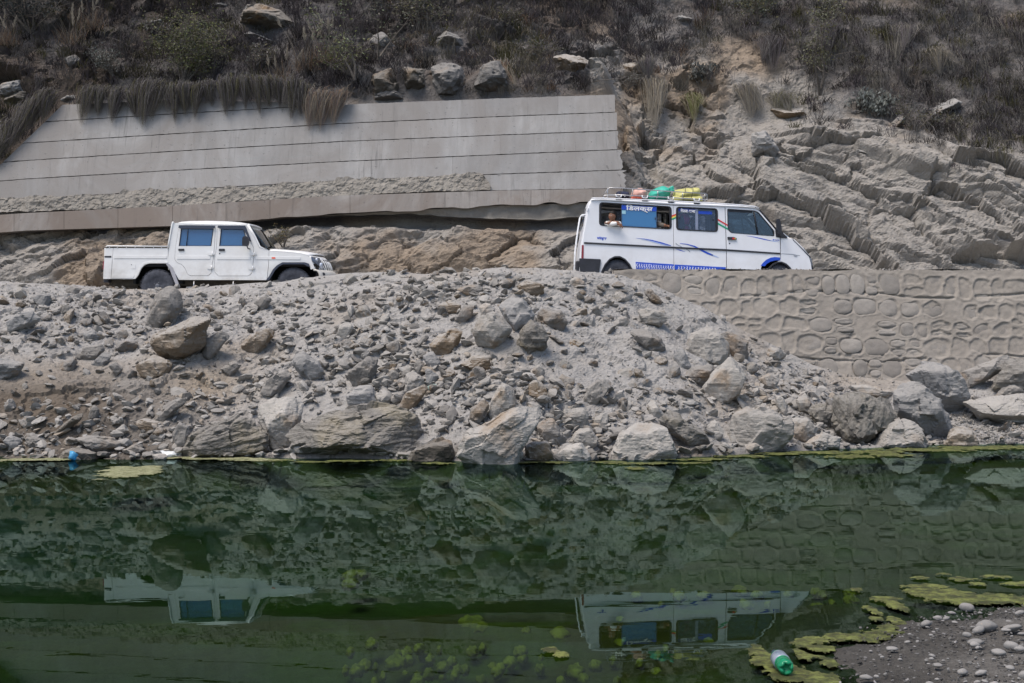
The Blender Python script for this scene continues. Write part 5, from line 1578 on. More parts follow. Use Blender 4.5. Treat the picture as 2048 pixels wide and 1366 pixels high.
    V_.plate('tail_lamp', [(131, 552), (148, 552), (146, 657), (128, 657)], M_red, t=.12, proud=.008, far=far, rad=4, bev=.006)
    V_.plate('bumper_end', [(112, 656), (282, 664), (272, 745), (262, 800), (118, 800)], M_black, t=.10, proud=.03, far=far, rad=8, bev=.015)
    # seam of the body panels and lower blue band
    bb = [(555, 684), (856, 704), (856, 790), (590, 782), (560, 740)]
    V_.plate('blue_band', bb, M_blue, t=.003, proud=.0035, far=far, bev=0)
    V_.plate('blue_band', [(862, 705), (1268, 727), (1268, 800), (862, 790)], M_blue, t=.003, proud=.0035, far=far, bev=0)
    a1 = [(1540, 716), (1556, 694), (1584, 668), (1616, 652), (1650, 646), (1694, 650), (1694, 672), (1660, 672), (1618, 682), (1588, 700), (1574, 718)]
    V_.plate('blue_arch_flash', a1, M_blue, t=.003, proud=.0075, far=far, parent=dd, bev=0)
# roof: crowned, front and rear edges rolled over
rp = [(208, 200), (214, 186), (226, 176), (300, 175), (560, 186), (850, 196), (1130, 211), (1400, 230), (1490, 240), (1520, 250), (1534, 268)]
ep = [(208, 206), (208, 203), (215, 200), (300, 201), (560, 216), (850, 235), (1130, 246), (1400, 256), (1496, 262), (1522, 270), (1536, 280)]
secs = []
for (cx, cy), (ex, ey) in zip(rp, ep):
    x, z = v_conv(cx, cy); xe, ze = v_conv(ex, ey); row = []
    for k in range(25):
        u = k / 24 * 2 - 1
        e_ = abs(u) ** 7
        row.append((x, W / 2 + u * (W / 2 - V_.y(ze) + .012 * (1 - e_) + .01), ze + .012 + (z - ze - .012) * (1 - e_) + .03 * (1 - u * u)))
    secs.append(row)
V_.loft('roof', secs, M_white_van, thick=.025)
V_.tube('gutter', [(208, 184), (228, 181), (560, 193), (850, 205), (1130, 219), (1400, 237), (1496, 247), (1530, 262)], .013, M_white_van, .035)
# rear face with ladder
rf = [(212, 198), (195, 240), (160, 430), (137, 560), (128, 660), (116, 800)]
V_.loft('tailgate', [[(v_conv(cx, cy)[0] - .04 * (1 - u ** 4), W / 2 + u * (W / 2 - V_.y(v_conv(cx, cy)[1])), v_conv(cx, cy)[1]) for u in np.linspace(-1, 1, 17)] for cx, cy in rf], M_white_van, thick=.03)
V_.loft('rear_window', [[(v_conv(cx, cy)[0] - .06 * (1 - u ** 4) - .01, W / 2 + u * (W / 2 - .22), v_conv(cx, cy)[1]) for u in np.linspace(-1, 1, 9)] for cx, cy in [(192, 250), (166, 395)]], M_glass_van, thick=.01)
x, z = v_conv(116, 720); mb = MB(); mb.box((x - .01, W / 2, z), (.14, W - .05, .24)); mb.build('rear_bumper', M_black, van, bevel=.03)
lad = empty('ladder', (0, 0, 0)); lad.parent = van
for yy in (.16, .50):
    mb = MB(); mb.tube([Vector((v_conv(cx, cy)[0], yy, v_conv(cx, cy)[1])) for cx, cy in [(172, 306), (138, 308), (124, 322), (104, 440), (84, 600), (78, 740), (92, 770)]], .012, 8); mb.build('rail', M_whst, lad, smooth=True)
for cy in (380, 460, 540, 620, 700):
    cx = np.interp(cy, [322, 440, 600, 740], [124, 104, 84, 78]); x, z = v_conv(cx, cy); mb = MB(); mb.tube([(x, .16, z), (x, .50, z)], .011, 8); mb.build('rung', M_whst, lad, smooth=True)
mb = MB(); mb.tube([V_.pt(186, 262, .01), V_.pt(178, 262, .02), V_.pt(174, 280, .02), V_.pt(178, 290, .01)], .01, 6); mb.build('rear_handle', M_whst, van)
# windscreen and bonnet
def vsec(cx, cy, bulge, inset_=.02, n=17):
    x, z = v_conv(cx, cy); return [(x + bulge * (1 - u * u), W / 2 + u * (W / 2 - V_.y(z) - inset_), z) for u in np.linspace(-1, 1, n)]
V_.loft('windscreen', [vsec(1540, 284, .10), vsec(1600, 350, .13), vsec(1664, 420, .15), vsec(1742, 494, .16)], M_glass_clear, thick=.006)
mb = MB(); mb.tube([Vector(p) + Vector((0, 0, .0)) for p in vsec(1534, 276, .10, .0)], .02, 8); mb.build('windscreen_seal', M_seal, van, smooth=True)
for far in (False, True):
    mb = MB(); mb.tube([V_.pt(1500, 250, .0, far), V_.pt(1534, 272, .0, far), V_.pt(1600, 346, .0, far), V_.pt(1662, 420, .0, far)], .013, 6); mb.tube([V_.pt(1662, 420, .0, far), V_.pt(1762, 500, -.02, far)], .013, 6); mb.build('pillar_seal', M_seal, van, smooth=True)
    mb = MB(); mb.tube([V_.pt(1670, 420, -.03, far), V_.pt(1768, 498, -.035, far)], .022, 6); mb.build('pillar', M_white_van, van, smooth=True)
V_.loft('bonnet', [vsec(1745, 492, .16, 0), vsec(1800, 508, .17, 0), vsec(1862, 568, .17, 0), vsec(1924, 638, .14, 0)], M_white_van, thick=.02)
V_.tube('bonnet_seam', [(1796, 506), (1860, 572), (1922, 640)], .007, M_black, .006)
V_.loft('nose_panel', [vsec(1922, 636, .15, .01), vsec(1936, 690, .15, .01), vsec(1944, 730, .14, .01), vsec(1944, 860, .13, .01)], M_black, thick=.03)
for far in (False, True):
    V_.plate('headlight', [(1921, 644), (1938, 656), (1950, 712), (1934, 716), (1926, 690)], M_lamp, t=.30, proud=-.02, far=far, rad=4, bev=.02)
x, z = v_conv(1930, 790); mb = MB(); mb.box((x + .04, W / 2, z), (.16, W, .26)); mb.build('front_bumper', M_black, van, bevel=.04)
V_.plate('swage_line', [(1704, 617), (1800, 622), (1852, 634), (1850, 638), (1800, 630), (1704, 622)], M_grey_st, t=.003, proud=.002, bev=0)
V_.plate('indicator', [(1798, 628), (1832, 630), (1826, 641), (1806, 641)], M_grey_st, t=.012, proud=.010, rad=5, bev=.003)
# sliding panes: the rear window is slid open at both ends
def qlerp(w, u, v):
    a, b, c, d = [np.array(p, float) for p in w]
    return tuple((a * (1 - u) + b * u) * (1 - v) + (d * (1 - u) + c * u) * v)
def sub(w, u0, u1, v0, v1): return [qlerp(w, u0, v0), qlerp(w, u1, v0), qlerp(w, u1, v1), qlerp(w, u0, v1)]
w1i = inset(win1, 12)
V_.plate('sliding_pane', sub(w1i, .30, .81, .02, .99), M_glass_film, t=.005, proud=-.018, parent=w1, bev=0)
V_.plate('pane_frame', sub(w1i, .295, .815, .0, 1.0), M_glass_van, [sub(w1i, .307, .803, .03, .97)], t=.012, proud=-.012, parent=w1, bev=0)
V_.plate('blue_header', sub(w1i, .30, .808, .04, .24), M_blue, t=.002, proud=-.010, parent=w1, bev=0)
V_.plate('sticker', sub(w1i, .305, .36, .28, .44), mat_flat('pale sticker', (.30, .55, .65), .5), t=.002, proud=-.010, parent=w1, bev=0)
V_.tube('latch', [qlerp(w1i, .79, .52), qlerp(w1i, .79, .62)], .010, M_black, 0, w1)
w2i = inset(win2, 12)
V_.plate('sliding_pane', sub(w2i, .0, .52, 0, 1), M_glass_van, t=.005, proud=-.014, parent=w2, bev=0)
V_.plate('sliding_pane', sub(w2i, .46, 1, 0, 1), M_glass_van, t=.005, proud=-.026, parent=w2, bev=0)
V_.plate('pane_frame', sub(w2i, .46, .53, 0, 1), mat_flat('pale frame', (.22, .26, .36), .4), t=.01, proud=-.010, parent=w2, bev=0)
V_.plate('blue_header', sub(w2i, .02, .46, .03, .17), mat_flat('dark blue band', (.015, .04, .26), .4), t=.002, proud=-.008, parent=w2, bev=0)
V_.plate('blue_header', sub(w2i, .54, .90, .10, .24), M_blue, t=.002, proud=-.020, parent=w2, bev=0)
V_.tube('latch', [qlerp(w2i, .05, .42), qlerp(w2i, .05, .52)], .010, M_black, 0, w2)
V_.tube('latch', [qlerp(w2i, .93, .42), qlerp(w2i, .93, .52)], .010, M_black, 0, w2)
for far in (True,):
    V_.plate('sliding_pane', w1i, M_glass_van, t=.005, proud=-.018, far=True, bev=0); V_.plate('sliding_pane', w2i, M_glass_van, t=.005, proud=-.018, far=True, bev=0)
# lettering
def text(body, name, x0, y0, x1, y1, size, mat, proud, parent, bold=0.0, sx=1.0):
    cu = bpy.data.curves.new(name, 'FONT'); cu.body = body; cu.size = size; cu.offset = bold; cu.extrude = 0.0008
    cu.materials.append(mat)
    o = obj(name, cu, parent)
    p = V_.pt(x0, y0, proud); q_ = V_.pt(x1, y1, proud)
    ang = math.atan2(q_.z - p.z, q_.x - p.x)
    o.location = p; o.rotation_euler = (math.radians(90) - V_.lean * 1.0 * 0 - math.atan(V_.lean), -ang, 0); o.scale = (sx, 1, 1)
    bpy.context.view_layer.update()
    wd = o.dimensions.x
    if wd > 0: o.scale.x = sx * (q_ - p).length / wd
    me = bpy.data.meshes.new_from_object(o.evaluated_get(bpy.context.evaluated_depsgraph_get()))
    o2 = obj(name, me, parent); o2.location = o.location; o2.rotation_euler = o.rotation_euler; o2.scale = o.scale
    bpy.data.objects.remove(o)
    return o2
text('\u093fडलक\u094dस', 'lettering', 484, 272, 694, 284, .125, M_whst, -.006, w1, .004)
text('न\u0947पाल आमा', 'lettering', 912, 290, 1028, 296, .085, M_whst, -.004, w2, .003)
text('winger', 'lettering', 252, 503, 330, 508, .085, M_blue, .003, van, .003)
text('TATA', 'lettering', 1654, 516, 1690, 518, .035, M_blue, .008, van, .001)
V_.plate('emblem', [(1638, 505), (1650, 505), (1650, 514), (1638, 514)], M_blue, t=.002, proud=.007, rad=4, bev=0)
# swooshes: each is a blade that swells and thins
def blade(pts, wds, mat, name='swoosh'):
    top = [(x, y - w / 2) for (x, y), w in zip(pts, wds)]; bot = [(x, y + w / 2) for (x, y), w in zip(pts, wds)][::-1]
    V_.plate(name, top + bot, mat, t=.002, proud=.0045, bev=0)
blade([(560, 497), (620, 502), (690, 516), (760, 535), (835, 556)], [1, 3, 8, 11, 5], M_blue)
blade([(600, 506), (660, 516), (720, 532), (790, 552), (820, 556)], [1, 5, 9, 6, 1], M_bluefade)
blade([(905, 538), (960, 545), (1020, 562), (1075, 592), (1120, 615), (1165, 632)], [3, 6, 10, 16, 16, 12], M_blue)
blade([(1150, 626), (1185, 640), (1212, 650)], [12, 9, 2], M_bluefade)
blade([(872, 538), (890, 552), (925, 568), (960, 586), (985, 603)], [10, 6, 3, 5, 12], M_grey_st)
blade([(874, 582), (905, 592), (945, 604)], [2, 6, 1], M_blue)
blade([(1430, 478), (1500, 490), (1570, 506), (1620, 517)], [1, 6, 8, 5], M_blue)
blade([(1600, 512), (1650, 522), (1686, 526)], [6, 7, 1], M_bluefade)
V_.plate('stripe', [(838, 318), (875, 304), (875, 316), (838, 331)], M_redst, t=.002, proud=.004, bev=0)
V_.plate('stripe', [(838, 331), (875, 316), (875, 329), (838, 343)], M_yelst, t=.002, proud=.004, bev=0)
V_.plate('stripe', [(838, 343), (875, 329), (875, 341), (838, 355)], M_grnst, t=.002, proud=.004, bev=0)
V_.plate('stripe', [(1203, 342), (1280, 388), (1284, 402), (1203, 354)], M_redst, t=.002, proud=.0075, bev=0)
V_.plate('stripe', [(1203, 372), (1280, 416), (1290, 434), (1203, 386)], M_grnst, t=.002, proud=.0075, bev=0)
# the half hidden white brush lettering on the blue band
mb = MB(); r_ = np.random.default_rng(9)
for x in list(range(560, 850, 19)) + list(range(890, 1180, 22)):
    y0 = np.interp(x, [555, 856, 1268], [692, 714, 736])
    pts = [V_.pt(x + r_.uniform(-3, 3), y0 + 4, .006), V_.pt(x + 9, y0 + r_.uniform(2, 12), .006), V_.pt(x + 3, y0 + 20, .006), V_.pt(x + 13, y0 + 32, .006), V_.pt(x + 4, y0 + 42, .006)]
    mb.tube(pts, [.003, .007, .009, .007, .004], 5)
mb.build('brush_lettering', M_whst, van)
# roof rack
rack = empty('roof_rack', (0, 0, 0)); rack.parent = van
def rpt(cx, cy, yy): x, z = v_conv(cx, cy); return Vector((x, yy, z))
for yy in (.10, W - .10):
    mb = MB(); mb.tube([rpt(cx, cy, yy) for cx, cy in [(340, 150), (334, 140), (344, 104), (356, 97), (440, 98), (735, 119), (930, 131), (1108, 142), (1122, 150), (1126, 188), (1112, 190), (1040, 186), (735, 168), (500, 156), (340, 151)]], .011, 8); mb.build('rail', M_chrome, rack, smooth=True)
    for cx, ya, yb_ in ((536, 106, 158), (735, 119, 168), (930, 131, 180), (1106, 143, 190)):
        mb = MB(); mb.tube([rpt(cx, ya, yy), rpt(cx, yb_, yy)], .009, 6); mb.build('post', M_chrome, rack, smooth=True)
    for cx, cy in ((425, 170), (632, 178), (837, 188), (1041, 200)):
        mb = MB(); mb.box(rpt(cx, cy + 14, yy + (-.02 if yy < 1 else .02)), (.125, .06, .065)); mb.build('foot', M_black, rack, bevel=.01)
        mb = MB(); mb.tube([rpt(cx - 22, cy - 22, yy - .03), rpt(cx - 20, cy - 4, yy - .03), rpt(cx - 10, cy + 2, yy - .03), rpt(cx + 10, cy + 3, yy - .03), rpt(cx + 20, cy - 2, yy - .03), rpt(cx + 22, cy - 20, yy - .03)], .010, 8); mb.build('clamp', M_whst, rack, smooth=True)
for cx, cy in ((345, 152), (480, 156), (632, 163), (735, 168), (837, 174), (930, 180), (1041, 186), (1115, 190)):
    mb = MB(); mb.tube([rpt(cx, cy, .10), rpt(cx, cy, W - .10)], .010, 8); mb.build('crossbar', M_chrome, rack, smooth=True)
for cx, cy in ((338, 120), (1124, 165)):
    mb = MB(); mb.tube([rpt(cx, cy - 16, .10), rpt(cx, cy - 16, W - .10)], .010, 8); mb.build('crossbar', M_chrome, rack, smooth=True)
# inside
mb = MB()
for cx in (330, 560, 800, 1010):
    x, z = v_conv(cx, 560)
    mb.box((x, W / 2, z), (.45, W - .3, .14)); mb.box((x - .22, W / 2, z + .30), (.12, W - .3, .62), Matrix.Rotation(math.radians(-8), 3, 'Y'))
x, z = v_conv(1330, 540); mb.box((x, W / 2, z), (.5, W - .3, .14)); mb.box((x - .22, W / 2, z + .32), (.12, W - .3, .7), Matrix.Rotation(math.radians(-8), 3, 'Y'))
mb.build('seats', M_seat, van, bevel=.03)
x, z = v_conv(1010, 760); mb = MB(); mb.box((x, W / 2, z), (4.3, W - .16, .04)); mb.build('van_floor', M_dark, van)
x, z = v_conv(1660, 520); mb = MB(); mb.box((x, W / 2, z), (.45, W - .16, .30)); mb.build('dashboard', M_black, van, bevel=.05)
x, z = v_conv(1570, 455); cpt = [(x + .11 * math.cos(a), W - .45 + .2 * math.sin(a), z + .15 * math.cos(a)) for a in np.linspace(0, 2 * math.pi, 25)]
mb = MB(); mb.tube(cpt, .014, 6); mb.tube([cpt[6], cpt[18]], .012, 6); mb.build('steering_wheel', M_black, van, smooth=True)
for cx, cyw in ((410, 798), (1690, 832)):
    x, z = v_conv(cx, cyw)
    for yy, fl in ((.04, 0), (W - .04, 1)):
        w_ = make_wheel(van, x, yy, z, .345, .185, .19, mat_flat('van rim', (.28, .27, .25), .5, .5, .3))
        if fl: w_.rotation_euler = (0, 0, math.pi)
    mb = MB(); mb.box((x, .28, z + .40), (.82, .42, .03)); mb.box((x, .50, z + .1), (.86, .03, .62)); mb.box((x - .40, .28, z + .1), (.03, .42, .6)); mb.box((x + .40, .28, z + .1), (.03, .42, .6)); mb.build('wheel_housing', M_dark, van)

# ------------------------------------------------------------------ luggage on the rack
M_pink = mat_flat('faded pink patterned cloth', (0.55, 0.33, 0.28), 0.9, grain=.35, scale=9, bumpy=.4)
M_teal = mat_flat('green tarpaulin', (0.03, 0.36, 0.27), 0.55, .4, grain=.25, scale=5)
M_yel = mat_flat('yellow woven sack', (0.46, 0.44, 0.17), 0.7, grain=.2, scale=7, bumpy=.3)
M_navy = mat_flat('navy bag cloth', (0.02, 0.025, 0.05), 0.9, grain=.4, bumpy=.4)
M_redcl = mat_flat('red striped cloth', (0.55, 0.10, 0.06), 0.9, grain=.5, scale=20)
vR = Matrix.Rotation(VA, 3, 'Y')
def vw(cx, cy, yy):
    x, z = v_conv(cx, cy); return Vector((vx0, VY, vz0)) + vR @ Vector((x, yy, z))
def bag(name, pts, top, bot, depth, seed, mat, wr=.06, sub=4):
    """a soft bundle whose outline follows pts"""
    cx = np.mean([p[0] for p in pts]); cy = np.mean([p[1] for p in pts])
    k = 1 / (3.938 * VS)
    poly = np.array([((a - cx) * k, -(b - cy) * k) for a, b in pts])
    V, F = rock_shape(poly, depth, seed, sub=sub, facet=3, sharp=9, rough=0.02, layer=0)
    n = np.linalg.norm(V, axis=1)[:, None]
    fold = ridged(V * np.array([9, 5, 5]), 3, seed)
    V = V * (1 + wr * fold[:, None] * .6) * 1.03
    o = obj(name, mesh_np(name, V, F, True, [mat]), loc=vw(cx, cy, .55))
    return o
o = bag('travel_bag', [(408, 132), (420, 108), (470, 104), (524, 112), (530, 160), (410, 172)], 0, 0, .55, 901, M_navy); tag(o, 'dark navy bag at the rear end of the minibus roof rack', 'bag')
o = bag('cloth_bundle', [(532, 130), (556, 92), (600, 78), (640, 84), (666, 110), (664, 150), (640, 180), (528, 178)], 0, 0, .55, 902, M_pink, .12); tag(o, 'pink patterned cloth bundle on the roof rack beside the navy bag', 'bundle')
o = bag('tarpaulin_bundle', [(664, 130), (690, 100), (760, 66), (806, 57), (836, 72), (862, 100), (856, 140), (820, 184), (700, 190), (664, 172)], 0, 0, .7, 903, M_teal, .08)
tag(o, 'green tarpaulin bundle knotted at its right end, in the middle of the roof rack', 'bundle')
kn = empty('knot_anchor', (0, 0, 0)); bpy.data.objects.remove(kn)
mb = MB()
c0 = Vector(v_conv(850, 100) + (0,)); 
k_ = 1 / (3.938 * VS)
cx0, cy0 = np.mean([p[0] for p in [(664, 130), (690, 100), (760, 66), (806, 57), (836, 72), (862, 100), (856, 140), (820, 184), (700, 190), (664, 172)]]), np.mean([130, 100, 66, 57, 72, 100, 140, 184, 190, 172])
for a_, b_ in ((845, 82), (872, 70), (880, 86), (868, 98), (880, 108), (862, 118)):
    p0 = Vector(((846 - cx0) * k_, -.10, -(98 - cy0) * k_)); p1 = Vector(((a_ - cx0) * k_, -.14, -(b_ - cy0) * k_))
    mb.tube([p0, (p0 + p1) / 2 + Vector((0, 0, .01)), p1], [.03, .035, .008], 6)
mb.build('knot', M_teal, o, smooth=True)
o = bag('sack', [(852, 150), (880, 92), (960, 92), (1086, 70), (1102, 84), (1106, 160), (1108, 200), (880, 196)], 0, 0, .6, 904, M_yel, .05); tag(o, 'yellow woven sack filling the front end of the roof rack', 'sack')
o2 = bag('sack', [(850, 162), (900, 140), (1106, 148), (1106, 206), (900, 200), (856, 190)], 0, 0, .5, 905, M_yel, .04); o2.location.y -= .16; tag(o2, 'lower yellow sack lying along the front rail of the roof rack', 'sack')
o = bag('folded_cloth', [(534, 158), (620, 160), (640, 182), (528, 180)], 0, 0, .4, 906, M_redcl, .08, 3); o.location.y -= .14; tag(o, 'small red striped cloth under the pink bundle', 'cloth')
mb = MB()
for cx in (950, 1010):
    ring = []
    for a in np.linspace(0, 2 * math.pi, 20):
        ring.append(vw(cx + 8 * math.sin(a * 2), 140 - 62 * math.sin(a), .48 - .36 * math.cos(a)) )
    mb.tube(ring, .006, 5)
mb.tube([vw(440, 70, .12), vw(446, 100, .10), vw(440, 140, .08), vw(450, 170, .08)], .006, 5)
tag(mb.build('rope', M_under, None, smooth=True), 'thin rope tying down the load on the roof rack', 'rope')
# ================================================================== PEOPLE
def mat_skin(name, c): return mat_flat(name, c, 0.55, 0.4, grain=.12, scale=20)
M_skin = mat_skin('brown skin', (0.24, 0.115, 0.07)); M_hair = mat_flat('black hair', (0.012, 0.010, 0.010), 0.6, 0.4, grain=.3, scale=60)
M_shirt_w = mat_flat('white sleeve cloth', (0.74, 0.74, 0.73), 0.9, grain=.08, scale=12, bumpy=.4)
M_shirt_d = mat_flat('grey brown cloth', (0.16, 0.14, 0.12), 0.9, grain=.3, scale=12, bumpy=.3)
M_scarf = mat_flat('crimson scarf', (0.85, 0.06, 0.22), 0.9, grain=.35, scale=12, bumpy=.3)
M_pattern = mat_flat('grey patterned cloth', (0.42, 0.42, 0.46), 0.9, grain=.8, scale=38)
M_eye = mat_flat('eye white', (0.6, 0.58, 0.55), 0.3)
def skin_mesh(name, joints, edges, mat, parent, sub=2, root=0):
    me = bpy.data.meshes.new(name); me.from_pydata([j[:3] for j in joints], edges, []); me.materials.append(mat)
    o = obj(name, me, parent)
    o.modifiers.new('skin', 'SKIN')
    for i, j in enumerate(joints):
        r = j[3]; r = (r, r) if not isinstance(r, tuple) else r
        me.skin_vertices[0].data[i].radius = r; me.skin_vertices[0].data[i].use_root = i == root
    s_ = o.modifiers.new('sub', 'SUBSURF'); s_.levels = sub; s_.render_levels = sub
    for m in me.polygons: m.use_smooth = True
    o.modifiers['skin'].use_smooth_shade = True
    return o
def head(parent, c, yaw, pitch, roll=0, r=.098, mat=M_skin, hair=M_hair):
    """a head about its centre: skull, jaw, nose, lips, ears in one surface; hair and eyes of their own"""
    e = empty('head', c, (pitch, roll, yaw)); e.parent = parent
    V, F = ico(4); P_h = V.copy()
    x, y, z = V[:, 0], V[:, 1], V[:, 2]          # the face looks along -y
    P_h[:, 0] *= .80 * (1 - .16 * sstep(0, -1, z)); P_h[:, 2] *= 1.18; P_h[:, 1] *= 1.0
    P_h[:, 1] += np.where((z < -.1) & (y < 0), -.05 * sstep(-.1, -.7, z), 0)
    nose_ = np.exp(-((x / .13) ** 2) - ((z + .10) / .20) ** 2) * (y < 0); P_h[:, 1] -= .24 * nose_ * sstep(.28, -.22, z)
    for sx in (-.34, .34): P_h[:, 1] += .10 * np.exp(-(((x - sx) / .17) ** 2) - ((z - .10) / .12) ** 2) * (y < 0)
    P_h[:, 1] -= .06 * np.exp(-((x / .26) ** 2) - ((z + .50) / .07) ** 2) * (y < 0); P_h[:, 1] -= .05 * np.exp(-((x / .2) ** 2) - ((z + .78) / .14) ** 2) * (y < 0)
    P_h[:, 1] -= .04 * np.exp(-((x / .5) ** 2) - ((z - .27) / .08) ** 2) * (y < 0)
    for sx in (-1, 1): P_h[:, 0] += sx * .15 * np.exp(-((x - sx * .95) / .25) ** 2 - ((z + .02) / .22) ** 2 - ((y - .1) / .14) ** 2)
    obj('face', mesh_np('face', P_h * r, F, True, [mat]), e)
    keep = (z > .36 - .95 * sstep(-.35, .25, y)) ; Hm = V.copy(); Hm[:, 0] *= .86; Hm[:, 2] *= 1.24; Hm[:, 1] = Hm[:, 1] * 1.06 + .02
    Hm *= (1 + .03 * fbm(V * 6, 3, 4))[:, None]
    Fk = F[keep[F].all(1)]
    h = obj('hair', mesh_np('hair', Hm * r * 1.09, Fk, True, [hair]), e); m = h.modifiers.new('s', 'SOLIDIFY'); m.thickness = .012; m.offset = -1
    for sx in (-.31, .31):
        mb = MB(); mb.lathe([(-.012, .002), (-.009, .008), (0, .011), (.009, .008)], 10, Matrix.Translation((sx * r, -.83 * r, .10 * r))); ee = mb.build('eye', M_eye, e, smooth=True)
        mb = MB(); mb.lathe([(-.0135, .001), (-.0125, .0045), (-.010, .0048)], 8, Matrix.Translation((sx * r, -.83 * r, .10 * r))); mb.build('iris', M_hair, e, smooth=True)
        mb = MB(); mb.tube([((sx - .14) * r, -.93 * r, .26 * r), (sx * r, -.97 * r, .31 * r), ((sx + .14) * r, -.93 * r, .26 * r)], .004, 5); mb.build('eyebrow', hair, e, smooth=True)
    mb = MB(); mb.tube([(-.2 * r, -.93 * r, -.50 * r), (0, -1.0 * r, -.52 * r), (.2 * r, -.93 * r, -.50 * r)], .006, 6); mb.build('lips', mat_flat('lips', (.24, .07, .06), .5), e, smooth=True)
    return e
def hand(parent, c, rot, mat, side=1, curl=.5, sc=1.0):
    """palm and five bent fingers, palm facing -z, fingers along +x"""
    e = empty('hand', c, rot); e.parent = parent; e.scale = (sc, sc * side, sc)
    J = [(-.05, 0, 0, .024), (-.01, 0, 0, (.022, .028)), (.045, 0, 0, (.018, .038)), (.075, 0, 0, (.012, .036))]
    skin_mesh('palm', J, [(0, 1), (1, 2), (2, 3)], mat, e, 2, 1)
    for k, (yy, L) in enumerate(((-.030, .068), (-.010, .078), (.011, .073), (.030, .058))):
        x = .068; z = 0; a = 0; pts = [(x - .02, yy * .8, 0, .0095)]
        for s_ in (.45, .32, .25):
            a += curl; x += L * s_ * math.cos(a); z -= L * s_ * math.sin(a); pts.append((x, yy, z, .0085 if s_ > .3 else .007))
        skin_mesh('finger', pts, [(0, 1), (1, 2), (2, 3)], mat, e, 1, 0)
    skin_mesh('thumb', [(.0, -.025, -.005, .012), (.03, -.052, -.015, .0115), (.055, -.060, -.028, .0095), (.074, -.058, -.042, .008)], [(0, 1), (1, 2), (2, 3)], mat, e, 1, 0)
    return e

# the traveller leaning on the open window at the back of the minibus
pc = vw(372, 330, .10)
per = empty('person', vw(372, 470, .36)); tag(per, 'person in white sleeves leaning out of the open rear window of the minibus', 'person')
L_ = lambda cx, cy, yy: vw(cx, cy, yy) - per.location
hc = L_(376, 322, .10)
body = [(*L_(376, 470, .42), .13), (*L_(376, 430, .38), (.15, .12)), (*L_(374, 392, .28), (.17, .11)), (*L_(374, 366, .18), .055), (*L_(376, 342, .13), .05),
        (*L_(335, 378, .20), .062), (*L_(338, 388, .06), .050), (*L_(372, 386, -.05), .044), (*L_(410, 384, -.07), .034),
        (*L_(420, 382, .20), .062), (*L_(432, 386, .05), .050), (*L_(410, 378, -.045), .044), (*L_(372, 374, -.05), .034)]
ed = [(0, 1), (1, 2), (2, 3), (3, 4), (2, 5), (5, 6), (6, 7), (7, 8), (2, 9), (9, 10), (10, 11), (11, 12)]
skin_mesh('body', body, ed, M_skin, per)
sh = [(a, b, c, (r * 1.22 if not isinstance(r, tuple) else tuple(q * 1.08 for q in r))) for a, b, c, r in body]
idx = [0, 1, 2, 5, 6, 7, 9, 10, 11, 8]
mp = {k: i for i, k in enumerate(idx)}
skin_mesh('shirt', [sh[k] for k in idx], [(mp[a], mp[b]) for a, b in ed if a in mp and b in mp], M_shirt_w, per)
head(per, hc, math.radians(-42), math.radians(-8), math.radians(0), r=.093)
hand(per, L_(424, 391, -.09), (math.radians(20), math.radians(25), 0), M_skin, 1, .55, .9)
hand(per, L_(352, 374, -.05), (math.radians(20), math.radians(155), 0), M_skin, -1, .55, .9)
# a second traveller further forward: forearm along the sill
per2 = empty('person', vw(770, 480, .55)); tag(per2, 'person in grey brown sleeves behind the second open gap of the rear minibus window', 'person')
L_ = lambda cx, cy, yy: vw(cx, cy, yy) - per2.location
body = [(*L_(700, 480, .50), .13), (*L_(700, 420, .48), (.15, .12)), (*L_(704, 376, .44), (.17, .10)), (*L_(704, 350, .42), .05), (*L_(706, 330, .42), .05),
        (*L_(720, 380, .30), .055), (*L_(752, 388, .14), .047), (*L_(790, 394, .09), .036), (*L_(806, 396, .09), .028),
        (*L_(690, 380, .62), .055), (*L_(720, 410, .60), .045), (*L_(770, 420, .50), .035)]
ed2 = [(0, 1), (1, 2), (2, 3), (3, 4), (2, 5), (5, 6), (6, 7), (7, 8), (2, 9), (9, 10), (10, 11)]
skin_mesh('body', body, ed2, M_skin, per2)
sh = [(a, b, c, (r * 1.25 if not isinstance(r, tuple) else tuple(q * 1.08 for q in r))) for a, b, c, r in body]
idx = [0, 1, 2, 5, 6, 7, 9, 10, 11]; mp = {k: i for i, k in enumerate(idx)}
skin_mesh('sleeve', [sh[k] for k in idx], [(mp[a], mp[b]) for a, b in ed2 if a in mp and b in mp], M_shirt_d, per2)
head(per2, L_(706, 306, .42), math.radians(-60), 0)
hand(per2, L_(814, 399, .09), (0, math.radians(8), 0), M_skin, 1, .4, .9)
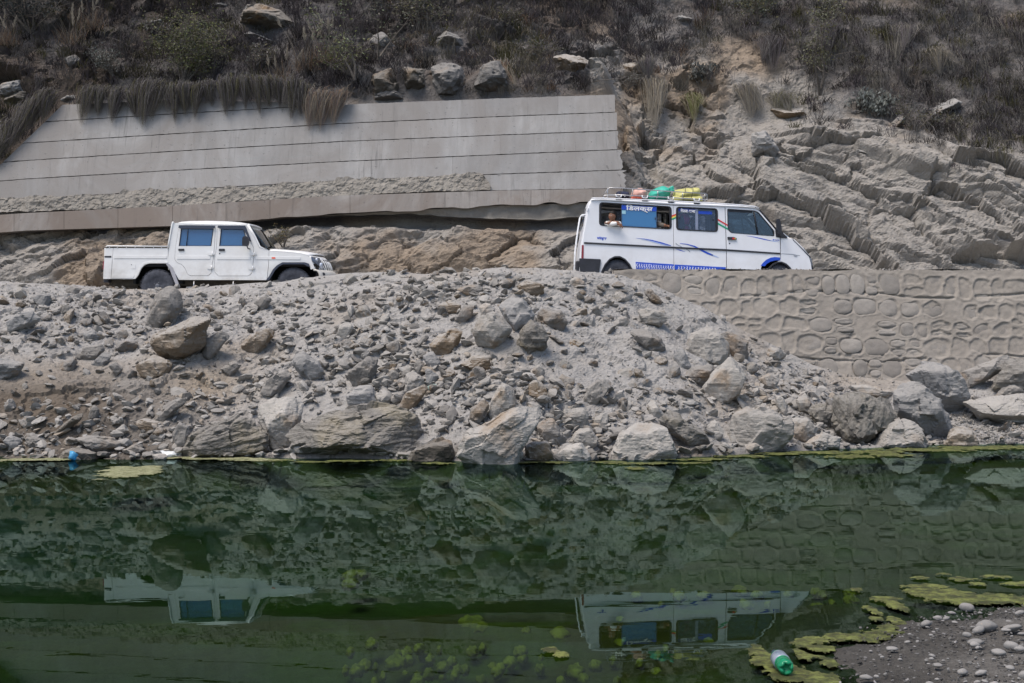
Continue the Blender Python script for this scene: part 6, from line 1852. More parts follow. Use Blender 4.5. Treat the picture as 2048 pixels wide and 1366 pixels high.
# passengers seen through glass
def sitter(name_lab, cx, cy, yy, cloth, scarf=None, yaw=-60, by=330, veh='v', skin=M_skin):
    f_ = vw if veh == 'v' else (lambda a, b, c: Vector((tx0, TY, tz0)) + Vector((t_conv(a, b)[0], c, t_conv(a, b)[1])))
    p = empty('person', f_(cx, cy + 190, yy)); tag(p, name_lab, 'person')
    L = lambda a, b, c: f_(a, b, c) - p.location
    B = [(*L(cx - 4, cy + 180, yy), .14), (*L(cx - 4, cy + 110, yy), (.15, .12)), (*L(cx, cy + 58, yy), (.17, .10)), (*L(cx, cy + 34, yy), .052), (*L(cx, cy + 10, yy), .05),
         (*L(cx + 4, cy + 66, yy - .19), .055), (*L(cx + 14, cy + 130, yy - .23), .045), (*L(cx + 74, cy + 126, yy - .16), .033), (*L(cx + 92, cy + 120, yy - .14), .028),
         (*L(cx + 4, cy + 66, yy + .19), .055), (*L(cx + 14, cy + 130, yy + .23), .045), (*L(cx + 74, cy + 126, yy + .16), .033), (*L(cx + 92, cy + 120, yy + .14), .028),
         (*L(cx + 100, cy + 190, yy - .1), .08), (*L(cx + 120, cy + 300, yy - .1), .05), (*L(cx + 100, cy + 190, yy + .1), .08), (*L(cx + 120, cy + 300, yy + .1), .05)]
    E = [(0, 1), (1, 2), (2, 3), (3, 4), (2, 5), (5, 6), (6, 7), (7, 8), (2, 9), (9, 10), (10, 11), (11, 12), (0, 13), (13, 14), (0, 15), (15, 16)]
    skin_mesh('body', B, E, skin, p)
    S = [(a, b, c, (r * 1.2 if not isinstance(r, tuple) else tuple(q * 1.08 for q in r))) for a, b, c, r in B]
    ix = [0, 1, 2, 5, 6, 7, 9, 10, 11, 13, 14, 15, 16]; mp = {k: i for i, k in enumerate(ix)}
    skin_mesh('clothes', [S[k] for k in ix], [(mp[a], mp[b]) for a, b in E if a in mp and b in mp], cloth, p)
    h_ = head(p, L(cx, cy, yy), math.radians(yaw), 0, mat=skin)
    hand(p, L(cx + 96, cy + 118, yy - .14), (0, 0, math.radians(8)), skin, 1, .6, .9)
    hand(p, L(cx + 96, cy + 118, yy + .14), (0, 0, math.radians(-8)), skin, -1, .6, .9)
    if scarf:
        V, F = ico(3); Q = V * np.array([.115, .13, .15]); Q *= (1 + .05 * ridged(V * 4, 3, 3))[:, None]
        k = ~((V[:, 1] < -.45) & (np.abs(V[:, 0]) < .6) & (V[:, 2] < .55))
        o = obj('head_scarf', mesh_np('scarf', Q, F[k[F].all(1)], True, [scarf]), h_); m = o.modifiers.new('s', 'SOLIDIFY'); m.thickness = .012
    return p
sitter('person in a crimson head scarf behind the left pane of the middle minibus window', 955, 346, .31, M_scarf, M_scarf)
sitter('person in pale patterned clothes behind the middle divider of the minibus side window', 1040, 366, .30, M_pattern, M_pattern)
sitter('driver of the minibus in dark clothes at the steering wheel', 1370, 385, W - .45, M_shirt_d)
sitter('driver of the white pickup in dark clothes at the steering wheel', 1110, 195, 1.20, M_shirt_d, veh='t')

# ================================================================== BOULDERS AND PLANTS ON THE HILLSIDE
HB = [
 ("0,166 55,160 62,178 60,186 22,190 0,200", 'l', 'pale flat topped ledge stone at the left edge above the wall'),
 ("8,196 30,184 64,184 62,206 40,212 5,208", 'w', 'dark block under the pale ledge stone at the left edge'),
 ("118,199 130,192 158,188 158,202 128,206", 'l', 'small pale topped slab resting on the left corner of the wall'),
 ("478,48 486,20 510,8 560,22 590,45 585,66 550,62 520,52 480,56", 'w', 'big dark boulder with a pale diagonal edge above the wall'),
 ("478,48 490,14 512,8 520,14 500,36 490,56", 'l', 'pale diagonal slab on the left side of the big dark boulder'),
 ("484,66 500,62 556,86 552,92 520,84 488,76", 'l', 'pale tilted slab below the big dark boulder'),
 ("424,8 440,4 458,8 460,17 426,16", 'l', 'small pale stone at the top edge of the photo, left of the big dark boulder'),
 ("128,118 150,108 160,120 155,135 138,140", 'u', 'grey blue boulder half hidden in dry grass at the upper left'),
 ("300,42 325,36 328,50 305,52", 'l', 'small light stone left of the green bush'),
 ("732,72 770,66 792,92 778,108 745,108", 'u', 'pale grey sloping rock face behind the thin bare saplings'),
 ("742,150 790,135 806,185 800,202 748,206", 'w', 'dark fractured rock resting on the wall top, left block'),
 ("800,130 850,140 852,185 812,184", 'w', 'dark fractured rock resting on the wall top, right block'),
 ("745,205 750,178 800,182 815,203 790,204", 'b', 'brownish cracked block directly behind the wall top'),
 ("870,80 893,60 925,76 930,100 905,98 874,92", 'u', 'grey angular boulder in the grass above the middle of the wall'),
 ("864,190 862,130 885,122 925,132 935,180 920,196", 'g', 'tall grey outcrop right behind the wall top'),
 ("945,175 960,132 1000,120 1020,150 1010,182 980,192", 'g', 'grey striped outcrop left of the tan grass clump behind the wall'),
 ("1102,112 1150,108 1198,128 1190,145 1145,158 1115,140", 'b', 'boulder with a brown underside above the right part of the wall'),
 ("1245,130 1262,124 1285,128 1285,146 1250,148", 'b', 'small brown boulder above the right end of the wall'),
 ("1348,36 1362,30 1386,36 1388,48 1352,46", 'l', 'pale boulder near the top centre right'),
 ("1538,218 1550,216 1605,216 1615,232 1590,242 1558,240", 'b', 'brown faced block embedded in the dusty slope right of the tufts'),
 ("1858,228 1870,212 1910,194 1926,206 1905,222 1862,240", 'l', 'tilted pale block on the ledge above the right cliff'),
 ("1780,250 1792,235 1808,232 1810,248 1792,262", 'g', 'grey layered boulder in the grass above the right cliff'),
 ("1700,225 1712,218 1724,226 1718,232 1702,232", 'g', 'small dark ledge stone left of the pale leaved bush'),
 ("1712,296 1722,298 1740,306 1738,312 1716,306", 'l', 'small thin slab lying on the dusty ledge'),
 ("1500,268 1530,262 1560,300 1545,320 1505,312", 'l', 'rounded pale boulder on the slope above the minibus'),
]
for i, (ps, mk, lab) in enumerate(HB):
    poly = np.array(P_(ps)); cx, cy = poly.mean(0)
    w_, h_ = np.ptp(poly[:, 0]), np.ptp(poly[:, 1])
    b, _ = hill_at(cx, poly[:, 1].max() - .1 * h_); m, _ = hill_at(cx, cy)
    Y = .5 * b[1] + .5 * m[1] + .12; k = Y / FOC
    if 690 < cx < 1030 and cy > 120: Y = max(Y, 35.75); k = Y / FOC
    pm = np.stack([(poly[:, 0] - cx) * k, -(poly[:, 1] - cy) * k], 1)
    V, F = rock_shape(pm, 1.5 * min((w_ + h_) / 2 * k, 1.2), 700 + i, sub=4, facet=7, layer=.8, layer_dir=(.4, 0, 1), rough=.05)
    tag(obj('boulder', mesh_np('boulder', V, F, False, [{'l': M_rock_hill_pale, 'g': M_rock_hill, 'u': M_rock_hill, 'w': M_rock_wet, 'b': M_rock_brown if cx > 1000 else M_rock_hill}[mk]]), loc=ray(cx, cy, Y)), lab, 'boulder')

def ribbons(P0, P1, P2, Wd, C, nseg=3, side=None, rs=None):
    """ribbon blades along quadratic curves; Wd root width"""
    n = len(P0); rs = rs or np.random.default_rng(1)
    if side is None:
        a = rs.uniform(-.7, .7, n); side = np.stack([np.cos(a), np.sin(a), 0 * a], 1)
    V = []; Cc = []
    ts = np.linspace(0, 1, nseg + 1)
    for t_ in ts:
        c = P0 * (1 - t_) ** 2 + P1 * 2 * t_ * (1 - t_) + P2 * t_ ** 2
        w = (Wd * (1 - t_) ** .7 * .5)[:, None] if t_ < 1 else 0 * Wd[:, None]
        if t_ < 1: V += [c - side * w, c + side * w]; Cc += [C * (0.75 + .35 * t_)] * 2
        else: V += [c]; Cc += [C]
    m = len(V); V = np.stack(V, 1).reshape(-1, 3); Cc = np.stack(Cc, 1).reshape(-1, 3)
    b = (np.arange(n) * m)[:, None]
    Q = np.concatenate([b + np.array([[2 * s, 2 * s + 1, 2 * s + 3, 2 * s + 2]]) for s in range(nseg - 1)])
    Tt = b + np.array([[2 * nseg - 2, 2 * nseg - 1, 2 * nseg]])
    return V, Q, Tt, Cc
def mat_leafy(name, rough=.8, trans=.25):
    t = NT(name); a = t.n('ShaderNodeAttribute'); a.attribute_name = 'tint'
    d = t.bsdf(a.outputs['Color'], rough, None, .12)
    tl = t.n('ShaderNodeBsdfTranslucent'); t.l(a.outputs['Color'], tl.inputs['Color'])
    m = t.n('ShaderNodeMixShader'); m.inputs[0].default_value = trans; t.l(d.outputs[0], m.inputs[1]); t.l(tl.outputs[0], m.inputs[2])
    return t.done(m)
M_grass = mat_leafy('dry grass blades'); M_leaf = mat_leafy('dusty leaves', .6, .2)
M_bark = mat_flat('dusty bark', (.13, .115, .10), .95, grain=.4, scale=20, bumpy=.5)
GC = {'purple': (.125, .11, .118), 'grey': (.16, .152, .145), 'straw': (.27, .235, .18), 'tan': (.24, .165, .115), 'olive': (.12, .115, .055), 'dark': (.065, .058, .055), 'green': (.13, .15, .055), 'pale': (.235, .22, .185)}
def mk_rib(name, parts, mat, parent=None):
    VV, QQ, TT, CC = [], [], [], []; off = 0
    for V, Q, Tt, C in parts:
        VV.append(V); QQ.append(Q + off); TT.append(Tt + off); CC.append(C); off += len(V)
    F = [np.concatenate(TT)]
    q = [x for x in QQ if len(x)]
    if q: F.insert(0, np.concatenate(q))
    me = mesh_np(name, np.concatenate(VV), F, False, [mat]); set_col(me, np.concatenate(CC))
    return obj(name, me, parent)

def hang(root, tip, spread, n, cols, wd, rs, arch=.25):
    """a tussock that hangs from root down to a gathered tip"""
    root, tip = np.array(root), np.array(tip)
    L = np.linalg.norm(tip - root)
    P0 = root + rs.normal(0, 1, (n, 3)) * np.array([spread * .8, .12, .07])
    fr = rs.beta(5, 1.2, n)[:, None]
    kk = rs.integers(0, 4, n); tips = np.array([tip, tip, tip + np.array([rs.normal(0, spread * 1.1), 0, L * rs.uniform(.12, .4)]), tip + np.array([rs.normal(0, spread * 1.3), 0, L * rs.uniform(.1, .35)])])[kk]
    P2 = tips + (P0 - root) * .10 + rs.normal(0, 1, (n, 3)) * np.array([spread * .10, .03, .03 * L])
    P2 = P0 + (P2 - P0) * fr
    P1 = P0 + np.array([0, -arch, .16]) * rs.uniform(.4, 1.3, (n, 1)) + rs.normal(0, 1, (n, 3)) * np.array([spread * .75, .05, .05]) + (P2 - P0) * .22
    ca = np.array([GC[c] for c in cols]); C = ca[rs.integers(len(ca), size=n)] * rs.uniform(.65, 1.3, (n, 1))
    return ribbons(P0, P1, P2, np.full(n, wd) * rs.uniform(.6, 1.4, n), C, 5, rs=rs)
rs = np.random.default_rng(12)
WT = [(100, 186, 84, 250, 13), (62, 214, 22, 302, 16), (32, 246, -4, 332, 16), (10, 284, -22, 345, 12), (82, 200, 50, 275, 14), (183, 180, 160, 252, 12), (205, 182, 196, 236, 10), (240, 182, 222, 250, 13), (262, 190, 272, 238, 10),
      (298, 166, 284, 262, 15), (328, 168, 300, 244, 13), (352, 176, 350, 250, 9), (374, 172, 370, 236, 10), (400, 174, 389, 240, 10),
      (420, 170, 424, 215, 9), (452, 162, 452, 237, 11), (470, 162, 466, 226, 10), (490, 160, 492, 224, 8), (514, 160, 520, 232, 10), (534, 160, 540, 218, 8), (556, 165, 560, 220, 9),
      (590, 160, 583, 246, 13), (608, 172, 600, 236, 10), (632, 186, 616, 268, 17), (655, 190, 640, 264, 16), (682, 186, 664, 256, 15)]
for (x0, y0, x1, y1, sp) in WT:
    a_ = ray(x0, y0, wall_pt(x0, max(y0, 204))[1] - .06)
    b_ = wall_pt(x1, y1, -.10)
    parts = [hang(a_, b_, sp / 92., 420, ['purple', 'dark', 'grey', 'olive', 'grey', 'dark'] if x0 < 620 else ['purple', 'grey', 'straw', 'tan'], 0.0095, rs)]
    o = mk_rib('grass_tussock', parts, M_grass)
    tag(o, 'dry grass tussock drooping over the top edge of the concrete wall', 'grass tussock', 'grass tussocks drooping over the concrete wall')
RT = [(1310, 168, 1310, 268, 15, ['pale', 'straw', 'grey'], 'long pale grass tussock hanging straight down right of the wall end'),
      (1292, 122, 1296, 172, 13, ['purple', 'grey', 'pale'], 'short grass tussock hanging just above the long pale one'),
      (1385, 196, 1388, 246, 13, ['green', 'olive', 'straw'], 'yellow green grass clump on the crag above the roof luggage'),
      (1488, 172, 1504, 240, 16, ['straw', 'pale', 'grey'], 'shaggy straw coloured clump in the dusty gully'),
      (1000, 130, 1002, 196, 14, ['tan', 'straw', 'pale'], 'tan grass clump hanging to the wall top in the middle'),
      (1560, 192, 1580, 232, 20, ['pale', 'grey', 'olive'], 'fringe of roots and grass over the brown faced block'),
      (1870, 105, 1880, 150, 15, ['pale', 'straw', 'grey'], 'pale drooping clump high on the right slope beside the orange rock'),
      (1800, 55, 1790, 130, 18, ['grey', 'purple', 'pale'], 'grey curtain of grass below the pale ledge at the upper right'),
      (1650, 50, 1655, 120, 20, ['dark', 'purple', 'grey'], 'dark curtain of grass beside the slender tree'),
      (1540, 80, 1545, 150, 18, ['dark', 'grey', 'purple'], 'dark curtain of hanging grass left of the slender tree')]
for (x0, y0, x1, y1, sp, cols, lab) in RT:
    a_, _ = hill_at(x0, y0); a_ = a_ + np.array([0, -.12, .02]); b_, _ = hill_at(x1, y1); b_ = b_ + np.array([0, -.25, 0])
    b_ = np.array(ray(x1, y1, min(b_[1], a_[1] - .05)))
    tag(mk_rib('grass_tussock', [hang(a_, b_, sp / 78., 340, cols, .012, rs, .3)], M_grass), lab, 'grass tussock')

# the uncounted grass of the slope
idx = np.arange(len(Ph))
vis = (h_px > -90) & (h_px < 2420) & (h_py > -70) & (h_py < 345)
low = fbm(Ph * .5, 3, 301)
wveg = np.clip(DARKVEG * 1.25, 0, 1) * vis
extra = np.exp(-((h_px - 1340) / 90) ** 2 - ((h_py - 60) / 90) ** 2) * .8 + np.exp(-((h_px - 1960) / 160) ** 2 - ((h_py - 250) / 40) ** 2) * .5 + np.exp(-((h_px - 1620) / 60) ** 2 - ((h_py - 200) / 50) ** 2) * .5
wveg = np.clip(wveg + extra * vis, 0, 1) * np.where(fbm(Ph * 1.1, 3, 303) > -.45, 1, .15)
wveg[(h_px < 1240) & (h_py > np.interp(h_px, [0, 700, 1240], [215, 200, 185])) & (h_px > 132 - (h_py - 205) * 1.02)] = 0
wveg[(h_px < 128 - (h_py - 205) * 1.02) & (h_py < 420) & (h_px > -200)] = 1.0
# keep what lies in front of the hill thin where boulders should show
for (ps, mk, lab) in HB:
    poly = np.array(P_(ps)); wveg[in_poly(h_px, h_py, poly)] *= .12
    wveg[in_poly(h_px, h_py - 8, poly)] *= .3
p_ = wveg / wveg.sum()
NC = 4800
pick = rs.choice(idx, NC, p=p_)
parts = []
for i in pick:
    p0 = Ph[i]; n = int(rs.integers(14, 30))
    right = h_px[i] > 1420
    lowv = low[i]
    if right: cols = ['grey', 'purple', 'dark', 'grey', 'olive'] if lowv < .15 else ['pale', 'grey', 'grey', 'purple']
    else: cols = ['purple', 'dark', 'grey', 'purple'] if lowv < .05 else (['grey', 'pale', 'tan', 'purple'] if lowv < .3 else ['straw', 'grey', 'purple', 'olive'])
    if h_px[i] < 560: cols = ['purple', 'dark', 'purple', 'grey', 'olive']
    ca = np.array([GC[c] for c in cols])
    C = ca[rs.integers(len(ca))] * rs.uniform(.7, 1.25) * rs.uniform(.75, 1.25, (n, 1)) * (0.62 if h_px[i] < 560 else .75)
    L = rs.uniform(.3, .75) * (1.2 if right else 1)
    P0 = p0 + rs.normal(0, .10, (n, 3)) * np.array([1, .6, .3])
    droop = rs.uniform(.5, 1.5) if right else rs.uniform(.1, 1.0)
    up = np.array([0, -.35, 1.0]) + rs.normal(0, .45, (n, 3)) * np.array([1, .5, .5])
    Ls = L * rs.uniform(.5, 1.15, (n, 1))
    P1 = P0 + up * Ls * .5
    P2 = P0 + up * Ls * (1 - .35 * droop) + np.array([0, -.25, -1.0]) * droop * Ls * rs.uniform(.6, 1.2, (n, 1))
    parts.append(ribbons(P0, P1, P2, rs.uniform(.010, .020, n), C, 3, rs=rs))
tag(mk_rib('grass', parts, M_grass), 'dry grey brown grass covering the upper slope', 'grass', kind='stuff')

hp = []
for k in range(120):
    i = pick[rs.integers(NC)]; p0 = Ph[i] + np.array([0, -.15, .1]); L = rs.uniform(.35, .8)
    if h_px[i] < 1480 and rs.random() < .35: continue
    t_ = p0 + np.array([rs.normal(0, .08), -.12, -L]); hp.append(hang(p0, t_, rs.uniform(.08, .2), 90, ['grey', 'purple', 'dark', 'pale'] if h_px[i] > 900 else ['purple', 'dark', 'grey'], .011, rs))
tag(mk_rib('grass', hp, M_grass), 'drooping curtains of dry grass across the upper slope', 'grass', kind='stuff')

# twigs and bare stems
mb = MB()
for k in range(150):
    i = pick[rs.integers(NC)]; p = Vector(Ph[i]); L = rs.uniform(.4, 1.3)
    d = Vector((rs.normal(0, .6), -.35, rs.uniform(-.1, 1))).normalized(); pts = [p]
    for s_ in range(4):
        d = (d + Vector((rs.normal(0, .3), rs.normal(0, .15), rs.normal(-.12, .25)))).normalized(); pts.append(pts[-1] + d * L / 4)
    mb.tube(pts, [.012, .010, .008, .006, .003], 4, False)
tag(mb.build('twigs', M_bark, None, smooth=True), 'bare twigs tangled in the grass of the slope', 'twigs', kind='stuff')

def shrub(px, py, h, w, nleaf, cols, label, lsz=.055, group=None, name='shrub', lean=0.0, droop=0.0, stems=5, leafy=1.0, seed=0, fwd=.0):
    r = np.random.default_rng(seed + 900)
    p, _ = hill_at(px, py); e = empty(name, (p[0], p[1] - fwd, p[2] - .05)); tag(e, label, name.replace('_', ' '), group)
    mb = MB(); ends = []
    for k in range(stems):
        a = r.uniform(-1, 1); pts = [Vector((0, 0, 0))]; d = Vector((a * w / h * .8 + lean, r.uniform(-.5, .2), 1)).normalized(); L = h * r.uniform(.75, 1.0)
        for s_ in range(5):
            d = (d + Vector((r.normal(0, .16), r.normal(0, .12), r.normal(0, .06) - droop * .1 * s_))).normalized(); pts.append(pts[-1] + d * L / 5)
        mb.tube(pts, [.028 * h ** .5, .022 * h ** .5, .017, .012, .008, .004], 5, False)
        for s_ in range(2, 6):
            for _k in range(3):
                q = pts[s_]; dd = Vector((r.normal(0, 1) * .9, r.normal(0, .6), r.uniform(-.1, .8))).normalized()
                e1 = q + dd * w * r.uniform(.15, .34); mb.tube([q, (q + e1) / 2 + Vector((0, 0, .02)), e1], [.008, .006, .003], 4, False); ends.append(e1); ends.append((q + e1) / 2)
        ends.append(pts[-1])
    mb.build('stems', M_bark, e, smooth=True)
    if nleaf:
        E = np.array([tuple(q) for q in ends]); ce = E[r.integers(len(E), size=nleaf)]
        off = r.normal(0, 1, (nleaf, 3)) * np.array([.11, .10, .09]) * w
        P0 = ce + off; a = r.uniform(0, 6.28, nleaf)
        d = np.stack([np.cos(a) * .8, np.sin(a) * .5, r.uniform(-.9, .5, nleaf) - droop], 1); d /= np.linalg.norm(d, axis=1)[:, None]
        s_ = lsz * r.uniform(.5, 1.3, (nleaf, 1))
        sd = np.cross(d, r.normal(0, 1, (nleaf, 3))); sd /= np.linalg.norm(sd, axis=1)[:, None]
        V = np.stack([P0, P0 + d * s_ * .5 + sd * s_ * .22, P0 + d * s_, P0 + d * s_ * .5 - sd * s_ * .22], 1).reshape(-1, 3)
        F = np.arange(nleaf * 4).reshape(-1, 4)
        ca = np.array([GC[c] if isinstance(c, str) else c for c in cols]); ci = ca[r.integers(len(ca), size=nleaf)] * r.uniform(.55, 1.45, (nleaf, 1))
        me = mesh_np('leaves', V, F, False, [M_leaf]); set_col(me, np.repeat(ci, 4, axis=0)); obj('leaves', me, e)
    return e
shrub(372, 172, 1.75, 1.75, 5200, ['olive', 'green', (.09, .10, .06), (.12, .12, .10)], 'rounded olive green bush standing on the hillside above the concrete wall', .06, stems=8, seed=1, fwd=.25)
shrub(228, 150, .7, .9, 700, [(.17, .18, .17), (.12, .13, .11)], 'low silvery leaved bush left of the olive green bush', .055, seed=2, fwd=.15)
shrub(60, 62, 1.6, 2.0, 3200, [(.028, .036, .036), (.04, .045, .045)], 'dark dense bush in the top left corner', .07, stems=8, seed=3)
shrub(713, 160, 2.2, 1.0, 260, ['green', (.16, .19, .12)], 'thin bare sapling with few light leaves, left one of the pair', .07, stems=2, seed=4, name='sapling', fwd=.3)
shrub(760, 120, 1.7, .9, 120, ['pale', (.16, .19, .12)], 'thin pale bare sapling leaning right, right one of the pair', .06, stems=2, seed=5, lean=.25, name='sapling', fwd=.3)
shrub(700, 150, .9, 1.0, 520, ['green', (.20, .22, .13), 'olive'], 'leafy light green plant at the foot of the bare saplings', .07, seed=6, fwd=.3)
shrub(1638, 188, 2.9, 1.1, 1100, [(.12, .125, .085), (.16, .16, .12), 'olive'], 'slender tree with dusty leaves on the right slope', .07, stems=2, seed=7, name='small_tree', fwd=.25)
shrub(1750, 232, .75, .8, 900, [(.15, .165, .15), (.19, .2, .185)], 'bush with pale drooping leaves on the ledge above the right cliff', .11, droop=.8, seed=8, fwd=.1)
shrub(1396, 165, .7, .6, 700, [(.07, .075, .07), (.14, .145, .135)], 'dark bush with narrow drooping leaves right of the hanging tussocks', .11, droop=.8, seed=9, fwd=.1)
shrub(1515, 40, 1.2, 1.6, 1500, [(.13, .15, .12), (.10, .11, .09), 'olive'], 'leafy dusty bush at the top, right of the dusty gully', .08, seed=10)
shrub(840, 60, 1.1, 1.5, 1200, ['dark', 'olive', (.12, .13, .10)], 'dark leafy bush at the top above the fractured rock', .07, seed=11)
shrub(1255, 178, .5, .6, 420, ['grey', (.15, .15, .13)], 'small greyish weed just above the right end of the wall', .05, seed=12, fwd=.2)
ol = 'small dusty shrub among the grass of the upper slope'
for k in range(26):
    i = pick[rs.integers(NC)]
    shrub(h_px[i], h_py[i], rs.uniform(.4, .95), rs.uniform(.5, 1.1), int(rs.uniform(250, 650)), [(.13, .14, .12), 'grey', 'olive', 'purple'], ol, .06, 'small shrubs on the upper slope', seed=20 + k, fwd=.05)
# the little bush in front of the rock behind the pickup nose
shrub(566, 492, .55, .45, 420, ['olive', (.16, .12, .06)], 'small olive brown weed on the rock just ahead of the pickup windscreen', .04, seed=60)
# plume grass
M_plume = mat_leafy('feathery plume', .9, .3)
def plume(px, py, n, label, seed, h=1.0):
    r = np.random.default_rng(seed); p, _ = hill_at(px, py); e = empty('plume_grass', (p[0], p[1] - .15, p[2])); tag(e, label, 'plume grass')
    m = 170
    P0 = r.normal(0, 1, (m, 3)) * np.array([.16, .1, .03]); a = r.normal(0, .4, (m, 3)); up = np.array([0, -.2, 1.]) + a
    L = r.uniform(.4, .9, (m, 1)) * h
    ca = np.array([GC['tan'], GC['straw'], GC['grey'], GC['tan']])
    mk_rib('blades', [ribbons(P0, P0 + up * L * .55, P0 + up * L * .8 + np.array([0, -.1, -.35]) * L, r.uniform(.008, .014, m), ca[r.integers(4, size=m)] * r.uniform(.7, 1.2, (m, 1)), 4, rs=r)], M_grass, e)
    for k in range(n):
        b = Vector((r.normal(0, .14), r.normal(0, .08), 0)); ln = r.uniform(.75, 1.25) * h; dx = r.normal(0, .25)
        t_ = b + Vector((dx * ln, -.1, ln)); mid = (b + t_) / 2 + Vector((-dx * .1, 0, .05))
        mb = MB(); mb.tube([b, mid, t_], [.007, .005, .003], 4, False); s_ = mb.build('stem', M_bark, e)
        q = 44; tt = r.uniform(0, 1, q)[:, None]; ax = np.array([dx, -.1, 1.]); ax /= np.linalg.norm(ax)
        A0 = np.array(t_) - ax * .22 + ax * .26 * tt
        A2 = A0 + ax * .12 + r.normal(0, 1, (q, 3)) * np.array([.035, .03, .02]) * (1.2 - tt)
        cc = np.array([[.42, .37, .30]]) * r.uniform(.7, 1.15, (q, 1))
        mk_rib('plume', [ribbons(A0, (A0 + A2) / 2, A2, np.full(q, .02), cc, 2, rs=r)], M_plume, s_)
plume(612, 140, 7, 'plume grass with tan blades and pale feathery heads, left of the bare saplings', 1, 1.05)
plume(655, 128, 6, 'plume grass with upright cream heads between the big dark boulder and the saplings', 2, .95)
plume(560, 170, 4, 'short plume grass at the wall top below the pale tilted slab', 3, .8)
plume(190, 60, 5, 'plume grass with whitish heads in the upper left corner', 4, .8)
plume(145, 88, 3, 'plume grass with one bent whitish head beside the dark dense bush', 5, .8)
plume(18, 92, 3, 'plume grass at the left edge under the dark dense bush', 6, .8)

# ================================================================== THE POOL: algae, litter, shore pebbles
def W0(px, py, z=0.0):
    Y = FOC * (CAMH - z) / (py - RY); return ((px - RX) / FOC * Y, Y)
def mat_algae(name, a, b, thin=True):
    t = NT(name); co = geo_pos(t); n = t.noise(co, 9, 8, .7); n2 = t.noise(co, 60, 5, .7)
    c = t.mix(t.val(n, .42, .58), a, b); c = t.mix(t.val(n2, .55, .8, 0, .5), c, (.24, .25, .11))
    a_ = t.n('ShaderNodeAttribute'); a_.attribute_name = 'tint'
    if thin:
        n3 = t.noise(co, 26, 6, .75)
        c = t.mix(t.val(a_.outputs['Fac'], .0, .35, .8, 0), c, (.05, .06, .012)); c = t.mix(t.val(n3, .48, .60, 0, .75), c, (.045, .04, .014))
        d = t.bsdf(c, .6, t.bump(n2, .9, .012), .3); tr = t.n('ShaderNodeBsdfTransparent')
        cov = t.val(t.math('ADD', t.val(a_.outputs['Fac'], 0, .30), t.val(n3, .3, .7, -.5, .5)), .30, .42)
        m = t.n('ShaderNodeMixShader'); t.l(cov, m.inputs[0]); t.l(tr.outputs[0], m.inputs[1]); t.l(d.outputs[0], m.inputs[2])
        return t.done(m)
    return t.done(t.bsdf(c, .75, t.bump(n2, .8, .01), .25))
M_alg = mat_algae('yellow green algae', (.035, .042, .010), (.16, .18, .045))
M_alg2 = mat_algae('dusty algae scum', (.20, .21, .10), (.33, .33, .20))
def algae_mat(ells, res, seed, mat, label, z=.005, hole=.28):
    """a floating mat: the cells of a fine grid inside ragged pads"""
    W_ = []
    for (cx, cy, rx_, ry_) in ells:
        X, Y = W0(cx, cy); Y1 = W0(cx, cy - ry_)[1]; Y2 = W0(cx, cy + ry_)[1]; W_.append((X, Y, rx_ * Y / FOC, abs(Y1 - Y2) / 2))
    W_ = np.array(W_)
    x0, x1 = (W_[:, 0] - W_[:, 2]).min() - .1, (W_[:, 0] + W_[:, 2]).max() + .1; y0, y1 = (W_[:, 1] - W_[:, 3]).min() - .1, (W_[:, 1] + W_[:, 3]).max() + .1
    nx, ny = int((x1 - x0) / res[0]), int((y1 - y0) / res[1]); gx_ = np.linspace(x0, x1, nx); gy_ = np.linspace(y0, y1, ny)
    A, B = np.meshgrid(gx_, gy_); Pq = np.stack([A.ravel(), B.ravel(), A.ravel() * 0], 1)
    wv = fbm(Pq * (np.array([.16, .16, 1]) / max(res)), 4, seed, .6)
    F_ = np.full(len(Pq), -9.)
    for X, Y, a, b in W_: F_ = np.maximum(F_, 1 - np.hypot((Pq[:, 0] - X) / a, (Pq[:, 1] - Y) / b))
    lev = F_ + .5 * wv + hole * fbm(Pq * (np.array([.55, .55, 1]) / max(res)), 2, seed + 4)
    hm = z + .010 * sstep(0, .25, lev) + .006 * fbm(Pq * 25, 3, seed + 1)
    Pq[:, 2] = hm * (lev > 0)
    f = grid_faces(ny, nx); k = (lev[f] > .02).all(1); f = f[k]
    us, inv = np.unique(f, return_inverse=True); 
    me = mesh_np('algae', Pq[us], inv.reshape(f.shape), True, [mat]); set_col(me, np.repeat(np.clip(lev[us], 0, 1)[:, None], 3, 1))
    return tag(obj('algae', me), label, 'algae', kind='stuff')
algae_mat([(1540, 1325, 40, 22), (1520, 1308, 22, 16), (1580, 1350, 60, 18), (1640, 1360, 50, 16), (1625, 1284, 36, 9), (1600, 1292, 26, 8), (1690, 1278, 50, 10), (1740, 1276, 50, 11), (1640, 1300, 34, 9), (1598, 1308, 12, 10), (1655, 1328, 18, 14), (1612, 1318, 22, 8)],
          (.013, .016), 1, M_alg, 'yellow green algae mat around the green bottle')
algae_mat([(1745, 1224, 17, 11), (1790, 1212, 26, 8), (1802, 1218, 20, 10), (1770, 1200, 36, 7), (1792, 1245, 20, 10), (1750, 1240, 18, 6), (1775, 1258, 26, 7), (1850, 1176, 50, 7), (1870, 1190, 60, 16), (1920, 1198, 90, 15), (1980, 1200, 90, 13), (2060, 1205, 70, 14), (1770, 1268, 40, 8),
           (1840, 1158, 22, 3.5), (1890, 1152, 20, 3), (1925, 1160, 36, 5), (1990, 1156, 40, 3.5), (2040, 1170, 40, 5), (1955, 1170, 20, 5), (1715, 1182, 16, 5)],
          (.015, .020), 2, M_alg, 'bright algae mats along the pebble shore at the lower right')
algae_mat([(1100, 1304, 20, 6), (1122, 1312, 18, 9)], (.010, .012), 3, M_alg, 'small floating algae flake right of the middle of the pool')
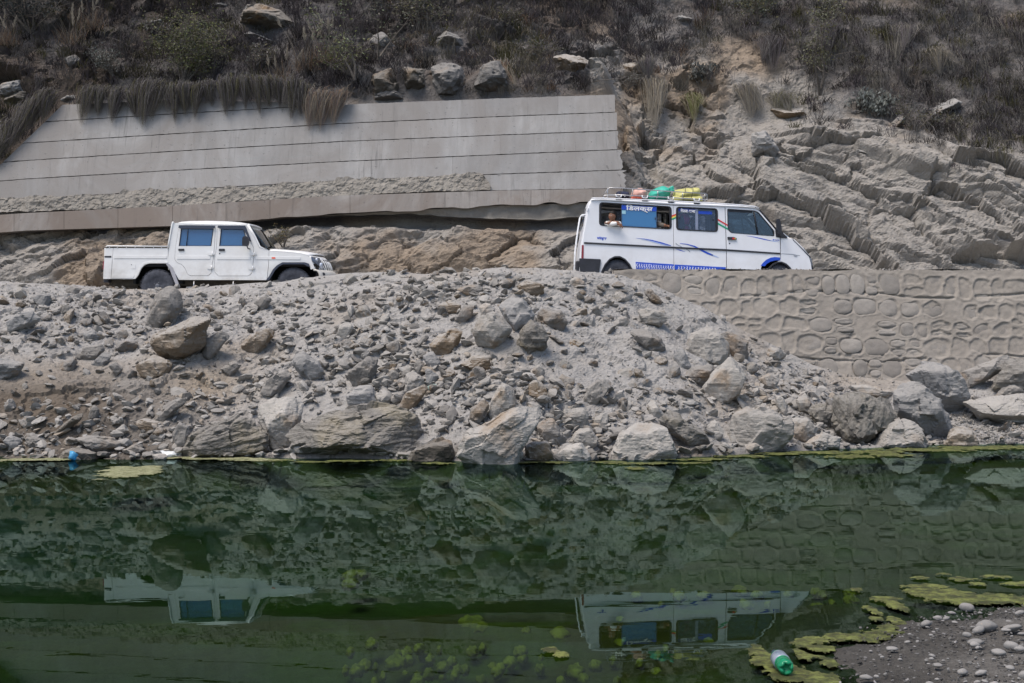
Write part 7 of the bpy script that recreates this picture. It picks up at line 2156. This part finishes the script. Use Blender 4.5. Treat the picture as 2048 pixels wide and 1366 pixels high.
algae_mat([(260, 946, 66, 13), (240, 940, 40, 7), (285, 938, 46, 6), (300, 947, 26, 6)], (.025, .06), 4, M_alg2, 'pale speckled algae raft below the bank at the left')
algae_mat([(60, 920, 66, 3.2), (120, 920, 30, 3), (-10, 922, 40, 3), (430, 918, 90, 3.2), (520, 921, 60, 3), (340, 917, 50, 2.5)], (.04, .05), 5, M_alg2, 'thin pale scum line along the water edge at the left')
algae_mat([(620, 925, 50, 2.2), (700, 923, 70, 2.0), (790, 922, 40, 2), (560, 922, 40, 2), (870, 928, 40, 2.5), (1050, 926, 40, 2.5), (1110, 926, 30, 2.5), (480, 921, 25, 2)], (.035, .05), 6, M_alg, 'olive algae line at the foot of the boulders in the middle')
algae_mat([(1230, 926, 50, 3), (1290, 928, 60, 3), (1270, 938, 24, 4), (1400, 920, 70, 3), (1480, 914, 60, 3), (1560, 909, 50, 3), (1640, 906, 70, 4), (1700, 914, 60, 5), (1750, 905, 80, 4), (1850, 901, 90, 4), (1780, 911, 50, 4), (1950, 897, 100, 4), (2050, 896, 90, 4), (1380, 928, 50, 2)],
          (.035, .05), 7, M_alg, 'yellow green algae band along the right water edge', hole=.55)
# soft clumps under the surface
M_sub = mat_algae('drowned algae', (.17, .14, .03), (.36, .29, .07), False)
r_ = np.random.default_rng(61)
VV, FF = [], []; off = 0
def clump(px, py, rx_, z, s=1.0):
    global off
    Y = FOC * (CAMH - z) / (py - RY); X = (px - RX) / FOC * Y; a = rx_ * Y / FOC
    V, F = ico(3); d = V * np.array([a, a * 1.9, .03 + .15 * a]); d *= (1 + .55 * fbm(V * 3.0 + px, 5, 5, .65))[:, None]
    VV.append(d + np.array([X, Y, z])); FF.append(F + off); off += len(V)
for (px, py, rr_) in [(705, 1152, 26), (700, 1168, 22), (722, 1150, 20), (945, 1246, 34), (958, 1256, 26), (1120, 1268, 26), (1052, 1264, 11), (945, 1304, 15), (1020, 1326, 18), (1045, 1318, 14), (1000, 1338, 12), (715, 1342, 18), (790, 1325, 24), (885, 1335, 16), (860, 1320, 12), (930, 1340, 12), (965, 1298, 10), (1150, 1346, 24), (1080, 1340, 12), (1240, 1290, 16)]:
    clump(px, py, rr_ * .8, -.14)
for k in range(90):
    px, py = r_.uniform(690, 1500), 1366 - abs(r_.normal(0, 55))
    if py < 1240 or px > 1480: continue
    clump(px, py, r_.uniform(5, 14), r_.uniform(-.28, -.10))
for k in range(60):
    px, py = r_.uniform(1240, 1720), r_.uniform(1180, 1366); clump(px, py, r_.uniform(6, 16), r_.uniform(-.30, -.2))
tag(obj('algae', mesh_np('algae', np.concatenate(VV), np.concatenate(FF), True, [M_sub])), 'blurred clumps of drowned algae under the pool surface', 'algae', kind='stuff')

# green bottle
def mat_plastic(name, c, rough=.12, tr=.45):
    t = NT(name); d = t.bsdf(c, rough, None, .5); x = t.n('ShaderNodeBsdfTransparent'); x.inputs[0].default_value = (*[min(1, v * 1.4 + .25) for v in c], 1)
    m = t.n('ShaderNodeMixShader'); m.inputs[0].default_value = tr; t.l(d.outputs[0], m.inputs[1]); t.l(x.outputs[0], m.inputs[2]); return t.done(m)
M_bot = mat_plastic('green bottle plastic', (.01, .30, .14), .15, .35)
nX, nY = W0(1534, 1297, .04); bX, bY = W0(1573, 1338, .05)
ax = Vector((nX - bX, nY - bY, .015)); LB = .33; e_s = .84
e = empty('plastic_bottle', (bX, bY, .055)); tag(e, 'green plastic bottle with a torn silvery label lying on the algae, base towards the viewer', 'bottle')
q_ = ax.to_track_quat('Y', 'Z'); e.rotation_euler = q_.to_euler(); e.scale = (e_s, 1.0, e_s)
R_ = .052
mb = MB(); mb.lathe([(.012, .02), (0, R_ * .6), (.006, R_ * .9), (.03, R_), (.07, R_), (.075, R_ * .96), (.08, R_), (.20, R_), (.235, R_ * .9), (.265, R_ * .62), (.29, R_ * .34), (.305, .0145), (.325, .0145)], 40)
me = mb.mesh('body', M_bot, True); V = np.array([v.co[:] for v in me.vertices])
an = np.arctan2(V[:, 2], V[:, 0]); pet = (V[:, 1] < .04); k = 1 - .12 * pet * (.5 + .5 * np.cos(an * 5)); V[:, 0] *= k; V[:, 2] *= k; V[:, 1] -= .012 * pet * np.abs(np.cos(an * 2.5)) * (np.hypot(V[:, 0], V[:, 2]) > .02)
me.vertices.foreach_set('co', V.astype(np.float32).ravel()); obj('bottle_body', me, e)
mb = MB(); mb.lathe([(.095, R_ + .0015), (.13, R_ + .003), (.16, R_ + .001), (.205, R_ + .002), (.205, R_ - .001), (.095, R_ - .001)], 40)
t = NT('torn label'); co = obj_co(t); c = t.mix(t.val(t.noise(co, 18, 3), .4, .6), (.12, .16, .21), (.25, .28, .33)); obj('label', mb.mesh('label', t.done(t.bsdf(c, .35, None, .5)), True), e)
mb = MB(); mb.lathe([(.312, .016), (.313, .0175), (.334, .0175), (.336, .014)], 24); mb.build('cap', mat_flat('dark cap', (.03, .04, .07), .4), e, smooth=True)
mb = MB(); mb.lathe([(.304, .0165), (.308, .0165)], 24); mb.build('cap_ring', mat_flat('pinkish ring', (.45, .25, .22), .4), e, smooth=True)
# blue cup, white plastic, clear bottle, scrap of green plastic
X, Y = W0(143, 921); e = empty('plastic_cup', (X, Y, .02), (math.radians(70), math.radians(25), .3)); tag(e, 'crumpled light blue plastic cup floating at the left water edge', 'cup')
mb = MB(); mb.lathe([(.0, .05), (.002, .055), (.06, .062), (.10, .07), (.10, .062), (.06, .056), (.004, .05)], 20); me = mb.mesh('cup', mat_plastic('blue plastic', (.10, .42, .70), .2, .35), True); V = np.array([v.co[:] for v in me.vertices]); V += .012 * np.stack([fbm(V * 20, 2, 1), fbm(V * 20, 2, 2), fbm(V * 20, 2, 3)], 1); me.vertices.foreach_set('co', V.astype(np.float32).ravel()); obj('cup_wall', me, e)
def sheet(name, px, py, w, h, mat, label, seed, cat):
    b = bank_at(px, py); Yb_ = min(b[1], W0(px, py)[1] + .3) if py > 880 else b[1]
    c = ray(px, py, Yb_ - .05); V, F = ico(4); V2 = V * np.array([w / 2, w / 3, h / 2]); V2 *= (1 + .28 * ridged(V * 2.4, 4, seed))[:, None]; V2[:, 2] += .02 * fbm(V * 5, 3, seed)
    return tag(obj(name, mesh_np(name, V2, F, True, [mat]), loc=c), label, cat)
sheet('plastic_bag', 332, 909, .42, .10, mat_flat('white plastic film', (.55, .57, .57), .4, .5, grain=.15), 'crumpled white plastic bag at the water edge on the left', 3, 'plastic bag')
sheet('plastic_scrap', 866, 776, .17, .10, mat_flat('pale green plastic', (.24, .32, .28), .5), 'pale green plastic scrap at the foot of the stone pile', 5, 'plastic scrap')
b = bank_at(1180, 852); e = empty('clear_bottle', tuple(np.array(ray(1179, 856, b[1] - .12))), (math.radians(72), 0, math.radians(160))); tag(e, 'ribbed clear plastic bottle with a blue cap stuck neck down between pale blocks', 'bottle')
M_cl = mat_plastic('cloudy clear plastic', (.50, .52, .54), .2, .35)
pr = [(.0, .025), (.01, .035)]
for k in range(7): pr += [(.02 + k * .022, .036), (.031 + k * .022, .031)]
pr += [(.175, .03), (.20, .015), (.215, .013)]
e.rotation_euler = (math.radians(-80), math.radians(14), 0)
mb = MB(); mb.lathe(pr, 24); mb.build('bottle_body', M_cl, e, smooth=True); mb = MB(); mb.lathe([(.208, .017), (.232, .017), (.234, .014)], 20); mb.build('cap', mat_flat('blue cap', (.05, .25, .6), .4), e, smooth=True)

# pebbles on the near shore, each one a stone you could pick up
peb = []
for i in range(9):
    V, F = ico(3); s = np.array([1, r_.uniform(.65, .95), r_.uniform(.38, .6)]); P3 = V * s * (1 + .20 * fbm(V * 1.2 + i * 5, 3, i) + .03 * fbm(V * 5, 2, i))[:, None]
    peb.append(mesh_np('pebble', P3, F, True, [M_pebble]))
def shore_z(X, Y): return float(bed_z(np.array([X]), np.array([Y]))[0])
def put(px, py, rx_, lab=None, grp=None, rot=None, dark=False):
    X, Y = W0(px, py)
    for _ in range(4): z = shore_z(X, Y) + .02; X, Y = W0(px, py, z)
    s = rx_ * .86 * Y / FOC
    o = obj('pebble', peb[r_.integers(9)], loc=(X, Y, z + s * .18)); o.scale = (s, s, s * 1.0); o.rotation_euler = (r_.normal(0, .15), r_.normal(0, .15), r_.uniform(-.6, .6) if rot is None else rot)
    tag(o, lab or 'light grey rounded pebble lying in the dark shore gravel', 'pebble', grp or ('pebbles on the near shore' if not lab else None))
put(1972, 1257, 26, 'largest pinkish white pebble, upper one of a touching pair on the shore'); put(1958, 1262, 16, 'cream pebble tucked under the left side of the largest pinkish one')
put(2023, 1260, 22, 'broad white pebble at the right edge beyond the pinkish pair'); put(1904, 1228, 11, 'small white pebble nearest the bright algae'); put(1876, 1238, 11, 'small pointed white pebble, left in the row of three')
put(1893, 1238, 9, 'small round white pebble, middle in the row of three'); put(1852, 1250, 15, 'flat pale pebble at the left end of the dry shore'); put(2022, 1295, 18, 'oval white pebble right, under the broad white one')
put(1997, 1308, 18, 'oval grey blue pebble near the right edge'); put(1950, 1288, 20, 'long thin pale pebble in the middle of the shore'); put(1875, 1332, 11, 'cream cube like pebble at the lower middle of the shore'); put(2040, 1300, 14, 'white pebble cut by the right edge of the photo')
put(1925, 1346, 14, 'pale pebble near the bottom edge, left of a row'); put(1962, 1348, 15, 'pale pebble near the bottom edge, centre of a row'); put(1933, 1218, 18, 'flat thin stone lying by the shore algae'); put(2040, 1228, 14, 'blue white pebble at the right edge near the algae')
n_ = 0
while n_ < 120:
    px, py = r_.uniform(1700, 2240), r_.uniform(1222, 1372); X, Y = W0(px, py)
    if X < float(shore_x(Y)) + .06: continue
    put(px, py, 2.6 + r_.exponential(3.0)); n_ += 1
C, Sz = [], []
while len(C) < 6000:
    Y = r_.uniform(6.9, 9.9); X = r_.uniform(1.6, 5.0)
    d = X - float(shore_x(Y))
    if d < -.35 or r_.random() > .35 + d: continue
    C.append(np.array([X, Y, shore_z(X, Y) + .018])); Sz.append(.004 + .014 * r_.random() ** 2)
t = NT('shore grit'); g_ = t.n('ShaderNodeNewGeometry'); c = t.ramp(g_.outputs['Random Per Island'], [(0, (.045, .043, .041)), (.6, (.09, .087, .083)), (.9, (.15, .147, .14)), (1, (.26, .25, .245))])
tag(obj('gravel', scatter_rocks('gravel', C, Sz, 1, 41, t.done(t.bsdf(c, .85, None, .2)), variants=6)), 'dark fine gravel of the near shore', 'gravel', kind='stuff')
# pale beach gravel under the right cliff stones
C, Sz = [], []
for k in range(1500):
    px, py = r_.uniform(1880, 2150), r_.uniform(822, 886); p = bank_at(px, py); C.append(p + np.array([0, 0, .01])); Sz.append(.015 + .04 * r_.random() ** 2)
tag(obj('gravel', scatter_rocks('gravel', C, Sz, 1, 42, M_rubble, variants=6)), 'pale gravel patch at the water edge on the far right', 'gravel', kind='stuff')
